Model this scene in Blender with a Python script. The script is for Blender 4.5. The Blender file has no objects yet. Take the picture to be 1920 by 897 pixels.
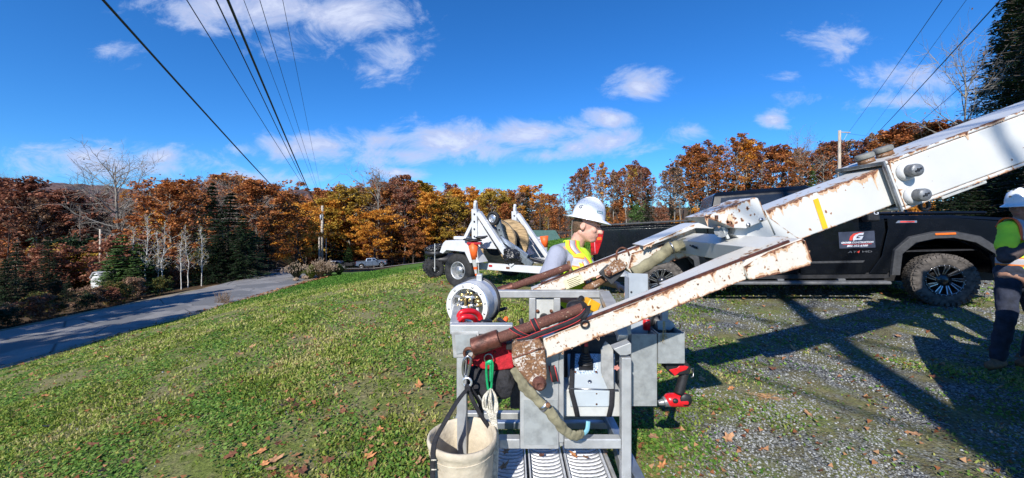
import bpy, bmesh, math, random
import numpy as np
from mathutils import Vector, Matrix, Euler
random.seed(7); np.random.seed(7)
S = bpy.context.scene; COL = S.collection
R = math.radians
# ------------------------------------------------------------------ camera
CAMZ, FPX, HY = 1.55, 700.0, 420.0
cam = bpy.data.objects.new("camera", bpy.data.cameras.new("camera")); COL.objects.link(cam)
cam.location = (0, 0, CAMZ); cam.rotation_euler = (R(90), 0, 0)
cam.data.sensor_width = 36; cam.data.lens = FPX/1920*36
cam.data.shift_y = -(448.5-HY)/1920; cam.data.clip_start = .05; cam.data.clip_end = 8000
S.camera = cam
S.render.resolution_x = 1024; S.render.resolution_y = 478
S.view_settings.view_transform = 'Standard'; S.view_settings.look = 'None'
S.view_settings.exposure = 0.42; S.view_settings.gamma = 1
def W(x, y, Y): return Vector(((x-960)/FPX*Y, Y, CAMZ-(y-HY)/FPX*Y))
# ------------------------------------------------------------------ node helper
def nd(nt, typ, **kw):
    n = nt.nodes.new(typ)
    for k, v in kw.items():
        if k[0] == '_': setattr(n, k[1:], v)
        else:
            key = int(k[1:]) if k[0] == 'i' and k[1:].isdigit() else k.replace('_', ' ')
            s = n.inputs[key]
            if hasattr(v, 'links') or isinstance(v, bpy.types.NodeSocket): nt.links.new(v, s)
            else: s.default_value = v
    return n
def mth(nt, op, a, b=0.0, c=None, clamp=False):
    n = nt.nodes.new('ShaderNodeMath'); n.operation = op; n.use_clamp = clamp
    for i, v in enumerate((a, b, c)):
        if v is None: continue
        if isinstance(v, bpy.types.NodeSocket): nt.links.new(v, n.inputs[i])
        else: n.inputs[i].default_value = v
    return n.outputs[0]
def vm(nt, op, a, b=None, out=0):
    n = nt.nodes.new('ShaderNodeVectorMath'); n.operation = op
    for i, v in enumerate((a, b)):
        if v is None: continue
        if isinstance(v, bpy.types.NodeSocket): nt.links.new(v, n.inputs[i])
        else: n.inputs[i].default_value = v
    return n.outputs[out]
def ramp(nt, fac, stops, interp='LINEAR'):
    n = nt.nodes.new('ShaderNodeValToRGB'); cr = n.color_ramp; cr.interpolation = interp
    while len(cr.elements) > 1: cr.elements.remove(cr.elements[-1])
    for i, (p, c) in enumerate(stops):
        e = cr.elements[0] if i == 0 else cr.elements.new(p)
        e.position = p; e.color = (c[0], c[1], c[2], 1) if hasattr(c, '__len__') else (c, c, c, 1)
    nt.links.new(fac, n.inputs[0]); return n.outputs[0]
def mixc(nt, fac, a, b, blend='MIX'):
    n = nt.nodes.new('ShaderNodeMix'); n.data_type = 'RGBA'; n.blend_type = blend
    for i, v in ((0, fac), (6, a), (7, b)):
        if isinstance(v, bpy.types.NodeSocket): nt.links.new(v, n.inputs[i])
        elif i == 0: n.inputs[0].default_value = v
        else: n.inputs[i].default_value = (v[0], v[1], v[2], 1)
    return n.outputs[2]
def noise(nt, vec, scale, detail=4, rough=.55, dist=0.0):
    n = nd(nt, 'ShaderNodeTexNoise', Scale=scale, Detail=detail, Roughness=rough, Distortion=dist)
    if vec is not None: nt.links.new(vec, n.inputs['Vector'])
    return n.outputs['Fac']
# ------------------------------------------------------------------ sky and sun
SUN_AZ, SUN_EL = R(200), R(33.5)
w = bpy.data.worlds.new("World"); S.world = w; w.use_nodes = True
nt = w.node_tree; nt.nodes.clear()
sky = nd(nt, 'ShaderNodeTexSky', _sky_type='NISHITA', _sun_disc=False, _sun_elevation=SUN_EL, _sun_rotation=SUN_AZ,
         _altitude=600, _air_density=1.0, _dust_density=.05, _ozone_density=2.4)
SKYK = 1.0
tc = nt.nodes.new('ShaderNodeTexCoord').outputs['Generated']
sp = nd(nt, 'ShaderNodeSeparateXYZ', Vector=tc)
dy = mth(nt, 'MAXIMUM', sp.outputs[1], .02)
u = mth(nt, 'DIVIDE', sp.outputs[0], dy); v = mth(nt, 'DIVIDE', sp.outputs[2], dy)
uv = nd(nt, 'ShaderNodeCombineXYZ', X=u, Y=v).outputs[0]
# cloud banks as ellipses on the sky: azimuth tangent, height tangent, half sizes, density
CL = [(480,20,190,48,1.05),(640,28,120,42,1.15),(545,75,70,30,.7),(745,100,50,42,.75),(700,135,32,22,.5),(205,100,40,17,.55),
 (150,292,110,26,.95),(300,292,90,22,1.1),(470,335,100,17,.9),(215,312,180,20,.7),(445,282,50,16,.7),(585,275,90,30,1.15),
 (720,262,70,26,1.0),(850,268,140,36,1.2),(980,256,110,26,1.1),(1050,245,60,20,.9),(760,290,100,20,1.0),(1022,292,45,14,.9),(755,326,52,11,.8),
 (1203,167,58,33,1.35),(1148,223,45,19,1.15),(1150,264,76,25,1.1),(1075,277,38,24,.75),(1295,243,32,17,.7),(1448,222,32,13,.75),
 (1605,68,48,14,.8),(1475,138,32,12,.6),(1550,185,50,14,.45),(1690,192,110,18,.9),(1720,150,110,28,.65),(1560,80,40,28,.35),(880,360,50,10,.5)]
dens = None
for (cx, cy, rx, ry, k) in CL:
    d = vm(nt, 'SUBTRACT', uv, ((cx-960)/FPX, (HY-cy)/FPX, 0))
    d = vm(nt, 'MULTIPLY', d, (FPX/rx, FPX/ry, 0))
    l = vm(nt, 'LENGTH', d, out=1)
    a = mth(nt, 'MULTIPLY_ADD', l, -k*.8, k)
    dens = a if dens is None else mth(nt, 'SMOOTH_MAX', dens, a, .12)
wv = vm(nt, 'MULTIPLY', uv, (1, 1.7, 1))
nz1 = noise(nt, wv, 6.5, 9, .68, .5); nz2 = noise(nt, wv, 3.2, 3, .5)
tot = mth(nt, 'ADD', dens, mth(nt, 'MULTIPLY_ADD', nz1, 3.0, -1.68))
tot = mth(nt, 'ADD', tot, mth(nt, 'MULTIPLY_ADD', nz2, .8, -.4))
cm = nd(nt, 'ShaderNodeMapRange', Value=tot, From_Min=-.28, From_Max=.78); cm.interpolation_type = 'SMOOTHSTEP'
front = mth(nt, 'GREATER_THAN', sp.outputs[1], .03)
cmask = mth(nt, 'MULTIPLY', mth(nt, 'MULTIPLY', cm.outputs[0], front), .86)
thick = nd(nt, 'ShaderNodeMapRange', Value=mth(nt, 'ADD', tot, mth(nt, 'MULTIPLY_ADD', noise(nt, wv, 14, 5), .9, -.45)), From_Min=.2, From_Max=1.5).outputs[0]
ccol = ramp(nt, thick, [(0, (4.6, 5.5, 7.6)), (.35, (4.2, 4.8, 6.8)), (.7, (5.9, 6.4, 7.9)), (1, (3.6, 4.1, 6.0))])
skc = mixc(nt, 1.0, sky.outputs[0], (.44, .83, 1.32), 'MULTIPLY')
skc = nd(nt, 'ShaderNodeHueSaturation', Saturation=1.06, Value=1.0, Color=skc).outputs[0]
skm = mixc(nt, cmask, skc, ccol)
# the clouds are lit by the same sky: their colour is a radiance before the strength below
bg = nd(nt, 'ShaderNodeBackground', Color=skm, Strength=.1)
nt.links.new(bg.outputs[0], nd(nt, 'ShaderNodeOutputWorld').inputs[0])
sl = bpy.data.lights.new("sun", 'SUN'); sl.energy = 4.9; sl.angle = R(.53); sl.color = (1, .95, .87)
so = bpy.data.objects.new("sun", sl); COL.objects.link(so)
sd = Vector((.286, .783, -.552)); so.rotation_euler = sd.to_track_quat('-Z', 'Y').to_euler(); so.location = (-5, -12, 12)
# ------------------------------------------------------------------ materials
MATS = {}
def mat(name, col, rough=.6, metal=0.0, var=.15, vs=8.0, bump=0.0, bs=40.0, coat=0.0, spec=.5, col2=None, stretch=(1,1,1)):
    if name in MATS: return MATS[name]
    m = bpy.data.materials.new(name); m.use_nodes = True; nt = m.node_tree; b = nt.nodes['Principled BSDF']
    tc = nt.nodes.new('ShaderNodeTexCoord').outputs['Object']
    tv = vm(nt, 'MULTIPLY', tc, stretch)
    f = noise(nt, tv, vs, 6, .6)
    c2 = col2 or tuple(max(0, c*(1-var*1.6)) for c in col); c1 = tuple(min(1, c*(1+var)) for c in col)
    c = ramp(nt, f, [(.35, c2), (.62, c1)])
    nt.links.new(c, b.inputs['Base Color'])
    rr = nd(nt, 'ShaderNodeMapRange', Value=noise(nt, tv, vs*3, 4), To_Min=max(.03, rough-.12), To_Max=min(1, rough+.12))
    nt.links.new(rr.outputs[0], b.inputs['Roughness'])
    b.inputs['Metallic'].default_value = metal; b.inputs['Coat Weight'].default_value = coat
    b.inputs['Coat Roughness'].default_value = .04
    b.inputs['Specular IOR Level'].default_value = spec
    if bump:
        bn = nd(nt, 'ShaderNodeBump', Strength=bump, Distance=.01, Height=noise(nt, tv, bs, 5))
        nt.links.new(bn.outputs[0], b.inputs['Normal'])
    MATS[name] = m; return m
def rustpaint(name, amt=.0, paint=(.60, .60, .575), edge=1.0, scale=1.0, rust=((.085, .038, .018), (.21, .105, .050), (.38, .20, .085))):
    """white enamel with rust creeping in from the edges and in chips"""
    m = bpy.data.materials.new(name); m.use_nodes = True; nt = m.node_tree; b = nt.nodes['Principled BSDF']
    tc = nt.nodes.new('ShaderNodeTexCoord').outputs['Object']
    bv = nt.nodes.new('ShaderNodeBevel'); bv.samples = 6; bv.inputs[0].default_value = .022
    gn = nt.nodes.new('ShaderNodeNewGeometry')
    dt = vm(nt, 'DOT_PRODUCT', bv.outputs[0], gn.outputs['True Normal'], out=1)
    e = mth(nt, 'MULTIPLY', mth(nt, 'SUBTRACT', 1.0, dt), 6*edge, clamp=True)
    n1 = noise(nt, tc, 9*scale, 6, .65, .4); n2 = noise(nt, tc, 42*scale, 5, .6, .8); n3 = noise(nt, vm(nt, 'MULTIPLY', tc, (3, 3, .6)), 24*scale, 5, .6)
    t = mth(nt, 'ADD', mth(nt, 'MULTIPLY', e, .34), mth(nt, 'MULTIPLY', n1, .55))
    t = mth(nt, 'ADD', t, mth(nt, 'MULTIPLY', n2, .55)); t = mth(nt, 'ADD', t, amt)
    core = nd(nt, 'ShaderNodeMapRange', Value=t, From_Min=.665, From_Max=.70, _interpolation_type='SMOOTHSTEP').outputs[0]
    halo = nd(nt, 'ShaderNodeMapRange', Value=mth(nt, 'ADD', t, mth(nt, 'MULTIPLY_ADD', n3, .3, -.15)), From_Min=.56, From_Max=.76).outputs[0]
    pc = ramp(nt, noise(nt, tc, 3.5*scale, 6, .6), [(.3, tuple(c*.88 for c in paint)), (.65, paint)])
    st = mixc(nt, mth(nt, 'MULTIPLY', halo, .62), pc, (.55, .30, .13))
    rc = ramp(nt, noise(nt, tc, 60*scale, 5, .65), [(.3, rust[0]), (.55, rust[1]), (.75, rust[2])])
    c = mixc(nt, core, st, rc); nt.links.new(c, b.inputs['Base Color'])
    nt.links.new(mth(nt, 'MULTIPLY_ADD', core, .5, .32), b.inputs['Roughness'])
    h = mth(nt, 'MULTIPLY_ADD', core, -.6, mth(nt, 'MULTIPLY', n2, .25))
    nt.links.new(nd(nt, 'ShaderNodeBump', Strength=.5, Distance=.003, Height=h).outputs[0], b.inputs['Normal'])
    return m
M = dict(
 boom=rustpaint('boom_white', -.12, edge=.3, scale=1.0), arm=rustpaint('arm_white', -.035, paint=(.63, .60, .53), edge=.3, scale=1.7), armtip=rustpaint('arm_tip_rust', .150, scale=1.9),
 pipe=rustpaint('rust_pipe', .235, paint=(.66,.56,.40), scale=2.4, rust=((.05, .018, .012), (.115, .042, .028), (.20, .08, .05))),
 rust=mat('rust', (.15, .06, .035), .7, .3, .5, 30, .4, 80), maroon=mat('maroon_rust', (.11, .038, .025), .5, .4, .4, 26, .25, 90, col2=(.05, .018, .013)),
 alu=mat('aluminium', (.42, .43, .43), .42, .30, .13, 9, .08, 90), alud=mat('dull_aluminium', (.38, .38, .37), .55, .2, .18, 12, .1, 120),
 galv=mat('galvanised_sheet', (.34, .36, .36), .5, .3, .12, 22, .06, 60), steel=mat('steel', (.45, .45, .46), .3, .95, .15, 30),
 chrome=mat('polished_metal', (.78, .79, .80), .34, .8, .08, 20), brass=mat('brass', (.60, .45, .20), .3, .9, .2, 40),
 greyp=mat('grey_paint', (.36, .40, .44), .45, 0, .08, 9), board=mat('running_board_grey', (.11, .115, .12), .5, 0, .15, 20), padcap=mat('pad_cap_grey', (.20, .20, .18), .7, 0, .2, 30), greypin=mat('pin_grey', (.20, .21, .22), .4, .3, .2, 40, .2, 90),
 white=mat('white_paint', (.56, .57, .58), .4, 0, .06, 6, coat=.2), whited=mat('dirty_white_paint', (.46, .47, .45), .5, 0, .12, 7, .1, 40),
 yel=mat('yellow_tape', (.85, .45, .015), .45, 0, .06, 9), red=mat('red_paint', (.62, .012, .018), .35, 0, .15, 30, coat=.2), redcloth=mat('red_cloth', (.42, .012, .022), .85, 0, .2, 40, .4, 150),
 black=mat('black_plastic', (.016, .016, .018), .5, 0, .3, 20), blackc=mat('black_cloth', (.020, .020, .024), .9, 0, .35, 30, .6, 60), strap=mat('black_webbing', (.018, .018, .022), .85, 0, .2, 60, .5, 300),
 blackbag=mat('black_bag', (.012, .012, .014), .28, 0, .3, 12, 1.0, 22),
 redtrim=mat('red_stitching', (.48, .04, .04), .8, 0, .1, 60), green=mat('green_anodised', (.02, .42, .16), .3, .4, .1, 30), rope=mat('white_rope', (.62, .58, .48), .9, 0, .2, 60, .8, 160),
 canvas=mat('canvas', (.54, .47, .355), .95, 0, .12, 10, .6, 30, col2=(.42, .36, .27)), olive=mat('olive_sleeve', (.22, .20, .125), .92, 0, .25, 12, .7, 26), cyan=mat('pale_blue_hose', (.16, .38, .46), .5),
 blackpaint=mat('black_car_paint', (.004, .005, .007), .25, 0, .1, 3, coat=.35, spec=.25), trim=mat('grey_plastic_trim', (.034, .036, .040), .6, 0, .2, 30, .1, 100),
 glass=mat('dark_glass', (.012, .016, .022), .06, 0, .1, 3, coat=.5), tyre=mat('tyre_rubber', (.095, .083, .073), .85, 0, .35, 14, .4, 60), tyreb=mat('trailer_rubber', (.022, .022, .023), .85, 0, .3, 14, .2, 60),
 wheelb=mat('black_wheel', (.028, .028, .030), .3, .3, .2, 20, coat=.6), silver=mat('machined_silver', (.55, .56, .58), .3, .9, .1, 20), tail=mat('tail_light_red', (.42, .006, .010), .12, 0, .3, 30, coat=1),
 amber=mat('amber_lens', (.75, .16, .02), .25, 0, .1, 30, coat=.6), decal=mat('decal_navy', (.045, .055, .085), .35, 0, .1, 9), dwhite=mat('decal_white', (.72, .74, .78), .5, 0, .04, 9), dred=mat('decal_red', (.65, .05, .03), .5, 0, .04, 9), dgrey=mat('badge_grey', (.30, .31, .33), .3, .6, .04, 9),
 skin=mat('skin', (.60, .33, .245), .5, 0, .10, 20, .05, 90), skind=mat('skin_tanned', (.30, .16, .11), .55, 0, .1, 20), hair=mat('brown_hair', (.13, .075, .04), .7, 0, .3, 60, .8, 130), lips=mat('lips', (.45, .13, .11), .45), eyem=mat('eye_dark', (.03, .02, .02), .2),
 tee=mat('grey_tshirt', (.27, .285, .35), .9, 0, .10, 7, .9, 11), hat=mat('hard_hat_white', (.80, .81, .82), .25, 0, .03, 4, coat=.5), jeans=mat('denim', (.055, .07, .115), .9, 0, .25, 14, .8, 16), dark_shirt=mat('dark_shirt', (.06, .045, .045), .9, 0, .2, 14, .6, 16), boot=mat('leather_boot', (.20, .10, .05), .7, 0, .3, 20, .3, 60),
 wood=mat('pole_wood', (.42, .36, .29), .9, 0, .25, 4, .5, 30, stretch=(6, 6, .5)), woodp=mat('reel_plywood', (.40, .28, .15), .8, 0, .25, 6, .3, 30, stretch=(1, 1, 6)), wire=mat('cable_black', (.012, .012, .016), .5),
 orange=mat('cone_orange', (.85, .13, .02), .5, 0, .08, 9), bluefr=mat('blue_grey_sky_tint_metal', (.34, .39, .46), .35, .7, .1, 14), jackg=mat('jack_grey', (.14, .165, .18), .55, .3, .2, 20), greenroof=mat('green_roof', (.075, .15, .12), .7, 0, .1, 3), siding=mat('brown_siding', (.13, .08, .05), .8), shedw=mat('shed_white', (.62, .63, .62), .7, 0, .15, 3),
 silverp=mat('silver_car_paint', (.13, .18, .26), .3, .5, .05, 3, coat=.8),
)
# ------------------------------------------------------------------ mesh builder
ROOTM = {}
class MB:
    def __init__(s): s.v = []; s.f = []; s.m = []; s.s = []
    def add(s, vs, fs, sm=False, mi=0):
        o = len(s.v); s.v += [tuple(p) for p in vs]
        for f in fs: s.f.append(tuple(o+i for i in f)); s.m.append(mi); s.s.append(sm)
        return s
    def box(s, c, d, rot=None, mi=0):
        c = Vector(c); X = [Vector((i*d[0]/2, j*d[1]/2, k*d[2]/2)) for i in (-1, 1) for j in (-1, 1) for k in (-1, 1)]
        if rot is not None: X = [rot @ p for p in X]
        return s.add([c+p for p in X], [(0,1,3,2),(4,6,7,5),(0,4,5,1),(2,3,7,6),(0,2,6,4),(1,5,7,3)], mi=mi)
    def beam(s, p, q, wd, ht, up=(0, 0, 1), mi=0, w2=None, h2=None):
        p = Vector(p); q = Vector(q); d = (q-p).normalized(); up = Vector(up); sd = d.cross(up)
        if sd.length < 1e-4: sd = d.cross(Vector((0, 1, 0)))
        sd.normalize(); u2 = sd.cross(d).normalized(); w2 = w2 or wd; h2 = h2 or ht
        vs = [P+sd*a*ww/2+u2*b*hh/2 for P, ww, hh in ((p, wd, ht), (q, w2, h2)) for a, b in ((-1,-1),(1,-1),(1,1),(-1,1))]
        return s.add(vs, [(3,2,1,0),(4,5,6,7),(0,1,5,4),(1,2,6,5),(2,3,7,6),(3,0,4,7)], mi=mi)
    def prism(s, pts, vec, mi=0):
        n = len(pts); a = [Vector(p) for p in pts]; vec = Vector(vec); b = [p+vec for p in a]
        nrm = Vector((0, 0, 0))
        for i in range(n): nrm += a[i].cross(a[(i+1) % n])
        fl = nrm.dot(vec) > 0
        fs = [tuple(range(n))[::-1], tuple(range(n, 2*n))] + [(i, (i+1) % n, n+(i+1) % n, n+i) for i in range(n)]
        if not fl: fs = [f[::-1] for f in fs]
        return s.add(a+b, fs, mi=mi)
    def tube(s, path, r, n=10, caps=True, closed=False, mi=0, flat=1.0, up=None, sm=True):
        P = [Vector(p) for p in path]; L = len(P); rs = r if hasattr(r, '__len__') else [r]*L
        vs = []; prev = None
        for i, p in enumerate(P):
            if closed: t = P[(i+1) % L]-P[i-1]
            else: t = P[min(i+1, L-1)]-P[max(i-1, 0)]
            t.normalize()
            if prev is None:
                a = Vector(up) if up else (Vector((0, 0, 1)) if abs(t.z) < .9 else Vector((1, 0, 0)))
                a = (a-t*a.dot(t)).normalized()
            else: a = (prev-t*prev.dot(t)).normalized()
            prev = a; b = t.cross(a)
            for k in range(n):
                an = 2*math.pi*k/n; vs.append(p+a*math.cos(an)*rs[i]+b*math.sin(an)*rs[i]*flat)
        fs = []
        for i in range(L if closed else L-1):
            j = (i+1) % L
            for k in range(n): fs.append((i*n+k, i*n+(k+1) % n, j*n+(k+1) % n, j*n+k))
        s.add(vs, fs, sm, mi)
        if caps and not closed:
            o = len(s.v)-len(vs)
            s.f.append(tuple(o+k for k in range(n))[::-1]); s.m.append(mi); s.s.append(False)
            s.f.append(tuple(o+(L-1)*n+k for k in range(n))); s.m.append(mi); s.s.append(False)
        return s
    def cyl(s, p, q, r, r2=None, n=20, mi=0, sm=True): return s.tube([p, q], [r, r if r2 is None else r2], n, mi=mi, sm=sm)
    def lathe(s, prof, p, ax, n=32, mi=0, sm=True, a0=0, a1=2*math.pi):
        p = Vector(p); ax = Vector(ax).normalized(); a = ax.orthogonal().normalized(); b = ax.cross(a); vs = []; L = len(prof); full = abs(a1-a0-2*math.pi) < 1e-3
        nn = n if full else n+1
        for (r, h) in prof:
            for k in range(nn):
                t = a0+(a1-a0)*k/n; vs.append(p+ax*h+a*math.cos(t)*r+b*math.sin(t)*r)
        fs = []
        for i in range(L-1):
            for k in range(n):
                k2 = (k+1) % n if full else k+1
                fs.append((i*nn+k, i*nn+k2, (i+1)*nn+k2, (i+1)*nn+k))
        return s.add(vs, fs, sm, mi)
    def ell(s, c, r, rot=None, n=14, m=9, mi=0):
        c = Vector(c); r = r if hasattr(r, '__len__') else (r, r, r); vs = []; fs = []
        for i in range(m+1):
            th = math.pi*i/m
            for k in range(n):
                ph = 2*math.pi*k/n; q = Vector((r[0]*math.sin(th)*math.cos(ph), r[1]*math.sin(th)*math.sin(ph), r[2]*math.cos(th)))
                vs.append(c+(rot @ q if rot is not None else q))
        for i in range(m):
            for k in range(n): fs.append((i*n+k, (i+1)*n+k, (i+1)*n+(k+1) % n, i*n+(k+1) % n))
        return s.add(vs, fs, True, mi)
    def capsule(s, p, q, r1, r2=None, n=12, mi=0):
        r2 = r1 if r2 is None else r2; p = Vector(p); q = Vector(q); d = (q-p); L = d.length; d = d/L if L > 1e-6 else Vector((0, 0, 1))
        path = []; rs = []
        for i in range(5):
            t = math.pi/2*(1-i/4); path.append(p-d*r1*math.sin(t)); rs.append(max(r1*math.cos(t), 1e-4))
        for i in range(5):
            t = math.pi/2*i/4; path.append(q+d*r2*math.sin(t)); rs.append(max(r2*math.cos(t), 1e-4))
        return s.tube(path, rs, n, mi=mi)
    def torus(s, c, ax, Rr, r, n=24, k=8, mi=0, a0=0, a1=2*math.pi, sx=1, sy=1):
        c = Vector(c); ax = Vector(ax).normalized(); a = ax.orthogonal().normalized(); b = ax.cross(a); full = abs(a1-a0-2*math.pi) < 1e-3
        pts = [c+a*math.cos(a0+(a1-a0)*i/n)*Rr*sx+b*math.sin(a0+(a1-a0)*i/n)*Rr*sy for i in range(n if full else n+1)]
        return s.tube(pts, r, k, closed=full, mi=mi)
    def ribbon(s, path, wd, side, th=.003, mi=0):
        """flat webbing: path points, width, side vector(s)"""
        P = [Vector(p) for p in path]; L = len(P); vs = []
        for i, p in enumerate(P):
            sv = Vector(side[i] if isinstance(side, list) else side).normalized()*wd/2
            t = (P[min(i+1, L-1)]-P[max(i-1, 0)]).normalized(); nn = t.cross(sv).normalized()*th/2
            vs += [p-sv-nn, p+sv-nn, p+sv+nn, p-sv+nn]
        fs = [(0, 1, 2, 3), tuple(4*(L-1)+i for i in (3, 2, 1, 0))]
        for i in range(L-1):
            for k in range(4): fs.append((4*i+k, 4*i+4+k, 4*i+4+(k+1) % 4, 4*i+(k+1) % 4))
        return s.add(vs, fs, True, mi)
    def mesh(s, name, mats, T=None):
        me = bpy.data.meshes.new(name); vs = s.v
        if T is not None: vs = [tuple(T @ Vector(p)) for p in vs]
        me.from_pydata(vs, [], s.f)
        for m in (mats if isinstance(mats, (list, tuple)) else [mats]): me.materials.append(m)
        me.polygons.foreach_set('material_index', s.m); me.polygons.foreach_set('use_smooth', s.s)
        me.update(); return me
    def build(s, name, mats, parent=None, bevel=0, world=True, seg=2, label=None, weld=False):
        T = None
        if parent is not None and world: T = ROOTM[parent].inverted()
        o = bpy.data.objects.new(name, s.mesh(name, mats, T)); COL.objects.link(o)
        if parent is not None: o.parent = parent; ROOTM[o] = ROOTM[parent]
        else: ROOTM[o] = Matrix.Identity(4)
        if bevel:
            b = o.modifiers.new('bevel', 'BEVEL'); b.width = bevel; b.segments = seg; b.limit_method = 'ANGLE'; b.angle_limit = R(35); b.harden_normals = True
        if label: o['label'] = label
        return o
def smoothpath(pts, k=5):
    P = [Vector(p) for p in pts]; out = []
    for i in range(len(P)-1):
        a, b, c, d = P[max(i-1, 0)], P[i], P[i+1], P[min(i+2, len(P)-1)]
        for j in range(k):
            t = j/k; out.append(.5*((2*b)+(-a+c)*t+(2*a-5*b+4*c-d)*t*t+(-a+3*b-3*c+d)*t**3))
    return out+[P[-1]]
def tag(o, label, cat, group=None):
    o['label'] = label; o['category'] = cat
    if group: o['group'] = group
    return o
def thing(name, label, cat, loc, rot=(0, 0, 0), group=None):
    o = bpy.data.objects.new(name, None); COL.objects.link(o); o.location = loc; o.rotation_euler = rot; o.empty_display_size = .2
    ROOTM[o] = Matrix.Translation(Vector(loc)) @ Euler(rot).to_matrix().to_4x4()
    return tag(o, label, cat, group)
def top(mb, name, mats, label, cat, loc, bevel=0, group=None, world=True):
    """a thing that is one mesh, its origin at loc"""
    T = Matrix.Translation(Vector(loc)).inverted() if world else None
    o = bpy.data.objects.new(name, mb.mesh(name, mats, T)); COL.objects.link(o); o.location = loc; ROOTM[o] = Matrix.Translation(Vector(loc))
    if bevel:
        b = o.modifiers.new('bevel', 'BEVEL'); b.width = bevel; b.segments = 2; b.limit_method = 'ANGLE'; b.harden_normals = True
    return tag(o, label, cat, group)
def text(body, size, m, name, parent, Mx, world=True, depth=.001, shear=0.0, sx=1.0, bold=0.0):
    cu = bpy.data.curves.new(name, 'FONT'); cu.body = body; cu.size = size; cu.extrude = depth; cu.align_x = 'CENTER'; cu.align_y = 'CENTER'; cu.shear = shear; cu.offset = bold; cu.resolution_u = 2
    t = bpy.data.objects.new(name, cu); COL.objects.link(t); bpy.context.view_layer.update()
    me = bpy.data.meshes.new_from_object(t.evaluated_get(bpy.context.evaluated_depsgraph_get()))
    bpy.data.objects.remove(t); me.materials.clear(); me.materials.append(m)
    T = Mx @ Matrix.Diagonal((sx, 1, 1, 1))
    if world and parent is not None: T = ROOTM[parent].inverted() @ T
    me.transform(T); me.name = name
    o = bpy.data.objects.new(name, me); COL.objects.link(o); o.parent = parent; ROOTM[o] = ROOTM[parent]
    return o
def frame(o, x, n):
    """matrix with x axis along x, z axis along n"""
    x = Vector(x).normalized(); n = Vector(n); n = (n-x*n.dot(x)).normalized(); y = n.cross(x)
    m = Matrix((x, y, n)).transposed().to_4x4(); m.translation = Vector(o); return m
# ------------------------------------------------------------------ terrain
def ss(t): t = np.clip(t, 0, 1); return t*t*(3-2*t)
def H(X, Y):
    X = np.asarray(X, float); Y = np.asarray(Y, float)
    a = -3.15*np.clip((-X-.8)/15.7, 0, 1)**1.25
    wl = ss((5-X)/8)
    q = np.clip(Y-9, 0, 60); b = -(.012*q+.0021*q*q/(1+q*.02))*wl*np.clip((X+16.5)/8, 0, 1)
    z = a+b+.10*ss((Y-4)/4)*ss((X+6)/5)+.24*ss((X-3)/4)*ss((Y-3.7)/2)
    Ys = np.maximum(Y, 1); t = X/Ys
    far = -np.interp(t, [-1.4, -.9, -.5, -.37, -.17, 0, .12, .3], [5.5, 7.0, 8, 8, 6.2, 4, 1.2, -1.2])*Y/80
    k = ss((Y-32)/14); z = z*(1-k)+far*k
    z = z-.25*ss((-X-22.6)/1.2)*(1-ss((Y-40)/20)) - .05*np.clip(-X-24, 0, 30)*(1-k)
    z = z+.035*np.sin(X*1.3+.5)*np.sin(Y*1.1)*ss((Y-1)/4)*ss((-X+1)/3)*(X > -16.3)
    rr_ = np.sqrt(X*X+Y*Y); st = np.interp(t, [-1.2, -.75, -.5, -.05, .1, .4], [62, 80, 118, 118, 400, 400]); z = z+np.minimum(np.clip((rr_-st)*.30, 0, 99), np.interp(t, [-1.2, -.6, -.3], [7, 12, 16]))*(Y > 5)
    return z
def Hf(x, y): return float(H(x, y))
# ================================================================== SETTING
def struct(o, kind='structure'): o['kind'] = kind; return o
def grid_mesh(name, xs, ys, zf, m):
    X, Y = np.meshgrid(xs, ys); Z = zf(X, Y); n, k = len(xs), len(ys)
    me = bpy.data.meshes.new(name); vs = np.stack([X, Y, Z], -1).reshape(-1, 3).astype(np.float32)
    i = np.arange((k-1)*(n-1)); r, c = i//(n-1), i % (n-1); a = r*n+c
    q = np.stack([a, a+1, a+n+1, a+n], -1).reshape(-1).astype(np.int32)
    me.vertices.add(len(vs)); me.vertices.foreach_set('co', vs.ravel()); me.loops.add(len(q)); me.loops.foreach_set('vertex_index', q)
    me.polygons.add(len(i)); me.polygons.foreach_set('loop_start', (np.arange(len(i))*4).astype(np.int32)); me.polygons.foreach_set('use_smooth', np.ones(len(i), bool))
    me.update(calc_edges=True); me.materials.append(m); o = bpy.data.objects.new(name, me); COL.objects.link(o); return o
def tri_mesh(name, V, F, m, smooth=False):
    """V (n,3), F (m,k) constant-size faces"""
    me = bpy.data.meshes.new(name); k = F.shape[1]; V = V.astype(np.float32)
    me.vertices.add(len(V)); me.vertices.foreach_set('co', V.ravel()); me.loops.add(F.size); me.loops.foreach_set('vertex_index', F.ravel().astype(np.int32))
    me.polygons.add(len(F)); me.polygons.foreach_set('loop_start', (np.arange(len(F))*k).astype(np.int32))
    if smooth: me.polygons.foreach_set('use_smooth', np.ones(len(F), bool))
    me.update(calc_edges=True); me.materials.append(m); return me
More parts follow.
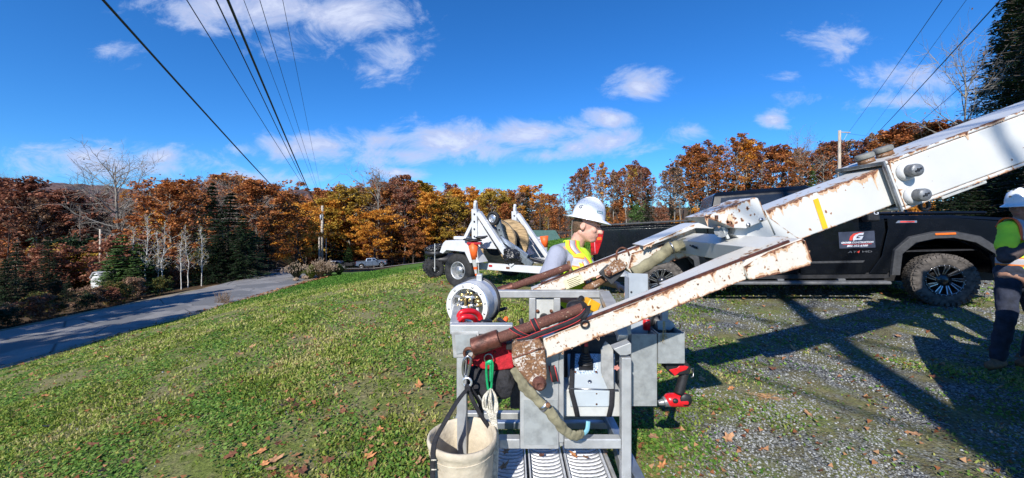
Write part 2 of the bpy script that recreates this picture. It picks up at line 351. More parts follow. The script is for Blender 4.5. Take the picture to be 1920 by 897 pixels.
# gravel share of the yard: 0 lawn .. 1 gravel
def gmask(X, Y):
    n = np.sin(X*2.1+1.3*np.sin(Y*1.7))*np.sin(Y*2.6+X*.7+2)+.6*np.sin(X*5.3+Y*3.1)*np.sin(Y*4.7-X*1.1)
    e = np.clip((X-1.05-.10*(Y-2))/.9, -2, .55)
    n2 = np.sin(X*1.1+.9*np.sin(Y*.8+1))*np.sin(Y*1.25-X*.5)
    return np.clip(.36+e*.8+.42*n+.33*n2, 0, 1)*ss((13-Y)/3)
m = bpy.data.materials.new('lawn_and_gravel'); m.use_nodes = True; nt = m.node_tree; b = nt.nodes['Principled BSDF']
tc = nt.nodes.new('ShaderNodeTexCoord').outputs['Object']; sp = nd(nt, 'ShaderNodeSeparateXYZ', Vector=tc)
e = mth(nt, 'SUBTRACT', sp.outputs[0], mth(nt, 'MULTIPLY_ADD', sp.outputs[1], .12, .45))
patch = noise(nt, tc, 1.1, 6, .62, .5)
gm = mth(nt, 'ADD', mth(nt, 'MINIMUM', mth(nt, 'MULTIPLY', e, .6), .75), mth(nt, 'MULTIPLY_ADD', patch, 3.4, -1.95))
gm = mth(nt, 'MULTIPLY', nd(nt, 'ShaderNodeMapRange', Value=gm, From_Min=0, From_Max=.7).outputs[0], nd(nt, 'ShaderNodeMapRange', Value=sp.outputs[1], From_Min=14, From_Max=11).outputs[0])
fine = noise(nt, tc, 38, 6, .65); mid = noise(nt, tc, 5, 5, .6); big = noise(nt, tc, .55, 4, .6)
gcol = ramp(nt, fine, [(.3, (.08, .07, .035)), (.45, (.12, .15, .032)), (.6, (.19, .225, .052)), (.75, (.34, .34, .13))])
dry = ramp(nt, fine, [(.3, (.09, .07, .04)), (.5, (.21, .19, .085)), (.7, (.34, .29, .15))])
far = nd(nt, 'ShaderNodeMapRange', Value=sp.outputs[1], From_Min=14, From_Max=22).outputs[0]
dm = nd(nt, 'ShaderNodeMapRange', Value=mth(nt, 'ADD', mid, mth(nt, 'MULTIPLY', big, .7)), From_Min=.70, From_Max=.92).outputs[0]
dm = mth(nt, 'MULTIPLY', dm, mth(nt, 'MULTIPLY_ADD', far, -.85, 1.0))
lawn = mixc(nt, dm, gcol, dry)
lawn = mixc(nt, mth(nt, 'MULTIPLY', far, .75), lawn, ramp(nt, mid, [(.3, (.05, .14, .02)), (.7, (.09, .20, .035))]))
vor = nd(nt, 'ShaderNodeTexVoronoi', Vector=tc, Scale=62)
sr = nd(nt, 'ShaderNodeSeparateColor', Color=vor.outputs['Color']).outputs[0]
stone = ramp(nt, sr, [(0, (.12, .125, .12)), (.4, (.20, .21, .21)), (.75, (.30, .315, .32)), (1, (.44, .45, .45))])
stone = mixc(nt, nd(nt, 'ShaderNodeMapRange', Value=vor.outputs['Distance'], From_Min=.35, From_Max=.75).outputs[0], stone, (.04, .036, .03))
moss = nd(nt, 'ShaderNodeMapRange', Value=noise(nt, tc, 3.3, 6, .65, .4), From_Min=.47, From_Max=.57).outputs[0]
mossc = ramp(nt, fine, [(.3, (.06, .05, .035)), (.5, (.14, .125, .06)), (.68, (.19, .19, .07)), (.8, (.28, .28, .10))])
grav = mixc(nt, mth(nt, 'MULTIPLY', moss, .85), stone, mossc)
fl1 = nd(nt, 'ShaderNodeMapRange', Value=mth(nt, 'ADD', sp.outputs[0], mth(nt, 'MULTIPLY', mid, -1.2)), From_Min=-22.6, From_Max=-23.4).outputs[0]
fl2 = nd(nt, 'ShaderNodeMapRange', Value=mth(nt, 'ADD', sp.outputs[1], mth(nt, 'MULTIPLY', mid, 2.0)), From_Min=87, From_Max=90).outputs[0]
fl3 = mth(nt, 'MULTIPLY', nd(nt, 'ShaderNodeMapRange', Value=sp.outputs[1], From_Min=42, From_Max=46).outputs[0], nd(nt, 'ShaderNodeMapRange', Value=sp.outputs[0], From_Min=0, From_Max=6).outputs[0])
fl = mth(nt, 'MAXIMUM', mth(nt, 'MAXIMUM', fl1, fl2), fl3)
floor_c = ramp(nt, mid, [(.3, (.035, .028, .018)), (.5, (.085, .055, .03)), (.7, (.15, .09, .045))])
nt.links.new(mixc(nt, fl, mixc(nt, gm, lawn, grav), floor_c), b.inputs['Base Color']); b.inputs['Roughness'].default_value = .95; b.inputs['Specular IOR Level'].default_value = .15
hh = mth(nt, 'ADD', mth(nt, 'MULTIPLY', fine, 1.0), mth(nt, 'MULTIPLY', vor.outputs['Distance'], mth(nt, 'MULTIPLY', gm, -.6)))
nt.links.new(nd(nt, 'ShaderNodeBump', Strength=.8, Distance=.02, Height=hh).outputs[0], b.inputs['Normal'])
xs = np.unique(np.concatenate([np.linspace(-16.5, 16, 170), np.linspace(-60, -16.5, 60), -60-np.geomspace(1, 1500, 24), 16+np.geomspace(.5, 1500, 34)]))
ys = np.unique(np.concatenate([np.linspace(-6, 14, 110), np.linspace(14, 100, 110), 100+np.geomspace(2, 2600, 20), -6-np.geomspace(.5, 300, 14)]))
struct(grid_mesh('ground', xs, ys, H, m))
# ---- road
def roadstrip(name, cl, hw, dz, m, seg=10, nx=8, jag=0.0):
    cl = smoothpath([(x, y, 0) for x, y in cl], seg); V = []; F = []
    for i, p in enumerate(cl):
        t = (cl[min(i+1, len(cl)-1)]-cl[max(i-1, 0)]).normalized(); sd = Vector((-t.y, t.x, 0))
        for k in range(nx+1):
            a = -1+2*k/nx; j = (random.uniform(-jag, jag) if abs(a) == 1 else 0)
            q = p+sd*(a*hw+j); V.append((q.x, q.y, Hf(q.x, q.y)+dz+.03*(1-a*a)))
    n = nx+1
    for i in range(len(cl)-1):
        for k in range(nx): F.append((i*n+k, i*n+k+1, (i+1)*n+k+1, (i+1)*n+k))
    me = bpy.data.meshes.new(name); me.from_pydata(V, [], F); me.materials.append(m); me.update()
    o = bpy.data.objects.new(name, me); COL.objects.link(o); return struct(o)
asph = bpy.data.materials.new('old_asphalt'); asph.use_nodes = True; nt = asph.node_tree; b = nt.nodes['Principled BSDF']
tc = nt.nodes.new('ShaderNodeTexCoord').outputs['Object']
c1 = ramp(nt, noise(nt, tc, .8, 5, .6), [(.3, (.21, .20, .195)), (.7, (.31, .30, .285))]); sp_ = ramp(nt, noise(nt, tc, 60, 3, .7), [(.3, .6), (.7, 1.15)])
c1 = mixc(nt, 1, c1, sp_, 'MULTIPLY'); vr = nd(nt, 'ShaderNodeTexVoronoi', Vector=tc, Scale=.45, _feature='DISTANCE_TO_EDGE').outputs['Distance']
c1 = mixc(nt, nd(nt, 'ShaderNodeMapRange', Value=vr, From_Min=.022, From_Max=0).outputs[0], c1, (.05, .05, .05))
c1 = mixc(nt, nd(nt, 'ShaderNodeMapRange', Value=noise(nt, tc, .35, 3, .5), From_Min=.55, From_Max=.57).outputs[0], c1, (.15, .15, .15))
nt.links.new(c1, b.inputs['Base Color']); b.inputs['Roughness'].default_value = .85
shm = mat('sandy_shoulder', (.26, .21, .14), .95, 0, .25, 6, .6, 30)
roadstrip('road_shoulder', [(-19.3, -40), (-19.5, 10), (-19.4, 25), (-20.6, 33), (-23.5, 40), (-28.5, 48), (-36, 60)], 3.5, .012, shm, jag=.3)
roadstrip('road', [(-19.3, -40), (-19.5, 10), (-19.4, 25), (-20.6, 33), (-23.5, 40), (-28.5, 48), (-36, 60)], 2.75, .035, asph)
dark = mat('driveway_asphalt', (.055, .055, .058), .85, 0, .2, 2)
roadstrip('driveway', [(-50, 62), (-38, 71), (-31, 77), (-22, 81), (-14, 83), (-5, 85), (10, 88)], 2.6, .09, dark)
roadstrip('driveway_edge', [(-48, 60), (-37, 68.4), (-30.5, 74.0), (-21.6, 78.2), (-13.7, 80.2), (-5, 82)], .28, .13, mat('pale_gravel', (.55, .53, .48), .9))
# ---- far hills
hm = bpy.data.materials.new('hill_forest'); hm.use_nodes = True; nt = hm.node_tree; b = nt.nodes['Principled BSDF']
tc = nt.nodes.new('ShaderNodeTexCoord').outputs['Object']
c = ramp(nt, noise(nt, tc, .012, 6, .7), [(.35, (.060, .060, .075)), (.5, (.15, .095, .085)), (.6, (.10, .075, .085)), (.75, (.045, .06, .055))])
c = mixc(nt, 1, c, ramp(nt, noise(nt, tc, .12, 4, .7), [(.3, .55), (.7, 1.3)]), 'MULTIPLY')
nt.links.new(c, b.inputs['Base Color']); b.inputs['Roughness'].default_value = 1; b.inputs['Specular IOR Level'].default_value = 0
V = []; F = []; nx = 420
for i in range(nx):
    x = -2600+i*9.5
    r = 1.55+1300*float(np.interp(x/1300*700+960, [-200,0,120,200,300,420,500,545,570,620,700,760,850,960,1080], [.105,.107,.110,.100,.085,.070,.080,.090,.093,.088,.084,.072,.05,.035,.02]))
    r += 2.5*math.sin(x*.021)+1.5*math.sin(x*.075+1)+random.uniform(-2.2, 2.2)
    V += [(x, 1000, -30), (x, 1140, r*.55), (x, 1300, r), (x, 1450, r*.8)]
for i in range(nx-1):
    for k in range(3): F.append((4*i+k, 4*i+4+k, 4*i+5+k, 4*i+1+k))
me = bpy.data.meshes.new('hills'); me.from_pydata(V, [], F); me.materials.append(hm); me.update()
o = bpy.data.objects.new('hills', me); COL.objects.link(o); struct(o)
# ------------------------------------------------------------------ ground cover
def isl(name, stops, rough=.8, trans=0.25, attr=None, pos=0):
    m = bpy.data.materials.new(name); m.use_nodes = True; nt = m.node_tree; b = nt.nodes['Principled BSDF']; out = nt.nodes['Material Output']
    g = nt.nodes.new('ShaderNodeNewGeometry'); f = g.outputs['Random Per Island']
    oi = nt.nodes.new('ShaderNodeObjectInfo')
    f2 = mth(nt, 'ADD', mth(nt, 'MULTIPLY', f, .8), mth(nt, 'MULTIPLY', oi.outputs['Random'], .2))
    if pos:
        tco = nt.nodes.new('ShaderNodeTexCoord').outputs['Object']; pn = mth(nt, 'ADD', noise(nt, tco, .6, 5, .6, .6), mth(nt, 'MULTIPLY_ADD', noise(nt, tco, 4.5, 4, .6), .8, -.4))
        f2 = mth(nt, 'ADD', mth(nt, 'MULTIPLY', f2, 1-pos), mth(nt, 'MULTIPLY', nd(nt, 'ShaderNodeMapRange', Value=pn, From_Min=.3, From_Max=.7).outputs[0], pos))
    c = ramp(nt, f2, stops); nt.links.new(c, b.inputs['Base Color']); b.inputs['Roughness'].default_value = rough; b.inputs['Specular IOR Level'].default_value = .2
    if trans:
        t = nd(nt, 'ShaderNodeBsdfTranslucent', Color=c); mx = nd(nt, 'ShaderNodeMixShader', i0=trans)
        nt.links.new(b.outputs[0], mx.inputs[1]); nt.links.new(t.outputs[0], mx.inputs[2]); nt.links.new(mx.outputs[0], out.inputs[0])
    return m
def scatter(n, Y0, Y1, side=None):
    """positions with density ~ 1/Y^2 in the yard"""
    Y = Y0*(Y1/Y0)**np.random.rand(n); X = (np.random.rand(n)*2-1)*(1.46*Y+.4)
    return X, Y
def inlawn(X, Y): return (X > -16.35) & (X < 12)
# grass blades
X, Y = scatter(620000, 1.25, 34); k = inlawn(X, Y); X, Y = X[k], Y[k]
lush = np.sin(X*.55+.8*np.sin(Y*.6))*np.sin(Y*.75+1.1)+.5*np.sin(X*1.9+Y*1.3)
patchy = np.sin(X*3.7+2*np.sin(Y*2.9))*np.sin(Y*4.1+X)+.5*np.sin(X*9+Y*7)
lowp = np.sin(X*.9+1.7*np.sin(Y*.5+2))*np.sin(Y*1.1-X*.35+.6)
dens = np.clip(.40+.30*lush+.30*patchy-.42*np.clip(lowp, 0, 1)-.3*ss((-X-11)/4)*(Y<22), .03, 1)*np.clip(1-1.25*gmask(X, Y), .015, 1); dens = np.where(Y > 15, 1, dens)
k = np.random.rand(len(X)) < dens; X, Y, lush = X[k], Y[k], lush[k]; n = len(X); Z = H(X, Y)
h = (.012+.0034*Y)*(.6+.9*np.random.rand(n))*np.where(lush > .35, 1.45, 1.0)*np.where(Y > 12, .7, 1); wd = (.0022+.00125*Y)*(.7+.7*np.random.rand(n))
a = np.random.rand(n)*2*np.pi; ln = np.random.rand(n)*1.1; la = np.random.rand(n)*2*np.pi
P = np.stack([X, Y, Z-.004], -1); sx = np.stack([np.cos(a)*wd, np.sin(a)*wd, 0*a], -1)
md = P+np.stack([np.cos(la)*ln*h*.35, np.sin(la)*ln*h*.35, h*.6], -1); tp = P+np.stack([np.cos(la)*ln*h, np.sin(la)*ln*h, h*(1-.3*ln)], -1)
V = np.stack([P-sx, P+sx, md+sx*.8, tp, md-sx*.8], 1).reshape(-1, 3); o5 = np.arange(n)*5
far_ = Y > 15+7*np.random.rand(n)-.12*X
gm_n = isl('grass_blade', [(0, (.045, .095, .014)), (.25, (.11, .185, .024)), (.48, (.25, .32, .05)), (.64, (.40, .41, .12)), (.80, (.54, .46, .23)), (1, (.34, .22, .11))], .7, .3, pos=.55)
gm_f = isl('far_grass_blade', [(0, (.04, .12, .014)), (.5, (.085, .20, .026)), (1, (.17, .29, .05))], .7, .3)
for nm, sel, mm, lb in (('grass', ~far_, gm_n, None), ('far_grass', far_, gm_f, None)):
    idx = o5[sel]; vv = V.reshape(-1, 5, 3)[sel].reshape(-1, 3); kk = np.arange(sel.sum())*5
    F = np.stack([kk, kk+1, kk+2, kk+3, kk+4], -1)
    o = bpy.data.objects.new(nm, tri_mesh(nm, vv, F, mm)); COL.objects.link(o); o['kind'] = 'stuff'
    tag(o, 'short patchy autumn grass over the near yard' if nm == 'grass' else 'smooth bright green lawn falling away to the road', 'grass')
# broad leaves of clover and weeds: little flat discs
X, Y = scatter(270000, 1.25, 13); k = inlawn(X, Y); X, Y = X[k], Y[k]
pt = np.sin(X*2.3+1.5*np.sin(Y*1.9)+1)*np.sin(Y*2.7+X*.8)+.5*np.sin(X*6+Y*5)
k = np.random.rand(len(X)) < np.clip(.35+.6*pt, 0, 1)*(1-.9*gmask(X, Y)); X, Y = X[k], Y[k]; n = len(X); Z = H(X, Y)+.006+np.random.rand(n)*.018
r = (.004+.0016*Y)*(.7+.8*np.random.rand(n)); a = np.random.rand(n)*6.28; tx = (np.random.rand(n)-.5)*1.3; ty = (np.random.rand(n)-.5)*1.3
C = np.stack([X, Y, Z], -1); V = []
for q in range(5):
    cx = np.cos(a+q*1.2566)*r; cy = np.sin(a+q*1.2566)*r; V.append(C+np.stack([cx, cy, cx*tx+cy*ty], -1))
V = np.stack(V, 1).reshape(-1, 3); F = (np.arange(n)*5)[:, None]+np.arange(5)[None]
o = bpy.data.objects.new('clover', tri_mesh('clover', V, F, isl('clover_leaf', [(0, (.05, .13, .018)), (.5, (.14, .26, .04)), (.85, (.27, .37, .09)), (1, (.36, .33, .12))], .6, .25))); COL.objects.link(o); o['kind'] = 'stuff'
tag(o, 'low clover and weeds spread through the near grass', 'ground cover')
# gravel stones
X, Y = scatter(230000, 1.3, 11.5); g = gmask(X, Y); gg = np.sin(X*4.3+2*np.sin(Y*3.3))*np.sin(Y*3.9-X*1.7)
k = (np.random.rand(len(X)) < np.clip(g*(.46+.62*gg)+.010, 0, 1)) & inlawn(X, Y) & (X > -6); X, Y = X[k], Y[k]; n = len(X); Z = H(X, Y)
r = (.0045+.0014*Y)*(.5+1.0*np.random.rand(n)**2); a = np.random.rand(n)*6.28
V = []
for q in range(3): V.append(np.stack([X+np.cos(a+q*2.094+.3*np.random.rand(n))*r, Y+np.sin(a+q*2.094)*r, Z+r*.25*np.random.rand(n)], -1))
for q in range(3): V.append(np.stack([X+np.cos(a+.6+q*2.094)*r*.6, Y+np.sin(a+.6+q*2.094)*r*.6, Z+r*(.55+.4*np.random.rand(n))], -1))
V = np.stack(V, 1).reshape(-1, 3); T = np.array([(3,4,5),(0,1,3),(1,4,3),(1,2,4),(2,5,4),(2,0,5),(0,3,5)])
F = ((np.arange(n)*6)[:, None, None]+T[None]).reshape(-1, 3)
o = bpy.data.objects.new('gravel', tri_mesh('gravel', V, F, isl('gravel_stone', [(0, (.10, .095, .08)), (.35, (.20, .205, .195)), (.7, (.32, .33, .32)), (.95, (.43, .44, .43)), (1, (.58, .55, .48))], .75, 0))); COL.objects.link(o); o['kind'] = 'stuff'
tag(o, 'bluish grey crushed gravel of the parking area', 'gravel')
# fallen leaves: a lobed dry leaf; the nearest ones are things of their own
def leafmesh(name, m, seed):
    rn = random.Random(seed); V = [(0, 0, .004)]; k = 11
    for i in range(k):
        t = 2*math.pi*i/k; r = (1.0 if i % 2 == 0 else .55)*(1.25 if i in (0,) else 1)*rn.uniform(.8, 1.1)
        x = math.cos(t)*r; y = math.sin(t)*r*.72; V.append((x, y, .22*abs(y)**1.5+.12*x*x*rn.uniform(.3, 1.6)))
    F = [(0, i+1, (i+1) % k+1) for i in range(k)]
    me = bpy.data.meshes.new(name); me.from_pydata(V, [], F); me.materials.append(m); return me
lm = [mat('dead_leaf_tan', (.38, .20, .10), .8, 0, .3, 2), mat('dead_leaf_brown', (.20, .075, .035), .8, 0, .3, 2), mat('dead_leaf_orange', (.45, .19, .07), .8, 0, .3, 2)]
LM = [leafmesh('leaf', lm[i % 3], i) for i in range(9)]
rn = random.Random(5); spots = []
while len(spots) < 285:
    Y = 1.7*(8.5/1.7)**rn.random(); X = rn.uniform(-1.38, 1.3)*Y
    if not (-15 < X < 5) or rn.random() > (1.0 if -2.2 < X < 1.6 else .4)*(1-.6*float(gmask(X, Y))): continue
    if -.35 < X < .75 and 1.3 < Y < 2.9: continue
    spots.append((X, Y))
HERO = [(665,725),(655,735),(270,790),(840,815),(715,780),(1235,890),(1300,868),(1700,835),(1440,735),(1080,505)]
for i, (X, Y) in enumerate(spots):
    o = bpy.data.objects.new('fallen_leaf', LM[i % 9]); COL.objects.link(o); s_ = rn.uniform(.024, .050)*(1+.06*Y); o.scale = (s_, s_, s_)
    o.location = (X, Y, Hf(X, Y)+.018); o.rotation_euler = (rn.uniform(-.5, .5), rn.uniform(-.5, .5), rn.uniform(0, 6.28))
    side = ('on the grass close to the left of the canvas bucket' if X > -1.6 and Y < 3.6 else 'on the grass between the cage and the reel trailer' if X > -2.5 else 'on the near lawn at the lower left' if Y < 4 else 'on the middle lawn toward the road') if X < 0 else ('on the ground just right of the metal cage' if X < 1.6 else 'on the gravel in front of the pickup')
    tag(o, 'dry brown fallen leaf lying '+side, 'leaf', 'fallen leaves '+side)
n = 8200; X, Y = scatter(n, 2, 15); k = inlawn(X, Y) & (np.random.rand(n) < np.where((X < 2) & (X > -4), .9, .35)*(.35+.65*(np.sin(X*1.7+Y)*np.sin(Y*1.9-X)>-.1))); X, Y = X[k], Y[k]
# fringe of leaves along the road edge too
Y2 = np.random.rand(900)*24+10; X2 = -16.5+np.random.rand(900)*.9-.3; X = np.concatenate([X, X2]); Y = np.concatenate([Y, Y2]); n = len(X); Z = H(X, Y)+.016
r = (.008+.0035*Y)*(.6+.8*np.random.rand(n)); a = np.random.rand(n)*6.28; tx = (np.random.rand(n)-.5)*1.4; ty = (np.random.rand(n)-.5)*1.4
C = np.stack([X, Y, Z], -1); V = []
for q in range(6):
    rr = r*(1 if q % 2 == 0 else .5); cx = np.cos(a+q*1.047)*rr; cy = np.sin(a+q*1.047)*rr*.8; V.append(C+np.stack([cx, cy, cx*tx+cy*ty+.3*r], -1))
V = np.stack(V, 1).reshape(-1, 3); F = (np.arange(n)*6)[:, None]+np.arange(6)[None]
o = bpy.data.objects.new('leaf_litter', tri_mesh('leaf_litter', V, F, isl('litter', [(0, (.14, .045, .02)), (.4, (.26, .10, .04)), (.8, (.42, .22, .11)), (1, (.5, .33, .18))], .8, .15))); COL.objects.link(o); o['kind'] = 'stuff'
tag(o, 'small dead leaves littering the grass and gravel', 'leaf litter')
# pine needle tuft on gravel
mb = MB()
for i in range(90):
    a = rn.uniform(0, 6.28); p = W(1438, 732, 3.3)+Vector((rn.gauss(0, .05), rn.gauss(0, .03), 0)); p.z = Hf(p.x, p.y)+rn.uniform(.005, .03)
    mb.tube([p, p+Vector((math.cos(a)*.05, math.sin(a)*.03, rn.uniform(0, .015)))], .0012, 3, caps=False)
top(mb, 'needle_clump', mat('dry_needles', (.50, .27, .13), .9), 'tan clump of dry needles lying on the gravel', 'debris', (1438-960, 0, 0) and tuple(W(1438, 732, 3.3)))
# ================================================================== TREES
bark_d = mat('bark_dark', (.07, .055, .045), .95, 0, .3, 5, .5, 20, stretch=(4, 4, .6)); bark_g = mat('bark_grey', (.26, .235, .20), .95, 0, .3, 4, .4, 20, stretch=(4, 4, .6)); bark_w = mat('bark_birch', (.58, .56, .51), .8, 0, .25, 5, .2, 20, stretch=(1, 1, 4))
LF = dict(
 orange=isl('leaf_orange', [(0, (.34, .12, .02)), (.35, (.58, .235, .032)), (.7, (.76, .37, .055)), (.9, (.80, .48, .10)), (1, (.42, .16, .045))], .7, .25),
 rust=isl('leaf_rust', [(0, (.18, .055, .025)), (.4, (.36, .125, .042)), (.75, (.52, .20, .06)), (.93, (.58, .30, .10)), (1, (.38, .24, .14))], .7, .25),
 redbrown=isl('leaf_redbrown', [(0, (.15, .06, .040)), (.5, (.28, .105, .062)), (.85, (.38, .17, .095)), (1, (.42, .27, .16))], .7, .25),
 gold=isl('leaf_gold', [(0, (.20, .13, .02)), (.4, (.38, .24, .035)), (.8, (.58, .38, .06)), (1, (.34, .32, .08))], .7, .25),
 thinbrown=isl('leaf_thin_brown', [(0, (0.191, 0.121, 0.082)), (.5, (0.345, 0.204, 0.127)), (1, (0.473, 0.319, 0.191))], .7, .25),
 hemlock=isl('needle_hemlock', [(0, (.008, .020, .010)), (.5, (.020, .042, .018)), (1, (.040, .070, .026))], .7, .1),
 pine=isl('needle_pine', [(0, (.035, .085, .022)), (.5, (.080, .155, .042)), (1, (.15, .23, .07))], .7, .15),
 shrub=isl('leaf_shrub', [(0, (.04, .06, .015)), (.4, (.09, .12, .03)), (.7, (.20, .15, .04)), (1, (.28, .12, .03))], .7, .2),
)
class TG:
    def __init__(s, seed): s.rn = random.Random(seed); s.np = np.random.RandomState(seed); s.mb = MB(); s.tips = []
    def limb(s, p, d, L, r, lev, n=4, sides=5, bend=.25, up=.05):
        rn = s.rn; pts = [p]; d = d.normalized()
        for i in range(n):
            d = (d+Vector((rn.gauss(0, bend), rn.gauss(0, bend), rn.gauss(0, bend)+up))*.5).normalized(); pts.append(pts[-1]+d*L/n)
        s.mb.tube(pts, [max(r*(1-.8*i/n), .0007) for i in range(n+1)], sides, caps=False); return pts, d
def leaves_mesh(name, C, size, rs, m, flat=.0, aspect=.8, cups=0):
    """one small lobed face per leaf clump"""
    n = len(C); A = rs.normal(size=(n, 3)); A[:, 2] += flat*2.2*np.sign(A[:, 2]+1e-6); A /= np.linalg.norm(A, axis=1)[:, None]
    B = rs.normal(size=(n, 3)); U = np.cross(A, B); U /= np.linalg.norm(U, axis=1)[:, None]; Vv = np.cross(A, U)
    sz = size*(.55+.9*rs.rand(n))[:, None]; V = []
    for q, (a, b, c) in enumerate(((1, 0, 0), (.35, .42, .1), (0, .9, -.05), (-.5, .45, .12), (-.9, -.1, 0), (-.25, -.75, .1), (.45, -.5, -.08))):
        j = (1+.35*(rs.rand(n)-.5))[:, None]; V.append(C+(U*a*j+Vv*b*aspect*j+A*c)*sz)
    V = np.stack(V, 1).reshape(-1, 3); F = (np.arange(n)*7)[:, None]+np.arange(7)[None]
    return tri_mesh(name, V, F, m)
PROT = {}
def proto(kind, seed, **k):
    """unit trees: height 1.0 in z, trunk mesh and crown mesh"""
    g = TG(seed); rn = g.rn; rs = g.np; cb = k.get('cb', .3); cr = k.get('cr', .25); nb = k.get('nb', 26); nl = k.get('nl', 2600); ls = k.get('ls', .016); tr = k.get('tr', .014)
    pts = [Vector((0, 0, -.03))]; x = y = 0
    for i in range(1, 11): x += rn.gauss(0, .006); y += rn.gauss(0, .006); pts.append(Vector((x, y, i*.098)))
    g.mb.tube(pts, [tr*(1.25 if i == 0 else 1-.085*i) for i in range(11)], 8, caps=False)
    cent = []; wts = []
    def at(t): i = min(int(t/.098), 9); f = t/.098-i; return pts[i].lerp(pts[i+1], f) if i < 10 else pts[-1]
    if kind in ('broad', 'bare'):
        for b in range(nb):
            t = cb+(1-cb)*((b+.5)/nb)**.9; az = b*2.4+rn.uniform(-.4, .4); q = (t-cb)/(1-cb)
            prof = k['prof'](q); L = cr*prof*rn.uniform(.75, 1.15); el = R(k.get('el', 35)+30*q)+rn.uniform(-.2, .2)
            d = Vector((math.cos(az)*math.cos(el), math.sin(az)*math.cos(el), math.sin(el)))
            bp, dd = g.limb(at(min(t*.93, .97)), d, L, tr*.42*(1-q*.5), 1, up=.12, bend=.35)
            nsub = k.get('ns', 4)
            for sbi in range(nsub):
                f = rn.uniform(.3, 1); p0 = bp[min(int(f*4), 3)].lerp(bp[min(int(f*4)+1, 4)], .5)
                d2 = (dd+Vector((rn.gauss(0, .7), rn.gauss(0, .7), rn.gauss(.1, .5)))).normalized()
                sp_, d3 = g.limb(p0, d2, L*rn.uniform(.3, .6), tr*.13, 2, n=3, sides=3, bend=.6)
                cent += [sp_[-1], sp_[2]]; 
                for tw in range(k.get('tw', 0)):
                    d4 = (d3+Vector((rn.gauss(0, .8), rn.gauss(0, .8), rn.gauss(.1, .5)))).normalized()
                    tp_, _ = g.limb(sp_[rn.randint(1, 3)], d4, L*rn.uniform(.2, .4), tr*.05, 3, n=2, sides=3, bend=.5); cent.append(tp_[-1])
            cent.append(bp[-1]); cent.append(bp[3])
        cent = np.array([tuple(c) for c in cent]); spread = k.get('sp', .028)
        w_ = rs.gamma(.8, 1, len(cent)); w_ /= w_.sum(); ci = rs.choice(len(cent), nl, p=w_)
        off = rs.normal(size=(nl, 3)); off /= (np.linalg.norm(off, axis=1)[:, None]+1e-6); off *= (rs.rand(nl)[:, None]**.5)*spread*(.6+.9*rs.rand(len(cent))[ci][:, None])
        off[:, 2] *= .62; C = cent[ci]+off
        crown = leaves_mesh('crown', C, ls, rs, LF['orange'], .25) if nl > 10 else None
    else:   # conifer: whorls of drooping fans
        C = []; rows = k.get('rows', 26)
        for b in range(rows):
            q = (b+rn.uniform(-.3, .3))/rows; t = cb+(1-cb)*q; nbb = k.get('nbb', 7)
            for j in range(nbb):
                az = j*6.283/nbb+b*1.1+rn.uniform(-.4, .4); L = cr*(1-q)**.85*rn.uniform(.55, 1.15)+.008
                dr = k.get('droop', .25); d = Vector((math.cos(az), math.sin(az), .15-dr*(1-q))); p0 = at(min(t, .97))
                g.mb.tube([p0, p0+d*L], [tr*.16, .001], 3, caps=False)
                m_ = max(3, int(nl/rows/nbb*(.35+1.3*(1-q)))); f = rs.rand(m_)**.6
                sd = np.array([-math.sin(az), math.cos(az), 0]); dn = np.array(tuple(d))
                c = np.array(tuple(p0))[None]+dn[None]*L*f[:, None]+sd[None]*(rs.normal(size=m_)*L*.20*(1.15-f))[:, None]
                c[:, 2] += -.10*L*f*f+rs.normal(size=m_)*.004; C.append(c)
        C = np.concatenate(C); crown = leaves_mesh('crown', C, ls, rs, LF['hemlock'], 1.0, .42)
    PROT.setdefault(k['key'], []).append((g.mb.mesh('trunk', bark_d), crown))
dome = lambda q: math.sqrt(max(0, 1-(2*q-.9)**2*.8))*.95+.1
tallp = lambda q: .55+.5*math.sin(math.pi*min(1, q*1.1))
for s_ in range(3): proto('broad', 10+s_, key='round', cb=.16, cr=.36, nb=42, nl=13000, ls=.0122, tr=.018, prof=dome, sp=.05, el=15)
for s_ in range(4): proto('broad', 30+s_, key='forest', cb=.34, cr=.19, nb=36, nl=7500, ls=.0098, tr=.0105, prof=tallp, sp=.038, el=30)
for s_ in range(3): proto('broad', 50+s_, key='airy', cb=.30, cr=.155, nb=30, nl=2000, ls=.0095, tr=.0085, prof=tallp, sp=.021, el=38, ns=5)
for s_ in range(3): proto('bare', 70+s_, key='bare', cb=.30, cr=.34, nb=18, nl=60, ls=.008, tr=.016, prof=lambda q: .5+.6*math.sin(math.pi*q), el=25, ns=6, tw=5)
for s_ in range(2): proto('bare', 80+s_, key='sapling', cb=.25, cr=.15, nb=26, nl=130, ls=.009, tr=.007, prof=lambda q: 1-.6*q, el=45, ns=4, tw=2)
for s_ in range(2): proto('conifer', 90+s_, key='spruce', cb=.10, cr=.17, nl=6200, ls=.0135, rows=34, tr=.011)
for s_ in range(2): proto('conifer', 94+s_, key='hemlock', cb=.03, cr=.27, nl=9500, ls=.0135, rows=34, nbb=8, tr=.014, droop=.35)
for s_ in range(2): proto('conifer', 98+s_, key='pine', cb=.03, cr=.34, nl=5200, ls=.022, rows=20, nbb=8, tr=.02, droop=-.1)
for s_ in range(2): proto('broad', 104+s_, key='bush', cb=.02, cr=.55, nb=36, nl=4600, ls=.028, tr=.018, prof=dome, sp=.10, el=25)
for s_ in range(1): proto('conifer', 120+s_, key='nearfir', cb=.03, cr=.26, nl=30000, ls=.0068, rows=56, nbb=10, tr=.014, droop=.32)
tree_n = 0
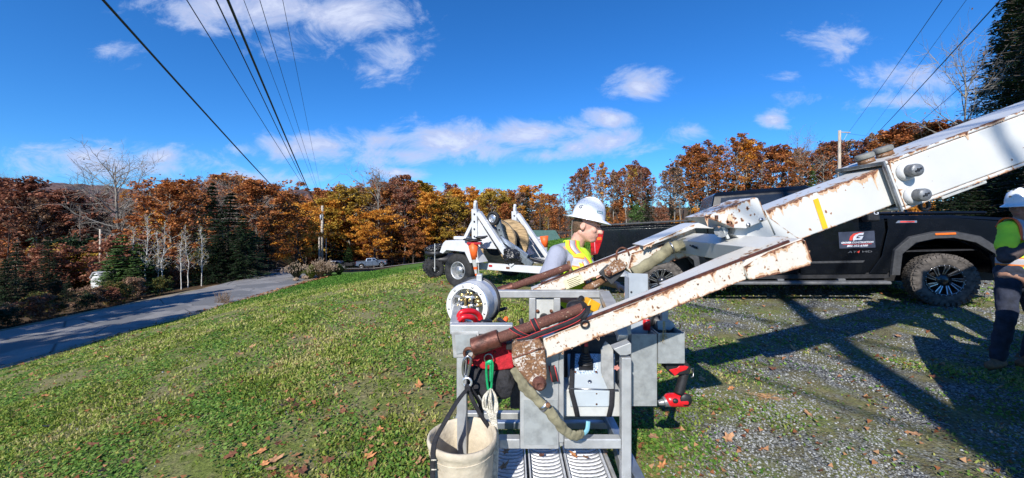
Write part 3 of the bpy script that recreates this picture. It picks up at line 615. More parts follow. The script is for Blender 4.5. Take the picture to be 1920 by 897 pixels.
def where(px, z):
    T_ = {'M': [(520, 'left of the road bend'), (596, 'just left of the far utility pole'), (640, 'just right of the far utility pole'), (672, 'above the small silver pickup'), (730, 'behind the round orange maple'), (780, 'right of the round orange maple'), (830, 'left of the reel trailer'), (880, 'above the left trailer upright'), (940, 'above the wooden reel'), (990, 'above the far trailer upright'), (2000, 'between the trailer and the white hard hat')],
     'R': [(1066, 'left of the white hard hat'), (1135, 'above the white hard hat'), (1200, 'above the pickup tailgate'), (1260, 'above the pickup bed'), (1325, 'left of the pickup cab'), (1390, 'above the rear of the pickup cab'), (1450, 'above the pickup roof'), (1510, 'right of the pickup roof'), (1570, 'left of the tall utility pole'), (1625, 'right of the tall utility pole'), (1720, 'above the boom collar'), (3000, 'above the outer boom')],
     'L': [(-20, 'beyond the left picture edge'), (60, 'at the far left'), (130, 'left of the white shed'), (205, 'above the white shed'), (260, 'around the large bare tree'), (330, 'above the slim birches'), (400, 'right of the slim birches'), (460, 'above the dark hemlocks'), (3000, 'above the road bend')]}[z]
    for a, b in T_:
        if px < a: return b
def plant(key, px, Y, ytop, leaf, label, group, bark=None, name=None, cat='tree', wx=1.0, zt=None, X=None, lean=0):
    global tree_n; tree_n += 1
    X = (px-960)/FPX*Y if X is None else X; z0 = Hf(X, Y)-.05; zt = CAMZ+(HY-ytop)/FPX*Y if zt is None else zt; h = max(.6, (zt-z0))/1.02
    rn = random.Random(tree_n*13+5); tm, cm_ = rn.choice(PROT[key])
    t = thing(name or {'spruce': 'spruce_tree', 'hemlock': 'hemlock_tree', 'pine': 'pine_tree', 'bush': 'shrub', 'nearfir': 'hemlock_tree', 'bare': 'bare_tree', 'sapling': 'birch_tree'}.get(key, 'maple_tree'), label, cat, (X, Y, z0), group=group)
    t.rotation_euler = (lean, 0, rn.uniform(0, 6.28)); t.scale = (h*wx, h*wx, h)
    a = bpy.data.objects.new('trunk', tm); COL.objects.link(a); a.parent = t
    a.material_slots[0].link = 'OBJECT'; a.material_slots[0].material = bark or bark_d
    if cm_ is not None:
        b_ = bpy.data.objects.new('crown', cm_); COL.objects.link(b_); b_.parent = t
        b_.material_slots[0].link = 'OBJECT'; b_.material_slots[0].material = LF[leaf]
    return t
rt = random.Random(99)
def ymid(px):   # skyline of the middle forest
    return np.interp(px, [395,430,470,520,560,600,650,690,720,760,800,850,900,950,1000,1040,1060], [345,345,350,372,370,366,358,372,358,345,350,362,362,365,368,380,372])
def yright(px): return np.interp(px, [1040,1070,1110,1150,1190,1230,1280,1330,1400,1450,1490,1540,1600,1660,1720,1800,1860], [375,330,300,318,292,330,288,262,244,262,275,270,250,242,232,222,215])
# middle forest wall beyond the driveway
gM = 'autumn trees of the wall beyond the driveway'
for row, (Y0, n, dz) in enumerate(((93, 24, 0), (104, 26, 6), (118, 26, 3))):
    for i in range(n):
        px = 415+(i+rt.uniform(-.3, .3))*(1060-415)/n; Y = Y0+rt.uniform(-4, 4)
        if row == 0 and px < 560: Y = Y*.78
        leaf = rt.choices(['rust', 'orange', 'redbrown', 'gold', 'thinbrown'], [3.4, 4, 2, 2.2, 1.6])[0]
        if px < 530 and leaf == 'gold': leaf = 'rust'
        word = {'rust': 'rust red', 'orange': 'bright orange', 'redbrown': 'red brown', 'gold': 'golden yellow', 'thinbrown': 'thin pale brown'}[leaf]
        plant(rt.choice(['forest', 'round', 'forest', 'airy', 'bare' if row == 0 and i % 5 == 2 else 'round']), px, Y, ymid(px)+rt.uniform(-9, 26)-(3 if row else 0), leaf, ['front', 'middle', 'rear'][row]+' row '+word+' autumn maple '+where(px, 'M'), 'far autumn maples '+where(px, 'M'), bark=rt.choice([bark_d, bark_g]), wx=rt.uniform(1.0, 1.3))
for px, y in ((672, 345), (985, 352), (945, 374), (880, 440), (600, 440), (750, 440), (1015, 402)):
    plant('spruce', px, 96, y, 'hemlock', 'dark pointed spruce among the orange maples beyond the driveway', 'spruces in the far forest wall')
for px in (560, 600, 640, 680, 715, 745, 775, 805, 835, 862, 890, 925, 965, 1000, 1035):
    plant('bush', px, 92+rt.uniform(-3, 3), 470+rt.uniform(-12, 8), rt.choice(['redbrown', 'rust', 'hemlock', 'thinbrown', 'hemlock']), 'dark brush at the forest foot '+where(px, 'M'), 'brush at the foot of the far forest', name='shrub', cat='shrub', wx=1.1)
for i in range(34):
    px = 470+i*17+rt.uniform(-6, 6)
    plant('bush', px, 99+rt.uniform(-2, 14), 452+rt.uniform(-16, 10), rt.choice(['redbrown', 'rust', 'hemlock', 'thinbrown', 'hemlock', 'orange']), 'dim understory '+where(px, 'M'), 'understory of the far forest', name='shrub', cat='shrub', wx=1.0)
plant('bare', 708, 90, 330, 'thinbrown', 'bare pale branched tree rising above the orange crowns', None, bark=bark_g)
plant('round', 702, 84, 399, 'orange', 'round bright orange maple right behind the small silver pickup', None, wx=1.25)
plant('round', 775, 88, 432, 'rust', 'low rust red maple beside the round orange maple', None, wx=1.1)
plant('pine', 654, 82, 454, 'pine', 'small bluish green pine left of the silver pickup', None, name='pine_tree', wx=.95)
plant('pine', 800, 82, 478, 'pine', 'small green fir by the bend of the driveway', 'two small firs by the driveway', name='fir_tree', wx=.8)
plant('pine', 822, 82, 474, 'pine', 'small green fir by the bend of the driveway', 'two small firs by the driveway', name='fir_tree', wx=.8)
# right woods behind the black pickup
gR = 'tall woods behind the black pickup'
for row, (Y0, n) in enumerate(((48, 40), (57, 30), (68, 16))):
    for i in range(n):
        px = 1045+(i+rt.uniform(-.35, .35))*(1850-1045)/n; Y = Y0+rt.uniform(-3, 3)
        key = rt.choices(['forest', 'airy', 'sapling', 'spruce'], [1.5, 9, 2.6 if px > 1440 else 2.0, 1.8 if px < 1500 else .8])[0]
        leaf = {'spruce': rt.choice(['hemlock', 'pine']), 'sapling': 'thinbrown'}.get(key) or rt.choices(['rust', 'redbrown', 'orange', 'gold', 'thinbrown'], [3.6, 6, .5, .7, 3.0])[0]
        word = {'rust': 'rust red', 'orange': 'orange', 'redbrown': 'red brown', 'gold': 'yellowish', 'thinbrown': 'thin brown', 'hemlock': 'dark green', 'pine': 'green'}[leaf]
        kind = {'spruce': 'spruce', 'sapling': 'nearly bare pale sapling', 'airy': 'sparse tall maple', 'forest': 'leafy tall maple'}[key]
        top_ = yright(px)+rt.uniform(-6, 18)+(rt.uniform(30, 80) if key == 'spruce' else 0)
        plant(key, px, Y, top_, leaf, ['front', 'middle', 'rear'][row]+' row '+word+' '+kind+' '+where(px, 'R'), 'woods '+where(px, 'R'), bark=rt.choice([bark_g, bark_d, bark_g]), wx=rt.uniform(.85, 1.2) if key != 'spruce' else .85)
for i in range(22):
    px = 1050+i*37+rt.uniform(-10, 10)
    plant('bush', px, 47+rt.uniform(-2, 3), 398+rt.uniform(-14, 10), rt.choice(['redbrown', 'rust', 'gold', 'pine', 'orange', 'shrub']), 'young undergrowth '+where(px, 'R'), 'undergrowth behind the black pickup', name='shrub', cat='shrub', wx=.8)
for i, px in enumerate((1072, 1096, 1122, 1150, 1176, 1200, 1226, 1252, 1276, 1300, 1326, 1350)):
    key = ['airy', 'airy', 'sapling', 'airy'][i % 4]; plant(key, px, 45.5+(i*7 % 4), yright(px)+(i*5 % 14)-3, ['redbrown', 'rust', 'thinbrown', 'thinbrown', 'rust'][i % 5], ['slender', 'leaning', 'straight', 'forked', 'thin crowned', 'tall'][i % 6]+' woodland edge maple '+where(px, 'R'), 'woodland edge trees behind the pickup', bark=bark_g, wx=1.0, lean=R((i*37 % 7-3)*.8))
for i, px in enumerate((1108, 1166, 1262, 1310, 1372, 1404)):
    plant('spruce', px, 50+i % 3, yright(px)+48+(i*13 % 30), ['pine', 'hemlock'][i % 2], ['small green', 'dark narrow'][i % 2]+' spruce '+where(px, 'R'), 'spruces under the woodland edge', wx=.9)
plant('spruce', 1216, 44, 352, 'hemlock', 'dark spruce standing alone right of the white hard hat', None, wx=1.15)
plant('pine', 1530, 48, 325, 'pine', 'low green pine just left of the tall utility pole', None, name='pine_tree', wx=.8)
plant('bare', 1506, 46, 272, 'thinbrown', 'pale bare tree with forked limbs left of the right utility pole', None, bark=bark_g, wx=.8)
# left roadside woods
gL = 'roadside woods left of the road'
SKY = lambda px: np.interp(px, [-150, 0, 60, 120, 200, 300, 340, 400, 470, 520], [320, 322, 330, 345, 345, 345, 330, 340, 345, 365])
for row, (Y0, n) in enumerate(((37, 13), (44, 16), (53, 18), (64, 18))):
    for i in range(n):
        px = -150+(i+rt.uniform(-.3, .3))*(540+150)/n; Y = Y0+rt.uniform(-2, 3)
        X_ = (px-960)/FPX*Y
        if X_ > -29-(.45*(Y-46) if Y > 46 else 0): continue
        key = rt.choices(['forest', 'airy', 'bare', 'spruce', 'sapling'], [3.2, 5, 3, 2.2, 2.2])[0]
        if px < 200: leaf = rt.choices(['redbrown', 'thinbrown', 'rust'], [4, 4, 1])[0]
        elif px < 330: leaf = rt.choices(['orange', 'thinbrown', 'rust'], [2, 2, 3])[0]
        else: leaf = rt.choices(['rust', 'orange', 'redbrown', 'thinbrown'], [4, 3, 2, 2])[0]
        if key == 'spruce': leaf = 'hemlock'
        word = {'rust': 'rust red', 'orange': 'orange', 'redbrown': 'red brown', 'thinbrown': 'thin brown', 'hemlock': 'dark green'}[leaf]
        kind = {'spruce': 'spruce', 'sapling': 'pale thin birch', 'airy': 'sparse maple', 'forest': 'leafy maple', 'bare': 'leafless tree'}[key]
        plant(key, px, Y, SKY(px)+rt.uniform(-2, 34)+(20 if key == 'spruce' else 0)+(14 if row == 0 else 0), leaf, ['front', 'second', 'third', 'rear'][row]+' row '+word+' '+kind+' '+where(px, 'L'), 'roadside woods '+where(px, 'L'), bark=rt.choice([bark_g, bark_d, bark_g]), wx=rt.uniform(.95, 1.3))
for i in range(34):
    px = -120+i*19+rt.uniform(-6, 6); Y = 36+rt.uniform(0, 16); X_ = (px-960)/FPX*Y
    if X_ > -27.5-(.5*(Y-40) if Y > 40 else 0): continue
    plant(rt.choice(['bush', 'bush', 'hemlock', 'pine']), px, Y, 448+rt.uniform(-25, 22), rt.choice(['redbrown', 'hemlock', 'thinbrown', 'hemlock', 'rust', 'pine']), 'dim roadside understory '+where(px, 'L'), 'understory of the roadside woods', name='shrub', cat='shrub', wx=.95)
for i in range(22):
    px = 40+i*14+rt.uniform(-6, 6); Y = rt.uniform(30, 34); X_ = (px-960)/FPX*Y
    plant(rt.choice(['bush', 'bush', 'sapling', 'pine']), px, Y, 462+rt.uniform(-25, 40), rt.choice(['redbrown', 'hemlock', 'thinbrown', 'shrub', 'rust', 'gold']), ['tall ', 'low ', 'loose ', 'dense ', 'twiggy '][i % 5]+'thicket behind the road verge '+where(px, 'L'), 'thicket behind the road verge', name='shrub', cat='shrub', wx=1.1, bark=bark_g)
plant('bare', 226, 35.5, 305, 'thinbrown', 'large bare pale tree with spreading limbs against the sky', None, bark=bark_g, wx=1.2)
plant('round', 318, 34, 352, 'rust', 'dense rust orange maple right of the large bare tree', None, wx=1.05, bark=bark_g)
plant('round', 490, 45, 346, 'rust', 'broad rust red maple overhanging the road bend', None, wx=1.2)
plant('round', 560, 55, 392, 'orange', 'orange maple hanging over the far road bend', None, wx=1.15)
plant('round', 130, 40, 372, 'redbrown', 'red brown maple above the white shed', None, wx=1.2)
plant('round', 40, 38, 350, 'redbrown', 'dull red maple at the far left of the skyline', None, wx=1.2)
for px, Y, y, wx in ((430, 33, 356, 1.45), (458, 32.5, 400, 1.5), (396, 35, 336, .95), (500, 41, 430, 1.3), (408, 31.5, 440, 1.5)):
    plant('hemlock', px, Y, y, 'hemlock', {430: 'widest', 458: 'lower right', 396: 'tallest pointed', 500: 'small far', 408: 'lowest front'}[px]+' dark hemlock by the road before the bend', 'dark hemlocks before the road bend', wx=wx)
for px, Y, y, wx in ((236, 27.2, 436, 1.5), (216, 26.6, 468, 1.4), (262, 27.6, 452, 1.3), (246, 26.4, 490, 1.5)):
    plant('pine', px, Y, y, 'pine', {236: 'tallest', 216: 'leftmost', 262: 'right hand', 246: 'lowest front'}[px]+' sunlit green pine right of the white shed', 'green pines beside the white shed', wx=wx)
for px, Y, y in ((246, 27.8, 420), (270, 27.5, 395), (296, 28.2, 425), (304, 28.2, 410), (340, 28.5, 432), (352, 29.5, 418), (378, 30, 420), (200, 30.5, 440)):
    plant('sapling', px, Y, y, 'gold', 'slim white stemmed birch at the road edge, number '+str(1) if 0 else {246: 'leftmost', 270: 'tallest', 296: 'short', 304: 'forked', 340: 'middle right', 352: 'rear right', 378: 'rightmost', 200: 'farthest left, thin'}[px]+' white stemmed birch at the road edge', 'slim birches at the road edge', bark=bark_w, wx=1.1)
for px, Y, y, wx in ((-40, 20.5, 470, 1.3), (10, 21, 482, 1.3), (60, 22, 505, 1.35), (105, 23, 512, 1.25), (30, 25, 450, 1.1), (90, 27, 440, 1.0), (128, 25, 515, 1.0)):
    plant('hemlock', px, Y, y, 'hemlock', 'shadowy roadside hemlock '+{-40: 'cut by the left picture edge', 10: 'at the left picture edge', 60: 'in front, second from the left', 105: 'left of the white shed', 30: 'taller, behind the edge trees', 90: 'taller, behind and left of the shed', 128: 'small, nearest the white shed'}[px], 'shadowy hemlocks at the far left roadside', wx=wx)
for i in range(26):
    px = 135+i*16+rt.uniform(-6, 6); Y = 26.3+.28*max(0, px-200)/10+rt.uniform(0, 1.5)
    X_ = (px-960)/FPX*Y
    if 128 < px < 222: continue
    if X_ > -23.6-(.7*max(0, Y-31)): X_ = -24-(.75*max(0, Y-31))
    plant('bush', px, Y, 0, rt.choice(['shrub', 'pine', 'redbrown', 'shrub', 'hemlock', 'thinbrown']), ['twiggy ', 'leafy ', 'tangled ', 'rounded '][i % 4]+'low brush on the left road edge '+where(px, 'L'), 'low brush along the left edge of the road', name='shrub', cat='shrub', wx=.75, X=X_, zt=Hf(X_, Y)+rt.uniform(1.0, 2.3))
for i in range(20):
    Y = 13.5+i*.66; X_ = -23.3-rt.uniform(0, 1.4)-.05*(Y-14)
    plant('bush', 0, Y, 0, ['shrub', 'hemlock', 'thinbrown', 'redbrown', 'shrub'][i % 5], 'low weeds on the near left verge, '+['first', 'second', 'third', 'fourth', 'fifth', 'sixth', 'seventh', 'eighth', 'ninth', 'tenth'][i//2]+' pair from the left edge', 'weeds on the near left verge', name='shrub', cat='shrub', wx=1.1, X=X_, zt=Hf(X_, Y)+rt.uniform(.5, 1.2))
# trees standing further back along the left verge: they shade the road
for i, (X_, Y, h) in enumerate(((-24.6, 14, 6), (-25.5, 9, 8), (-25, 4, 9), (-24, -1, 11), (-26, -7, 12))):
    plant(['hemlock', 'forest', 'spruce', 'forest'][i % 4], 0, Y, 0, ['hemlock', 'rust', 'hemlock', 'redbrown'][i % 4], ['nearest the hemlocks', 'second', 'third', 'fourth', 'farthest back'][i]+' of the roadside trees beyond the left edge of the view', 'roadside trees beyond the left edge', X=X_, zt=h, wx=1.1)
# near conifers on the right
for X_, Y, h, wx in ((21.2, 14.2, 14.0, .85), (23.8, 17.0, 15.5, .9), (28, 20.5, 15, 1.0), (18.9, 11.4, 11.5, .85), (22.5, 13, 13, 1)):
    plant('nearfir', 0, Y, 0, 'hemlock', 'tall dark hemlock at the right edge, '+{14.2: 'its crown nearest the sky', 17.0: 'second from the left', 20.5: 'farthest back', 11.4: 'nearest the boom', 13: 'deep in the stand'}[Y], 'tall dark hemlocks at the right edge', X=X_, zt=h, wx=wx)
for i in range(9):
    X_ = 14.0+i*2.2; Y = 12.2+i*1.45
    plant('hemlock', 0, Y, 0, 'hemlock', ['first', 'second', 'third', 'fourth', 'fifth', 'sixth', 'seventh', 'eighth', 'ninth'][i]+' low dark evergreen from the pickup hood back into the shade', 'low dark evergreens behind the pickup hood', X=X_, zt=2.9+.38*i, wx=1.5)
plant('airy', 1600, 50, 262, 'redbrown', 'thin red brown maple just right of the tall utility pole', None, wx=.9)
plant('bare', 1805, 17, 110, 'thinbrown', 'bare thin tree left of the tall dark hemlocks', None, bark=bark_g, wx=.55)
plant('forest', 1760, 24, 225, 'rust', 'rust brown oak crown showing above the boom', 'rust brown oaks above the boom', wx=1.2); plant('forest', 1700, 30, 232, 'rust', 'lower rust brown oak crown right of the boom collar', 'rust brown oaks above the boom', wx=1.2)
# a bare tree behind the camera whose trunk shadow crosses the gravel
bv_ = thing('bare_tree', 'bare tree standing behind the viewer on the yard', 'tree', (.25, -6.0, Hf(.25, -6)))
mbt = MB(); mbt.tube([(0, 0, 0), (.02, .0, 3), (-.05, .02, 6), (.05, 0, 9), (0, .1, 12)], [.26, .22, .19, .14, .06], 10); mbt.tube([(-.04, 0, 5.6), (.55, .1, 6.5), (1.2, .2, 7.1), (2.2, .2, 7.6)], [.10, .08, .06, .02], 7); mbt.tube([(-.02, 0, 6.8), (-.5, .1, 7.6), (-.8, .2, 8.8)], [.05, .03, .01], 7); mbt.tube([(0, 0, 5.0), (.9, .1, 5.3), (1.5, .1, 5.2)], [.045, .035, .01], 6); mbt.tube([(0.03, 0, 8.5), (.9, 0, 9.6), (1.3, 0, 10.6)], [.04, .03, .01], 6)
mbt.build('trunk', bark_g, bv_, world=False)
# ================================================================== BOOM TRUCK
V3 = Vector
bt = thing('boom_truck', 'white rusty telescopic boom with two forked arms reaching down from the upper right', 'boom truck', (5.9, 2.2, Hf(5.9, 2.2)))
bd = V3((.938, 0, .347)).normalized(); bn = V3((-.347, 0, .938)).normalized(); A0 = W(1657, 304, 2.02)
def B(s, h, y): p = A0+bd*s+bn*h; return V3((p.x, y, p.z))
def bbox(mb, s0, s1, h0, h1, y0, y1, mi=0):
    c = (B(s0, h0, y0)+B(s1, h1, y1))/2
    # keep local axes: x along the boom, y across, z normal
    rot = Matrix((bd, V3((0, 1, 0)), bn)).transposed(); return mb.box(c, (s1-s0, y1-y0, h1-h0), rot, mi)
# outer box: four plates so that the collar end reads hollow
mb = MB(); bbox(mb, 0, 4.15, -.020, 0, 2.02, 2.32); bbox(mb, 0, 4.15, -.285, -.265, 2.02, 2.32); bbox(mb, 0.0, 4.149, -.265, -.020, 2.021, 2.045); bbox(mb, 0, 4.149, -.265, -.020, 2.295, 2.319)
outer = mb.build('outer_boom', M['boom'], bt, bevel=.009)
mb = MB(); bbox(mb, -.004, .007, -.286, 0.003, 2.018, 2.030); bbox(mb, -.004, .007, -.014, .003, 2.031, 2.322)
mb.build('collar_lip', M['greypin'], outer)
mb = MB(); bbox(mb, -.72, 1.2, -.249, -.036, 2.062, 2.268)
inner = mb.build('inner_boom', M['boom'], bt, bevel=.007)
# yellow tape band on the near face
p0 = W(1529, 373.5, 2.0605); p1 = W(1547.5, 429, 2.0605); ax = V3((1, 0, .35)).normalized()*.0145
mb = MB(); mb.prism([p0-ax, p0+ax, p1+ax, p1-ax], (0, -.0015, 0)); mb.build('yellow_stripe', M['yel'], inner)
# weld seam and end plate by the head
mb = MB(); a = W(1434, 394, 2.058); b_ = W(1453, 440, 2.058); mb.tube([a, b_], .004, 6); mb.build('weld_seam', M['whited'], inner)
for i, (s, sz) in enumerate(((.055, .0), (.170, .004))):
    mb = MB(); c = B(s, 0, 2.17); mb.lathe([(.0, 0), (.040, 0), (.038, .028), (.0, .028)], c, bn, 24)
    pd = mb.build('wear_pad_housing', M['armtip'], bt)
    mb = MB(); mb.lathe([(0, .028), (.043, .028), (.045, .034), (.045, .05), (.041, .055), (0, .055)], c, bn, 28); mb.build('pad_cap', M['padcap'], pd, label='grey round cap of the wear pad')
for (px, py) in ((1697, 322), (1711, 367)):
    c = W(px, py, 2.018); mb = MB(); mb.lathe([(.0, 0), (.050, 0), (.050, .004), (.046, .018), (.036, .024), (.0, .024)], c, (0, -1, 0), 30)
    pn = mb.build('boom_pin', M['white'], bt)
    mb = MB(); c2 = c+V3((0, -.024, 0)); mb.lathe([(.0, 0), (.034, 0), (.034, .034), (.031, .042), (0, .042)], c2, (0, -1, 0), 26); mb.build('pin_head', M['greypin'], pn)
    mb = MB()
    for k in (-1, 1): mb.cyl(c2+V3((.013*k, -.041, .007*k)), c2+V3((.013*k, -.0455, .007*k)), .0052, n=8)
    mb.box(c2+V3((0, -.043, 0)), (.014, .004, .016)); mb.build('pin_bolt', M['black'], pn)
# clamp ring and underside plate
mb = MB(); mb.torus(W(1733, 386, 2.10), (0, 1, 0), .024, .010, 20, 8); mb.build('cable_ring', M['black'], bt)
mb = MB(); bbox(mb, .24, .50, -.305, -.288, 2.03, 2.12); mb.build('underside_plate', M['whited'], bt, bevel=.004)
# fitting added atop the boom, out of view, for its shadow beside the wheel
mb = MB(); bbox(mb, 2.55, 2.9, .0, .17, 2.08, 2.26); mb.ell(B(2.7, .2, 2.17), (.12, .1, .1)); mb.build('unseen_boom_fitting', M['whited'], bt, bevel=.02)
# ---- head: cap box over the tip
mb = MB(); Yn, Yf = 2.0, 2.245
f = [W(x, y, Yn) for x, y in ((1321, 407), (1416, 370.3), (1422, 371.5), (1438, 413), (1399, 429), (1376, 428), (1360, 421))]
mb.prism(f, (0, Yf-Yn, 0)); hd = mb.build('boom_tip', M['boom'], bt, bevel=.006)
mb = MB()
for x, y in ((1402, 422), (1426, 412.5)): mb.lathe([(0, 0), (.011, 0), (.011, .008), (.0, .010)], W(x, y, Yn), (0, -1, 0), 12)
mb.build('bolt', M['steel'], hd)
mb = MB(); mb.box(W(1322, 408.5, 2.11), (.012, .25, .022), Matrix.Rotation(R(0), 3, 'Y')); mb.build('lip', M['rust'], hd)
# rotator fork under the head, cross member, side plates
mb = MB(); f = [W(x, y, 2.06) for x, y in ((1432, 396), (1380, 428), (1376, 440), (1386, 447), (1440, 447), (1456, 444))]; mb.prism(f, (0, .17, 0)); mb.build('tip_fork', M['boom'], bt, bevel=.005)
mb = MB(); mb.cyl(W(1352, 434, 2.06), W(1352, 434, 2.20), .034, n=24); mb.build('pivot_drum', M['greypin'], bt)
mb = MB(); mb.prism([W(x, y, 2.05) for x, y in ((1353, 426), (1358, 425), (1369, 447), (1364, 449))], (0, .015, 0)); mb.build('pivot_lug', M['whited'], bt, bevel=.002)
ad = V3((.933, 0, .36)).normalized(); an = V3((-.36, 0, .933)).normalized()
EL = W(1504, 447, 1.66)                      # elbow, top front edge
def arm(y0, dz, sgn, label=None):
    """one forked arm: y0 = near face, y grows away; returns part"""
    o = V3((0, y0-1.66, dz))
    def q(px, py): p = W(px, py, 1.66); return p+o
    yb = .10*1
    mb = MB(); mb.prism([q(*p) for p in ((1018, 636), (1391, 487.5), (1400, 524.5), (1024, 673))], (0, yb, 0))
    body = mb.build('fork_arm', M['arm'], bt, bevel=.005)
    if label: body['label'] = label
    # elbow block, slightly wider than the tube
    mb = MB(); mb.prism([q(*p)+V3((0, -.005, 0)) for p in ((1391, 497), (1399, 487), (1440, 471.5), (1496, 449), (1504, 447), (1509, 451), (1521, 491), (1519, 497), (1462, 513), (1410, 525.5), (1402, 524))], (0, yb+.02, 0))
    mb.build('elbow_block', M['arm'], bt, bevel=.008)
    # rust rail along the top edge
    mb = MB(); mb.beam(q(1046, 622)+V3((0, .004, .006)), q(1480, 455)+V3((0, .004, .006)), .012, .010, up=an); mb.build('edge_rail', M['maroon'], body)
    return body, q
nb_, qn = arm(1.66, 0, 1, 'near fork arm, white with rust chips')
fb_, qf = arm(2.66, .045, 1, 'far fork arm behind the cage')
# top gusset plates of the near arm
mb = MB()
g1 = W(1306, 513, 1.80); g2 = W(1400, 470, 1.82); g3 = W(1492, 449, 1.70); g4 = W(1500, 451.5, 1.662); g5 = W(1311, 520, 1.662)
nz = V3((0, 0, .008)); mb.prism([EL+ad*(-.62)+V3((0, .15, 0)), EL+ad*(-.30)+V3((0, .20, 0)), EL+ad*.01+V3((0, .20, 0)), EL+ad*.01+V3((0, .095, 0)), EL+ad*(-.62)+V3((0, .095, 0))], an*-.010); mb.build('gusset_plate', M['arm'], bt, bevel=.002)
# cross member joining the two arms behind the elbow
mb = MB(); c = EL+ad*(-.075)+an*(-.062); mb.box(V3((c.x, 2.21, c.z+.012)), (.135, .90, .105), Matrix((ad, V3((0, 1, 0)), an)).transposed()); xm = mb.build('cross_member', M['boom'], bt, bevel=.006)
mb = MB(); mb.lathe([(0, 0), (.012, 0), (.012, .006), (0, .008)], W(1389, 466, 2.0)+V3((-.02, 0, 0)), (-1, -.2, 0), 12); mb.build('bolt', M['steel'], xm)
# far arm flanges, as in the view behind the head
mb = MB(); mb.prism([W(*p, 2.64) for p in ((1183, 476), (1213, 463), (1300, 441), (1338, 441), (1338, 470), (1290, 482), (1184, 513), (1176, 505))], (0, .13, 0)); mb.build('flange_plate', M['arm'], bt, bevel=.004)
mb = MB(); mb.prism([W(*p, 2.58) for p in ((1204, 461), (1302, 420), (1312, 418), (1338, 424), (1338, 429), (1305, 428), (1212, 464))], (0, .22, 0)); mb.build('flange_lip', M['boom'], bt, bevel=.003)
mb = MB(); mb.prism([W(*p, 2.60) for p in ((1133, 507), (1152, 489), (1164, 487), (1174, 498), (1172, 505), (1151, 515), (1143, 520), (1135, 516))], (0, .02, 0)); lg = mb.build('pivot_lug', M['armtip'], bt, bevel=.002)
mb = MB(); mb.lathe([(0, 0), (.020, 0), (.018, .012), (0, .014)], W(1142, 512, 2.60), (0, -1, 0), 14); mb.build('bolt', M['rust'], lg)
mb = MB(); mb.prism([W(*p, 2.63) for p in ((1124, 512), (1140, 497), (1176, 503), (1163, 519), (1147, 534))], (0, .05, 0)); mb.build('hinge_bracket', M['trim'], bt, bevel=.003)
mb = MB(); mb.tube(smoothpath([W(*p, 2.66) for p in ((1156, 487), (1157, 472), (1166, 465), (1176, 469), (1180, 480))]), .007, 8); mb.build('lift_loop', M['rust'], bt)
mb = MB(); mb.cyl(W(1095, 545, 2.72), W(1133, 523, 2.72), .03, n=16); mb.build('hydraulic_cylinder', M['armtip'], bt)
mb = MB(); pts = smoothpath([W(*p, 2.56) for p in ((1187, 513), (1215, 496), (1243, 477), (1254, 466), (1270, 462), (1292, 457), (1318, 458))]); mb.tube(pts, [.040+.004*math.sin(i*1.7) for i in range(len(pts))], 12, flat=.7)
sl_ = mb.build('hose_sleeve', M['olive'], bt)
mb = MB(); mb.torus(W(1258, 465, 2.56), W(1270, 462, 2.56)-W(1250, 470, 2.56), .040, .006, 20, 6); mb.build('hose_clamp', M['steel'], sl_)
mb = MB()
for k in range(4):
    pts = smoothpath([W(1290+4*k, 458+2*k, 2.5-.05*k), W(1312+3*k, 462+3*k, 2.45), W(1325, 474+4*k, 2.4), W(1342+4*k, 486+k, 2.35), W(1366, 492+k, 2.25)]); mb.tube(pts, .008, 7)
mb.build('hydraulic_hose', M['black'], bt)
mb = MB(); mb.prism([W(*p, 2.655) for p in ((1056.5, 527), (1089, 514.5), (1095, 530), (1062, 543))], (0, -.002, 0)); lb = mb.build('instruction_plate', mat('cream_label', (.62, .56, .36), .6), bt)
for i, (wd, y0) in enumerate(((.9, 524.0), (.7, 527.2), (.95, 530.4), (.9, 533.4), (.8, 536.2))):
    mb = MB(); a = W(1063+.35*(i*3.2), y0+2.4+.0, 2.6525); e = V3((1, 0, .40)).normalized(); mb.prism([a, a+e*.10*wd, a+e*.10*wd+V3((0, 0, -.0035)), a+V3((0, 0, -.0035))], (0, -.0006, 0)); mb.build('text_line', M['black'], lb)
# ---- near arm end: rusty hook bracket
mb = MB(); mb.prism([W(*p, 1.625) for p in ((959.5, 668), (960, 656), (967, 645), (1012, 637), (1022, 655), (1025, 690), (1026, 710), (1021, 724), (1011, 731.5), (1000, 728), (988, 716), (962, 684))], (0, .165, 0)); br = mb.build('arm_end_bracket', M['armtip'], bt, bevel=.008, seg=3)
mb = MB(); c = W(1011, 718, 1.625); mb.lathe([(0, 0), (.030, 0), (.031, .012), (.022, .016), (.022, .030), (.018, .033), (.010, .033), (.009, .028), (0, .028)], c, (0, -1, 0), 28); mb.build('bracket_pin', M['pipe'], br)
mb = MB(); mb.tube(smoothpath([W(*p, 1.623) for p in ((962, 672), (985, 664), (1010, 655), (1019, 654))]), .004, 6); mb.build('weld_seam', M['rust'], br)
# ---- rust coloured tubes lying on both arms
def rtube(Y, pts, r, rb):
    mb = MB(); mb.cyl(W(*pts[0], Y), W(*pts[1], Y), rb, rb*1.0, n=28); big = mb.build('tube_socket', M['maroon'], bt, bevel=.003)
    mb = MB(); mb.cyl(W(*pts[1], Y)-(W(*pts[1], Y)-W(*pts[0], Y))*.1, W(*pts[2], Y), r, n=24); mb.build('support_tube', M['pipe'], bt, bevel=.002)
    return big
rtube(1.70, ((886, 651), (936, 634), (1092, 578)), .0245, .040)
rtube(2.72, ((930, 549), (962, 538), (1068, 500)), .026, .034)
mb = MB(); mb.prism([W(*p, 2.70) for p in ((1064, 492), (1069, 490), (1073, 512), (1069, 515))], (0, .05, 0)); mb.build('end_lug', M['armtip'], bt)
mb = MB(); a = W(917, 633, 1.70); mb.box(a, (.03, .05, .022)); mb.build('grease_lug', M['maroon'], bt, bevel=.004)
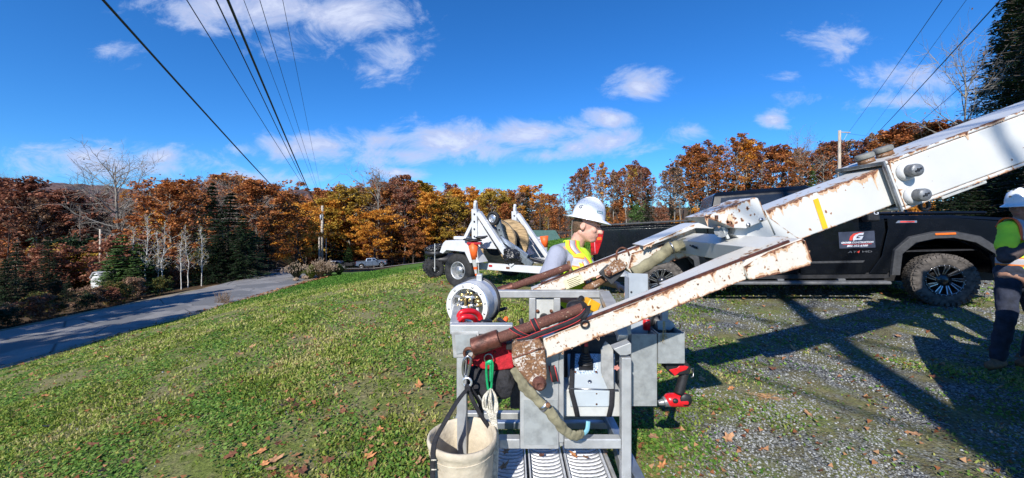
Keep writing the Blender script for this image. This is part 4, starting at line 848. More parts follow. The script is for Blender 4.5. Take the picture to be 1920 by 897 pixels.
mb = MB(); mb.torus(W(880, 663, 1.70), (.25, 1, .1), .024, .0075, 24, 8); mb.build('shackle_ring', M['rust'], bt)
# ---- turret, deck, cabinets, cab and wheels of the truck itself (right of the view); its length runs along e2
g0 = Hf(5.9, 2.2); e1 = V3((-.636, -.772, 0)); e2 = V3((.772, -.636, 0)); K = V3((4.66, 3.36, g0))
rotT = Matrix((e1, e2, V3((0, 0, 1)))).transposed()
def T(a, b, z): return K+e1*a+e2*b+V3((0, 0, z))
mb = MB(); mb.box(T(1.3, 1.9, 1.10), (2.6, 3.8, .14), rotT); dk = mb.build('deck', M['white'], bt, bevel=.01)
for a_ in (.22, 2.38):
    for b_ in (.62, 3.1):
        mb = MB(); mb.box(T(a_, b_, .74), (.42, 1.15, .56), rotT); cb_ = mb.build('tool_cabinet', M['white'], bt, bevel=.012)
        mb = MB(); mb.box(T(a_+(-.215 if a_ < 1 else .215), b_, .74), (.02, 1.0, .46), rotT); mb.build('cabinet_door', M['whited'], cb_, bevel=.006)
    for b_ in (1.85, 5.6):
        c = T(a_, b_, .48); mb = MB(); mb.lathe([(.20, -.13), (.40, -.15), (.48, -.11), (.48, .11), (.40, .15), (.20, .13), (.20, -.13)], c, e1, 40); mb.build('wheel', M['tyreb'], bt)
for a_ in (.2, 2.4): mb = MB(); mb.box(T(a_, 2.2, 1.52), (.42, 2.3, .70), rotT); mb.build('unseen_side_locker', M['white'], bt, bevel=.012)  # tall lockers added out of view to widen the shade on the gravel
mb = MB(); mb.box(T(1.3, 4.75, 1.55), (2.3, 1.7, 1.6), rotT); mb.box(T(1.3, 6.1, 1.15), (2.0, 1.2, .9), rotT); mb.build('cab', M['white'], bt, bevel=.06)
mb = MB(); mb.box(T(1.3, 3.0, .62), (.9, 6.2, .2), rotT); mb.build('chassis', M['black'], bt)
mb = MB(); tb = T(.55, 1.22, 1.17); mb.cyl(tb, tb+V3((0, 0, .30)), .40, n=36); mb.cyl(tb+V3((0, 0, .30)), tb+V3((0, 0, 1.35)), .22, .18, n=28); mb.build('turret', M['white'], bt, bevel=.01)
for s_ in (-1, 1): mb = MB(); mb.beam(tb+V3((0, .22*s_, 1.0)), tb+V3((.05, .22*s_, 2.05)), .05, .34, up=(1, 0, 0)); mb.build('boom_cradle', M['white'], bt, bevel=.01)
mb = MB(); mb.cyl(tb+V3((-.2, 0, .6)), B(2.3, -.29, 2.17), .06, n=16); mb.build('lift_cylinder', M['steel'], bt)
# ---- rust: scale creeping in from the edges and chips in the paint, as thin raised flakes
M['flake'] = mat('rust_flake', (.20, .085, .045), .8, .1, .5, 60, .5, 140, col2=(.07, .028, .018)); M['stain'] = mat('rust_stain', (.56, .40, .27), .6, 0, .12, 30, col2=(.46, .28, .16))
rr = random.Random(21)
def jag(mb, p, q, inw, nrm, w, fill=1.0, lift=.0008, step=.007):
    p = V3(p); q = V3(q); L_ = (q-p).length; n = max(2, int(L_/step)); inw = V3(inw).normalized(); nrm = V3(nrm).normalized()*lift; d = (q-p)/n; ph = rr.uniform(0, 9); prev = None
    for i in range(n+1):
        x = i*L_/n; e = .5+.28*math.sin(x*31+ph)+.22*math.sin(x*83+ph*2)+.22*math.sin(x*11+ph)+rr.uniform(-.28, .28); e = (e-(1-fill)*.9); hgt = w*max(0, e)
        if rr.random() < .04 and e > .3: hgt += w*rr.uniform(.5, 1.8)
        a = p+d*i+nrm; b = a+inw*hgt
        if prev and (hgt > 0 or prev[2] > 0): mb.add([prev[0], a, b, prev[1]], [(0, 1, 2, 3)])
        prev = (a, b, hgt)
def chips(mb, o, u, v, nrm, n, size, elong=1.6, lift=.0009, bias=None):
    o = V3(o); u = V3(u); v = V3(v); nrm = V3(nrm).normalized()*lift; uu = u.normalized(); vv = v.normalized()
    for _ in range(n):
        a = rr.random(); b = rr.random() if bias is None else (rr.random()**bias if rr.random() < .6 else 1-rr.random()**bias); c = o+u*a+v*(b*.96+.02)+nrm; s = size*(.25+rr.random()**2.2*1.3)*(.62 if lift < .001 else 1); k = 8; t0 = rr.uniform(0, 6); el = rr.uniform(.8, elong)
        mb.add([c+(uu*math.cos(t0+j*6.283/k)+vv*math.sin(t0+j*6.283/k)*el)*s*rr.uniform(.35, 1.2) for j in range(k)], [tuple(range(k))])
NY = V3((0, -1, 0))
def rust(nm, par, fn):
    for lay, mt, k, lf in (('stain', 'stain', 2.3, .0006), ('flake', 'flake', 1.0, .0012)):
        mb = MB(); st = rr.getstate(); fn(mb, k, lf); 
        if lay == 'stain': rr.setstate(st)
        o = mb.build('rust_'+lay, M[mt], par); o['kind'] = 'stuff'
def f_outer(mb, k, lf):
    jag(mb, B(.02, -.001, 2.02), B(2.2, -.001, 2.02), -bn, NY, .010*k, .78, lf); jag(mb, B(.02, .0, 2.021), B(2.2, .0, 2.021), (0, 1, 0), bn, .012*k, .75, lf); jag(mb, B(.02, -.284, 2.02), B(2.2, -.284, 2.02), bn, NY, .006*k, .6, lf)
    jag(mb, B(.021, -.28, 2.02), B(.021, -.01, 2.02), bd, NY, .006*k, .6, lf); chips(mb, B(.05, -.03, 2.02), bd*1.2, bn*-.22, NY, 9 if lf < .001 else 14, .004*k, lift=lf); chips(mb, B(.02, 0, 2.03), bd*.35, (0, .26, 0), bn, 34, .012*k, .7, lf)
rust('outer', outer, f_outer)
def f_inner(mb, k, lf):
    jag(mb, B(-.70, -.037, 2.062), B(.0, -.037, 2.062), -bn, NY, .019*k, .95, lf); jag(mb, B(-.70, -.036, 2.063), B(.0, -.036, 2.063), (0, 1, 0), bn, .020*k, .9, lf); jag(mb, B(-.56, -.248, 2.062), B(.0, -.248, 2.062), bn, NY, .005*k, .55, lf)
    jag(mb, B(-.685, -.04, 2.062), B(-.55, -.24, 2.062), bd, NY, .004*k, .6, lf); chips(mb, B(-.6, -.06, 2.062), bd*.6, bn*-.17, NY, 12, .0045*k, lift=lf); chips(mb, B(-.6, -.036, 2.07), bd*.5, (0, .18, 0), bn, 22, .009*k, .5, lf)
rust('inner', inner, f_inner)
def f_head(mb, k, lf):
    a, b_, c, d, e = [W(x, y, Yn) for x, y in ((1321, 407), (1416, 370.3), (1438, 413), (1399, 429), (1376, 428))]; iw = (d-a).normalized(); t_ = (b_-a).normalized(); n_ = V3((0, -1, 0)); tn = t_.cross(V3((0, 1, 0))).normalized(); tn = tn if tn.z > 0 else -tn
    jag(mb, a, b_, V3((.2, 0, -1)), n_, .016*k, .95, lf); jag(mb, W(1424, 376, Yn), c, V3((-1, 0, -.1)), n_, .004*k, .6, lf); jag(mb, a, W(1360, 421, Yn), V3((.5, 0, 1)), n_, .009*k, .9, lf); jag(mb, e, W(1362, 421.5, Yn), V3((.1, 0, 1)), n_, .028*k, .95, lf)
    chips(mb, a+V3((.05, 0, -.01)), t_*.23, V3((.03, 0, -.07)), n_, 26, .006*k, lift=lf); chips(mb, a+t_*.01, t_*.26, (0, .23, 0), tn, 120, .014*k, .35, lf); jag(mb, a+V3((0, .004, 0)), b_+V3((0, .004, 0)), (0, 1, 0), tn, .022*k, .95, lf)
    jag(mb, a+V3((.004, 0, 0)), a+V3((.004, .24, 0)), t_, tn, .035*k, .95, lf)
rust('head', hd, f_head)
def f_arm(o):
    def g(mb, k, lf):
        def q(x, y): return W(x, y, 1.66)+o
        jag(mb, q(1022, 635), q(1391, 488), -an, NY, .010*k, .9, lf); jag(mb, q(1026, 671), q(1398, 524), an, NY, .0055*k, .85, lf)
        jag(mb, q(1040, 626)+V3((0, .002, .0)), q(1391, 488)+V3((0, .002, 0)), (0, 1, 0), an, .016*k, .85, lf)
        chips(mb, q(1030, 634), q(1395, 489)-q(1030, 634), an*-.088, NY, 150, .0033*k, lift=lf, bias=1.5)
        e_ = o+V3((0, -.005, 0)); z = lambda x, y: W(x, y, 1.66)+e_
        jag(mb, z(1393, 500), z(1440, 471.5), -an, NY, .011*k, .95, lf); jag(mb, z(1440, 472), z(1504, 448), -an, NY, .012*k, .95, lf); jag(mb, z(1508, 451), z(1520.5, 491), -ad, NY, .007*k, .9, lf); jag(mb, z(1518, 497), z(1462, 512.5), an, NY, .007*k, .9, lf); jag(mb, z(1462, 512.5), z(1405, 524.5), an, NY, .009*k, .9, lf); jag(mb, z(1395, 500), z(1402, 523), ad, NY, .010*k, .9, lf)
        chips(mb, z(1405, 495), z(1510, 452)-z(1405, 495), an*-.075, NY, 30, .003*k, lift=lf); chips(mb, z(1400, 487)+V3((0, .02, .002)), z(1500, 448)-z(1400, 487), (0, .08, 0), an, 30, .010*k, .4, lf)
    return g
rust('near', nb_, f_arm(V3((0, 0, 0)))); rust('far', fb_, f_arm(V3((0, 1.0, .045))))
def f_fl(mb, k, lf):
    z = lambda x, y, Y=2.64: W(x, y, Y)
    jag(mb, z(1184, 475), z(1300, 441), (0.2, 0, -1), NY, .012*k, .8, lf); jag(mb, z(1184, 512), z(1290, 482), (0, 0, 1), NY, .010*k, .85, lf); jag(mb, z(1178, 504), z(1184, 478), (1, 0, 0), NY, .02*k, .95, lf); jag(mb, z(1206, 462, 2.58), z(1302, 421, 2.58), (0, 0, -1), NY, .010*k, .9, lf); chips(mb, z(1190, 480), z(1300, 445)-z(1190, 480), (0, 0, -.10), NY, 26, .006*k, lift=lf)
rust('flange', bt, f_fl)
# ================================================================== WORK CAGE
M['grate'] = mat('bright_grating', (.74, .75, .76), .45, .35, .12, 30)
cg = thing('work_platform', 'aluminium tube work cage with control box standing under the forked arms', 'work platform', (.15, 2.1, .05))
YF, YR = 1.75, 2.60
def X(px, Y): return (px-960)/FPX*Y
def Z(py, Y): return CAMZ-(py-HY)/FPX*Y
xl, xr = X(867, YF), X(1172.5, YF); zt = Z(616, YF); zb = .12
def frame_tube(p, q, a=.046, b=.046, m='alu', nm='frame_tube', up=(0, 0, 1)):
    mb = MB(); mb.beam(p, q, a, b, up=up); return mb.build(nm, M[m], cg, bevel=.006)
frame_tube((xl, YF, zb), (xl, YF, zt-.10), up=(0, 1, 0)); frame_tube((xr, YF, zb), (xr, YF, Z(668, YF)), up=(0, 1, 0))
frame_tube((X(845, YF), YF, zt), (X(962, YF), YF, zt))
mb = MB(); mb.prism([W(*p, YF-.026) for p in ((846, 622), (898, 622), (899, 664), (888, 670), (850, 672))], (0, .05, 0)); cpn = mb.build('corner_plate', M['alud'], cg, bevel=.004)
mb = MB(); mb.prism([W(*p, YF-.03) for p in ((853, 628), (893, 627), (893, 658), (856, 664))], (0, -.002, 0)); mb.build('inset_panel', M['galv'], cpn)
# top bracket of the right post, peaked guide plates
mb = MB(); mb.prism([W(*p, YF-.03) for p in ((1150, 655), (1181.5, 643), (1184, 645), (1184, 664), (1174, 667), (1163, 667))], (0, .06, 0)); mb.build('post_bracket', M['alu'], cg, bevel=.003)
mb = MB(); mb.prism([W(*p, YF+.02) for p in ((1127.5, 700), (1127.5, 656), (1136, 641), (1150, 652), (1151, 730), (1140, 730))], (0, .012, 0)); mb.build('guide_plate', M['alud'], cg, bevel=.002)
# mid rails
zm = Z(828, YF)
frame_tube((X(935, YF), YF, zm), (X(975, YF), YF, zm)); frame_tube((X(1057, YF), YF, zm), (xr-.024, YF, zm)); frame_tube((X(1052, YF), YF, zm-.0), (X(1052, YF), YF, Z(600, YF)), .024, .03, up=(0, 1, 0))
mb = MB(); x0, x1, z0, z1 = X(975, YF), X(1047, YF), Z(838, YF), Z(655, YF)
mb.box(((x0+x1)/2, YF, (z0+z1)/2), (x1-x0, .04, z1-z0)); pv = mb.build('upright_plate', M['alu'], cg, bevel=.005)
mb = MB(); mb.box(((x0+x1)/2+.004, YF-.0215, (Z(745, YF)+Z(830, YF))/2), (.155, .003, .21)); mb.build('inset_panel', M['galv'], pv, bevel=.002)
frame_tube((X(1052, YF), YF+.02, Z(838, YF)), (X(1052, YF), YF+.02, Z(655, YF)), .022, .04, up=(0, 1, 0))
# lower sill behind, base frame
zl = .30
frame_tube((-.33, 2.36, Z(796, 2.36)), (.60, 2.36, Z(796, 2.36)), .04, .045, 'bluefr'); frame_tube((.605, 1.3, .33), (.605, YR, .33), .05, .045, 'bluefr', up=(0, 0, 1))  # sky reflection on sill and base tube is put into their blue colour
frame_tube((.52, 1.3, .22), (.66, YR, .22), .03, .08, 'alu'); frame_tube((-.36, 1.76, .22), (-.36, YR, .22)); frame_tube((-.36, YR, .22), (.68, YR, .22))
frame_tube((xr, YF+.03, Z(745, YF)), (.655, YR, .36), .03, .03)
# rear hoop
zr = Z(551, YR); xrr = X(1133, YR); xrl = -.36
frame_tube((xrl, YR, zr), (xrr, YR, zr), .05, .05); frame_tube((X(998, YR), YR, zr-.025), (X(998, YR), YR, .24), up=(0, 1, 0)); frame_tube((X(1044, YR), YR, zr-.025), (X(1044, YR), YR, .24), up=(0, 1, 0))
frame_tube((xrl, YR, zr-.02), (xrl, YR, .24), up=(0, 1, 0)); frame_tube((xrr, YR, zr-.03), (xrr, YR, .24), up=(0, 1, 0))
mb = MB(); mb.prism([V3((xrr-.04, YR-.02, zr+.025)), V3((xrr+.03, YR-.02, zr+.025)), V3((xr+.06, YF+.10, Z(610, 1.85))), V3((xr-.02, YF+.10, Z(610, 1.85)))], (0, 0, -.05)); mb.build('side_rail', M['alu'], cg, bevel=.005)
frame_tube((xr+.0, YF+.04, Z(640, YF)), (xr+.005, YF+.10, Z(612, 1.85)), .05, .05)
mb = MB(); mb.prism([W(*p, YR-.01) for p in ((1100, 560), (1131, 560), (1146, 590), (1112, 590))], (0, .02, 0)); mb.build('side_plate', M['alud'], cg)
mb = MB(); mb.box((X(1021, YR), YR+.005, (Z(560, YR)+Z(640, YR))/2), (.128, .008, .30)); rp = mb.build('rear_plate', M['whited'], cg)
for px in (1008, 1033.5):
    mb = MB(); mb.lathe([(0, 0), (.012, 0), (.012, .01), (0, .012)], W(px, 583.5, YR), (0, -1, 0), 10); mb.build('bolt', M['rust'], rp)
mb = MB(); mb.cyl(W(1020, 596, YR), W(1020, 596, YR)+V3((0, -.05, 0)), .032, n=24); mb.build('rubber_stop', M['black'], rp)
frame_tube((xl, YF+.023, .22), (xrl, YR-.02, .22), .04, .045)
frame_tube((X(850, YF), YF+.03, zt), (xrl, YR-.02, zr), .044, .044)
# grating step in front: three serrated planks, each with its slats
zs = Z(873, 1.9)
for k, (a, b_) in enumerate(((924, 987), (992, 1058), (1063, 1138))):
    xa, xb = X(a, 1.86), X(b_, 1.86); mb = MB()
    mb.beam(((xa+.004), 1.35, zs), ((xa+.004), 2.1, zs), .006, .045); mb.beam(((xb-.004), 1.35, zs), ((xb-.004), 2.1, zs), .006, .045)
    pl = mb.build('grating_plank', M['grate'], cg); nS = 26; cx = (xa+xb)/2; hw = (xb-xa)/2-.012
    for j in range(nS):
        y = 1.38+j*.0275; mb = MB(); vs = []; m_ = 12
        pts = [(cx-hw+2*hw*i/m_, y-.014*(1-((i-m_/2)/(m_/2))**2), zs+.004+.0008*math.cos(i*math.pi)-.010*(1-((i-m_/2)/(m_/2))**4)) for i in range(m_+1)]
        mb.ribbon(pts, .015, (0, 1, .35), .004); mb.build('slat', M['grate'], pl)
mb = MB(); mb.box(((X(924, 1.86)+X(1140, 1.86))/2, 1.72, zs-.06), (X(1140, 1.86)-X(924, 1.86), .72, .01)); mb.build('under_tray', mat('dark_tray', (.05, .05, .055), .6, .3), cg)
frame_tube((X(1146, 1.86), 1.35, zs-.01), (X(1146, 1.86), 2.1, zs-.01), .02, .05, 'alud')
# ---- control box
cb = []
mb = MB(); mb.box(((X(1057, 1.8)+X(1164, 1.8))/2, 1.875, (Z(731, 1.8)+Z(782, 1.8))/2), (X(1164, 1.8)-X(1057, 1.8), .15, Z(731, 1.8)-Z(782, 1.8)))
cbx = mb.build('control_box', M['whited'], cg, bevel=.006)
prof = [(1.79, Z(763, 1.79)), (1.785, Z(733, 1.785)), (2.0, Z(663, 2.0)), (2.0, .6)]
xa, xb = X(1069, 1.79), X(1151, 1.79); xa2, xb2 = X(1064, 2.0), X(1153, 2.0)
mb = MB(); mb.add([(xa, *prof[0]), (xb, *prof[0]), (xa-.004, *prof[1]), (xb+.004, *prof[1]), (xa2, *prof[2]), (xb2, *prof[2]), (xa2, *prof[3]), (xb2, *prof[3])], [(0, 1, 3, 2), (2, 3, 5, 4), (4, 5, 7, 6), (0, 6, 7, 1), (0, 2, 4, 6), (1, 7, 5, 3)])
pan = mb.build('control_panel', M['greyp'], cg, bevel=.004, label='pale grey sloped panel with a joystick'); pan.data.materials[0] = mat('panel_grey_white', (.44, .49, .52), .4, 0, .05, 8)
P2 = V3((X(1100, 1.9), 1.8925, 0)); sl0 = V3((0, prof[2][0]-prof[1][0], prof[2][1]-prof[1][1])); slu = sl0.normalized(); sln = V3((1, 0, 0)).cross(slu).normalized()
def PP(px, t, h=0): a = V3((0, prof[1][0], prof[1][1]))+sl0*t+sln*h; return V3((X(px, a.y), a.y, a.z))
mb = MB(); mb.prism([PP(1077, .42, .001), PP(1121, .42, .001), PP(1121, .98, .001), PP(1077, .98, .001)], sln*.002); jp = mb.build('joystick_plate', mat('worn_blue_plate', (.50, .56, .62), .5, 0, .5, 130, col2=(.10, .17, .27)), pan)
mb = MB(); c = PP(1099, .60, .003); mb.prism([PP(1085, .50, .003), PP(1112, .50, .003), PP(1112, .80, .003), PP(1085, .80, .003)], sln*.008)
for i, r_ in enumerate((.033, .029, .026, .022, .019)): mb.torus(c+V3((0, .02, .012+.012*i)), (0, 0, 1), r_, .006, 20, 6)
mb.lathe([(.034, 0), (.018, .06)], c+V3((0, .02, .006)), (0, 0, 1), 20); js = mb.build('joystick', M['black'], pan)
mb = MB(); c2 = c+V3((0, .02, .06)); mb.capsule(c2, c2+V3((0, .0, .10)), .018, .022); mb.build('joystick_grip', M['black'], js)
mb = MB(); mb.box(c2+V3((0, -.019, .055)), (.018, .012, .02)); mb.build('trigger', M['redtrim'], js, bevel=.003)
mb = MB(); mb.capsule(PP(1134, .62, 0), PP(1134, .62, .022), .008, .014); mb.build('knob', M['black'], pan)
mb = MB(); mb.prism([PP(1129, .33, .001), PP(1141, .33, .001), PP(1141, .47, .001), PP(1129, .47, .001)], sln*.001); mb.build('label_plate', mat('cream_label', (.62, .56, .36)), pan)
mb = MB(); mb.lathe([(0, 0), (.011, 0), (.009, .003), (0, .003)], PP(1106, .22, 0), sln, 16); mb.build('lock_disc', M['steel'], pan)
mb = MB()
for x_ in (1078.5, 1118): mb.lathe([(0, 0), (.007, 0), (.005, .004), (0, .005)], PP(x_, .46, .003), sln, 10)
mb.build('screw', M['rust'], pan)
for xs_ in ((1071, 1078, 1083), (1147, 1147, 1142)):
    p_ = [V3((X(xs_[0], 2.0)+(.008 if xs_[0] < 1100 else -.008), 1.996, prof[2][1]+.006)), V3((X(xs_[0], 1.785)+.004*0, 1.781, prof[1][1]+.003)), V3((X(xs_[1], 1.78), 1.783, Z(760, 1.78))), V3((X(xs_[2]-.0, 1.79), 1.792, Z(782, 1.79)))]
    mb = MB(); mb.ribbon([p_[0]+sln*.004, p_[1]+sln*.005, p_[1]+V3((0, -.003, -.006)), p_[2]+V3((0, -.0, 0)), p_[3]], .024, (1, 0, 0), .003); mb.build('hold_down_strap', M['strap'], pan)
mb = MB(); mb.tube([V3((X(1066, 1.78), 1.782, Z(729, 1.78))), V3((X(1160, 1.78), 1.782, Z(732, 1.78)))], .0035, 6); mb.build('hinge_rod', M['steel'], pan)
mb = MB()
for (x_, y_) in ((1119, 739), (1119, 759)): mb.lathe([(0, 0), (.005, 0), (0, .003)], V3((X(x_, 1.783), 1.7865, Z(y_, 1.783))), (0, -1, 0), 8)
mb.build('screw', M['rust'], pan)
# dark housing behind the controls
mb = MB(); mb.box((.30, 2.08, .74), (.62, .10, .40)); mb.build('rear_housing', M['trim'], cg, bevel=.01)
mb = MB(); mb.box((.105, 1.86, .80), (.09, .16, .28)); mb.build('valve_block', M['black'], cg, bevel=.02)
# ---- side tool trays
def tray(nm, x0, x1, y0, y1, z0, z1, lab):
    t_ = .006; mb = MB(); cx, cy, cz = (x0+x1)/2, (y0+y1)/2, (z0+z1)/2
    mb.box((cx, y0+t_/2, cz), (x1-x0, t_, z1-z0)); mb.box((cx, y1-t_/2, cz), (x1-x0, t_, z1-z0)); mb.box((x0+t_/2, cy, cz), (t_, y1-y0-2*t_-.001, z1-z0)); mb.box((x1-t_/2, cy, cz), (t_, y1-y0-2*t_-.001, z1-z0)); mb.box((cx, cy, z0+.004), (x1-x0-.014, y1-y0-.014, .006))
    return mb.build(nm, M['galv'], cg, bevel=.0015, label=lab)
ta = tray('tool_tray', X(1184, 2.0), X(1232, 2.0), 2.0, 2.22, Z(762, 2.0), Z(627, 2.0), 'deep sheet metal tray beside the cage')
tb_ = tray('tool_tray', X(1234, 2.0), X(1284, 2.0), 2.0, 2.22, Z(682, 2.0), Z(625, 2.0), 'shallow sheet metal tray at the outer end')
mb = MB()
for f_ in ([(1178, 512.5), (1215, 514), (1215, 640), (1178, 640)],): mb.prism([W(*p, 2.10) for p in f_], (0, .006, 0))
mb.box((X(1179, 2.1), 2.135, .95), (.006, .07, .60)); mb.box((X(1214.5, 2.1), 2.135, .95), (.006, .07, .60)); ch = mb.build('channel_post', M['greyp'], cg, bevel=.002)
mb = MB(); mb.cyl(W(1183.5, 548, 2.1)+V3((0, -.001, 0)), W(1183.5, 548, 2.1)+V3((0, -.004, 0)), .0055, n=12); mb.build('bolt_hole', M['black'], ch)
mb = MB(); mb.prism([W(*p, 2.12) for p in ((1232, 602), (1262, 604), (1267, 612), (1258, 620), (1234, 620))], (0, .07, 0)); mb.build('vise_block', M['alud'], cg, bevel=.004)
mb = MB(); mb.beam(W(1244, 604, 2.15), W(1244, 580, 2.15), .035, .05, up=(0, 1, 0)); mb.build('tray_bracket', M['alud'], cg)
# ---- hydraulic drum at the left corner
dr = thing('hydraulic_drum', 'round aluminium drum with brass fittings on its face at the left corner of the cage', 'drum', (-.25, 2.2, .95))
c = W(876, 574, 2.12); dax = V3((.30, .95, 0)).normalized(); ff = -dax
mb = MB(); mb.lathe([(.096, .045), (.098, -.002), (.127, -.004), (.131, .0), (.131, .14), (.136, .142), (.136, .158), (.131, .16), (.131, .20), (.10, .205), (.0, .205)], c, dax, 56); shell = mb.build('drum_shell', M['chrome'], dr)
mb = MB(); mb.lathe([(0, .04), (.097, .04)], c, dax, 40); mb.build('face_plate', M['steel'], dr)
mb = MB(); mb.lathe([(.099, -.0065), (.127, -.0085)], c, dax, 60); mb.lathe([(.1315, .004), (.1325, .06), (.1315, .09)], c, dax, 60); mb.build('pale_ring', mat('pale_ring', (.62, .62, .60), .5, 0, .12, 20, .1, 60), dr)
mb = MB(); mb.torus(c+dax*.150, dax, .140, .010, 48, 8); mb.build('black_band', M['black'], dr)
mb = MB(); sx_ = dax.cross(V3((0, 0, 1))).normalized()
def D(a, b, h=0): return c+sx_*a+V3((0, 0, b))+dax*h
for k in range(12):
    a = k*math.pi/6+.2; mb.lathe([(0, 0), (.006, 0), (.006, -.006), (0, -.007)], D(.113*math.cos(a), .113*math.sin(a), -.003), dax, 8)
mb.build('rim_bolts', M['steel'], dr)
for a0, b0, a1, b1, r_, mt in ((-.07, .05, .055, .052, .009, 'chrome'), (-.075, -.008, .02, -.008, .011, 'chrome'), (-.05, .05, -.05, -.005, .007, 'steel'), (-.01, .07, -.01, .0, .008, 'brass'), (.03, .065, .03, .015, .008, 'steel'), (.045, .06, .075, .045, .009, 'brass'), (-.078, .0, -.078, -.07, .010, 'white'), (.05, .03, .085, .03, .012, 'brass'), (-.06, .03, -.02, .032, .006, 'brass'), (.01, .03, .05, .0, .006, 'steel'), (.062, .02, .066, -.075, .008, 'chrome')):
    mb = MB(); mb.cyl(D(a0, b0, .0), D(a1, b1, .0), r_, n=12); mb.build('manifold_pipe', M[mt], dr)
for k in range(20):
    a = random.uniform(-.085, .085); b_ = random.uniform(-.05, .08); mb = MB(); mb.lathe([(0, 0), (.011, 0), (.011, -.012), (.007, -.014), (.006, -.026), (0, -.026)], D(a, b_, .01), dax, 6, sm=False); mb.build('fitting', M[random.choice(['brass', 'brass', 'steel', 'chrome', 'black'])], dr)
mb = MB(); mb.box(D(0.0, .025, .03), (.06, .03, .05)); mb.build('valve_block', M['black'], dr, bevel=.004)
mb = MB(); mb.box(c+dax*.13+V3((.02, 0, .140)), (.035, .05, .05)); mb.build('top_lug', M['alu'], dr, bevel=.006)
for k in range(5):
    mb = MB(); a = R(-55+k*26); mb.beam(c+dax*.205+sx_*-.05*0+V3((0, 0, 0)), c+dax*.206+sx_*-.12*math.cos(a)+V3((0, 0, .12*math.sin(a))), .014, .012, up=dax); mb.build('rear_spoke', M['black'], dr)
mb = MB(); mb.cyl(c+dax*.2+V3((0, 0, -.10)), V3((c.x+.06, 2.32, .25)), .022, n=12); mb.build('drum_stand', M['alud'], dr)
mb = MB(); mb.capsule(W(936, 582, 2.3), W(949, 578, 2.3), .012, .010); mb.build('lever', M['black'], dr)
# red links on the corner plate
for i, (ps) in enumerate((((868, 606), (861, 597), (868, 589), (885, 588), (897, 594), (901, 604), (893, 611)), ((861, 611), (863, 600), (873, 594), (887, 596), (893, 603), (893, 612)))):
    mb = MB(); Y = 1.90-.05*i; pts = [W(x+i*-1, y-(4 if i == 0 else 0), Y-.03*math.sin(k)) for k, (x, y) in enumerate(ps)]; mb.tube(smoothpath(pts), .0145-.001*i, 12); 
    top(mb, 'red_shackle', M['red'], ('rear' if i == 0 else 'front')+' of the two red shackle links lying in front of the drum', 'shackle', tuple(pts[0]))
# ================================================================== HUNG GEAR
# strap wound round the near tube
sb = thing('ratchet_strap', 'black webbing strap with red edges wound round the rusty tube and arm', 'strap', tuple(W(1000, 625, 1.66)))
td = (W(1092, 578, 1.7)-W(936, 634, 1.7)).normalized(); t_up = V3((0, 1, 0)).cross(td).normalized()
def wrap(px, py, r, tilt, wd):
    c = W(px, py, 1.70); pts = []; side = []
    for k in range(25):
        a = 2*math.pi*k/24; pts.append(c+t_up*math.cos(a)*r+V3((0, -1, 0))*math.sin(a)*r+td*tilt*math.cos(a)); side.append(td)
    mb = MB(); mb.ribbon(pts, wd, side, .003); o = mb.build('strap_turn', M['strap'], sb)
    for s in (-1, 1):
        mb = MB(); mb.ribbon([p+td*s*wd*.44+(p-c-td*(p-c).dot(td)).normalized()*.0022 for p in pts], .0035, side, .0015); mb.build('red_edge', M['redtrim'], o)
wrap(975, 622, .0285, .030, .026); wrap(1004, 609.5, .0285, .004, .024)
pts = smoothpath([W(*p) for p in ((970, 640, 1.655), (985, 637, 1.652), (1010, 627, 1.650), (1040, 616, 1.650), (1070, 604, 1.650), (1088, 594, 1.652), (1098, 583, 1.66))]); mb = MB(); mb.ribbon(pts, .026, V3((-.3, 0, 1)), .003); o = mb.build('strap_run', M['strap'], sb)
for s in (-1, 1): mb = MB(); mb.ribbon([p+V3((-.3, -.02, 1)).normalized()*s*.0115+V3((0, -.0025, 0)) for p in pts], .003, V3((-.3, 0, 1)), .0015); mb.build('red_edge', M['redtrim'], o)
mb = MB(); mb.torus(W(1097, 608, 1.648), (0, 1, .15), .017, .0045, 22, 8); mb.build('o_ring', M['black'], sb)
mb = MB(); mb.ribbon([W(1092, 600, 1.648), W(1100, 590, 1.65), W(1104, 574, 1.70)], .022, (1, 0, .2), .004); mb.build('strap_end', M['strap'], sb)
# tool bag
tg_ = thing('tool_bag', 'black and red pouch bag hanging below the rusty tube', 'tool bag', tuple(W(922, 700, 1.80)))
mb = MB(); pr = [(884, 652), (962, 642), (964, 692), (940, 696), (905, 694), (886, 684), (880, 668)]; mb.prism([W(x, y, 1.765) for x, y in pr], (0, .14, 0)); mb.build('red_panel', M['redcloth'], tg_, bevel=.012, seg=3)
mb = MB(); pts = [W(890, 700, 1.83), W(918, 706, 1.83), W(945, 706, 1.83)]
for p, r_ in ((W(893, 712, 1.82), (.050, .05, .075)), (W(916, 722, 1.80), (.060, .055, .080)), (W(944, 716, 1.80), (.055, .055, .080)), (W(955, 700, 1.83), (.035, .05, .07))): mb.ell(p, r_, n=18, m=12)
o = mb.build('pocket', M['blackc'], tg_); rm = o.modifiers.new('r', 'REMESH'); rm.mode = 'VOXEL'; rm.voxel_size = .006; rm.use_smooth_shade = True; sm_ = o.modifiers.new('s', 'SMOOTH'); sm_.iterations = 4
tx = bpy.data.textures.new('folds', 'CLOUDS'); tx.noise_scale = .05; dm_ = o.modifiers.new('d', 'DISPLACE'); dm_.texture = tx; dm_.strength = .018
mb = MB(); mb.torus(W(885, 677, 1.755), (0, 1, 0), .018, .007, 22, 6, a0=2, a1=6); mb.build('red_loop', M['red'], tg_)
mb = MB(); mb.box(W(956, 648, 1.74), (.035, .03, .035)); mb.build('buckle', M['black'], tg_, bevel=.005)
mb = MB(); mb.lathe([(0, 0), (.006, 0), (0, .004)], W(928, 661, 1.762), (0, -1, 0), 10); mb.build('rivet', M['steel'], tg_)
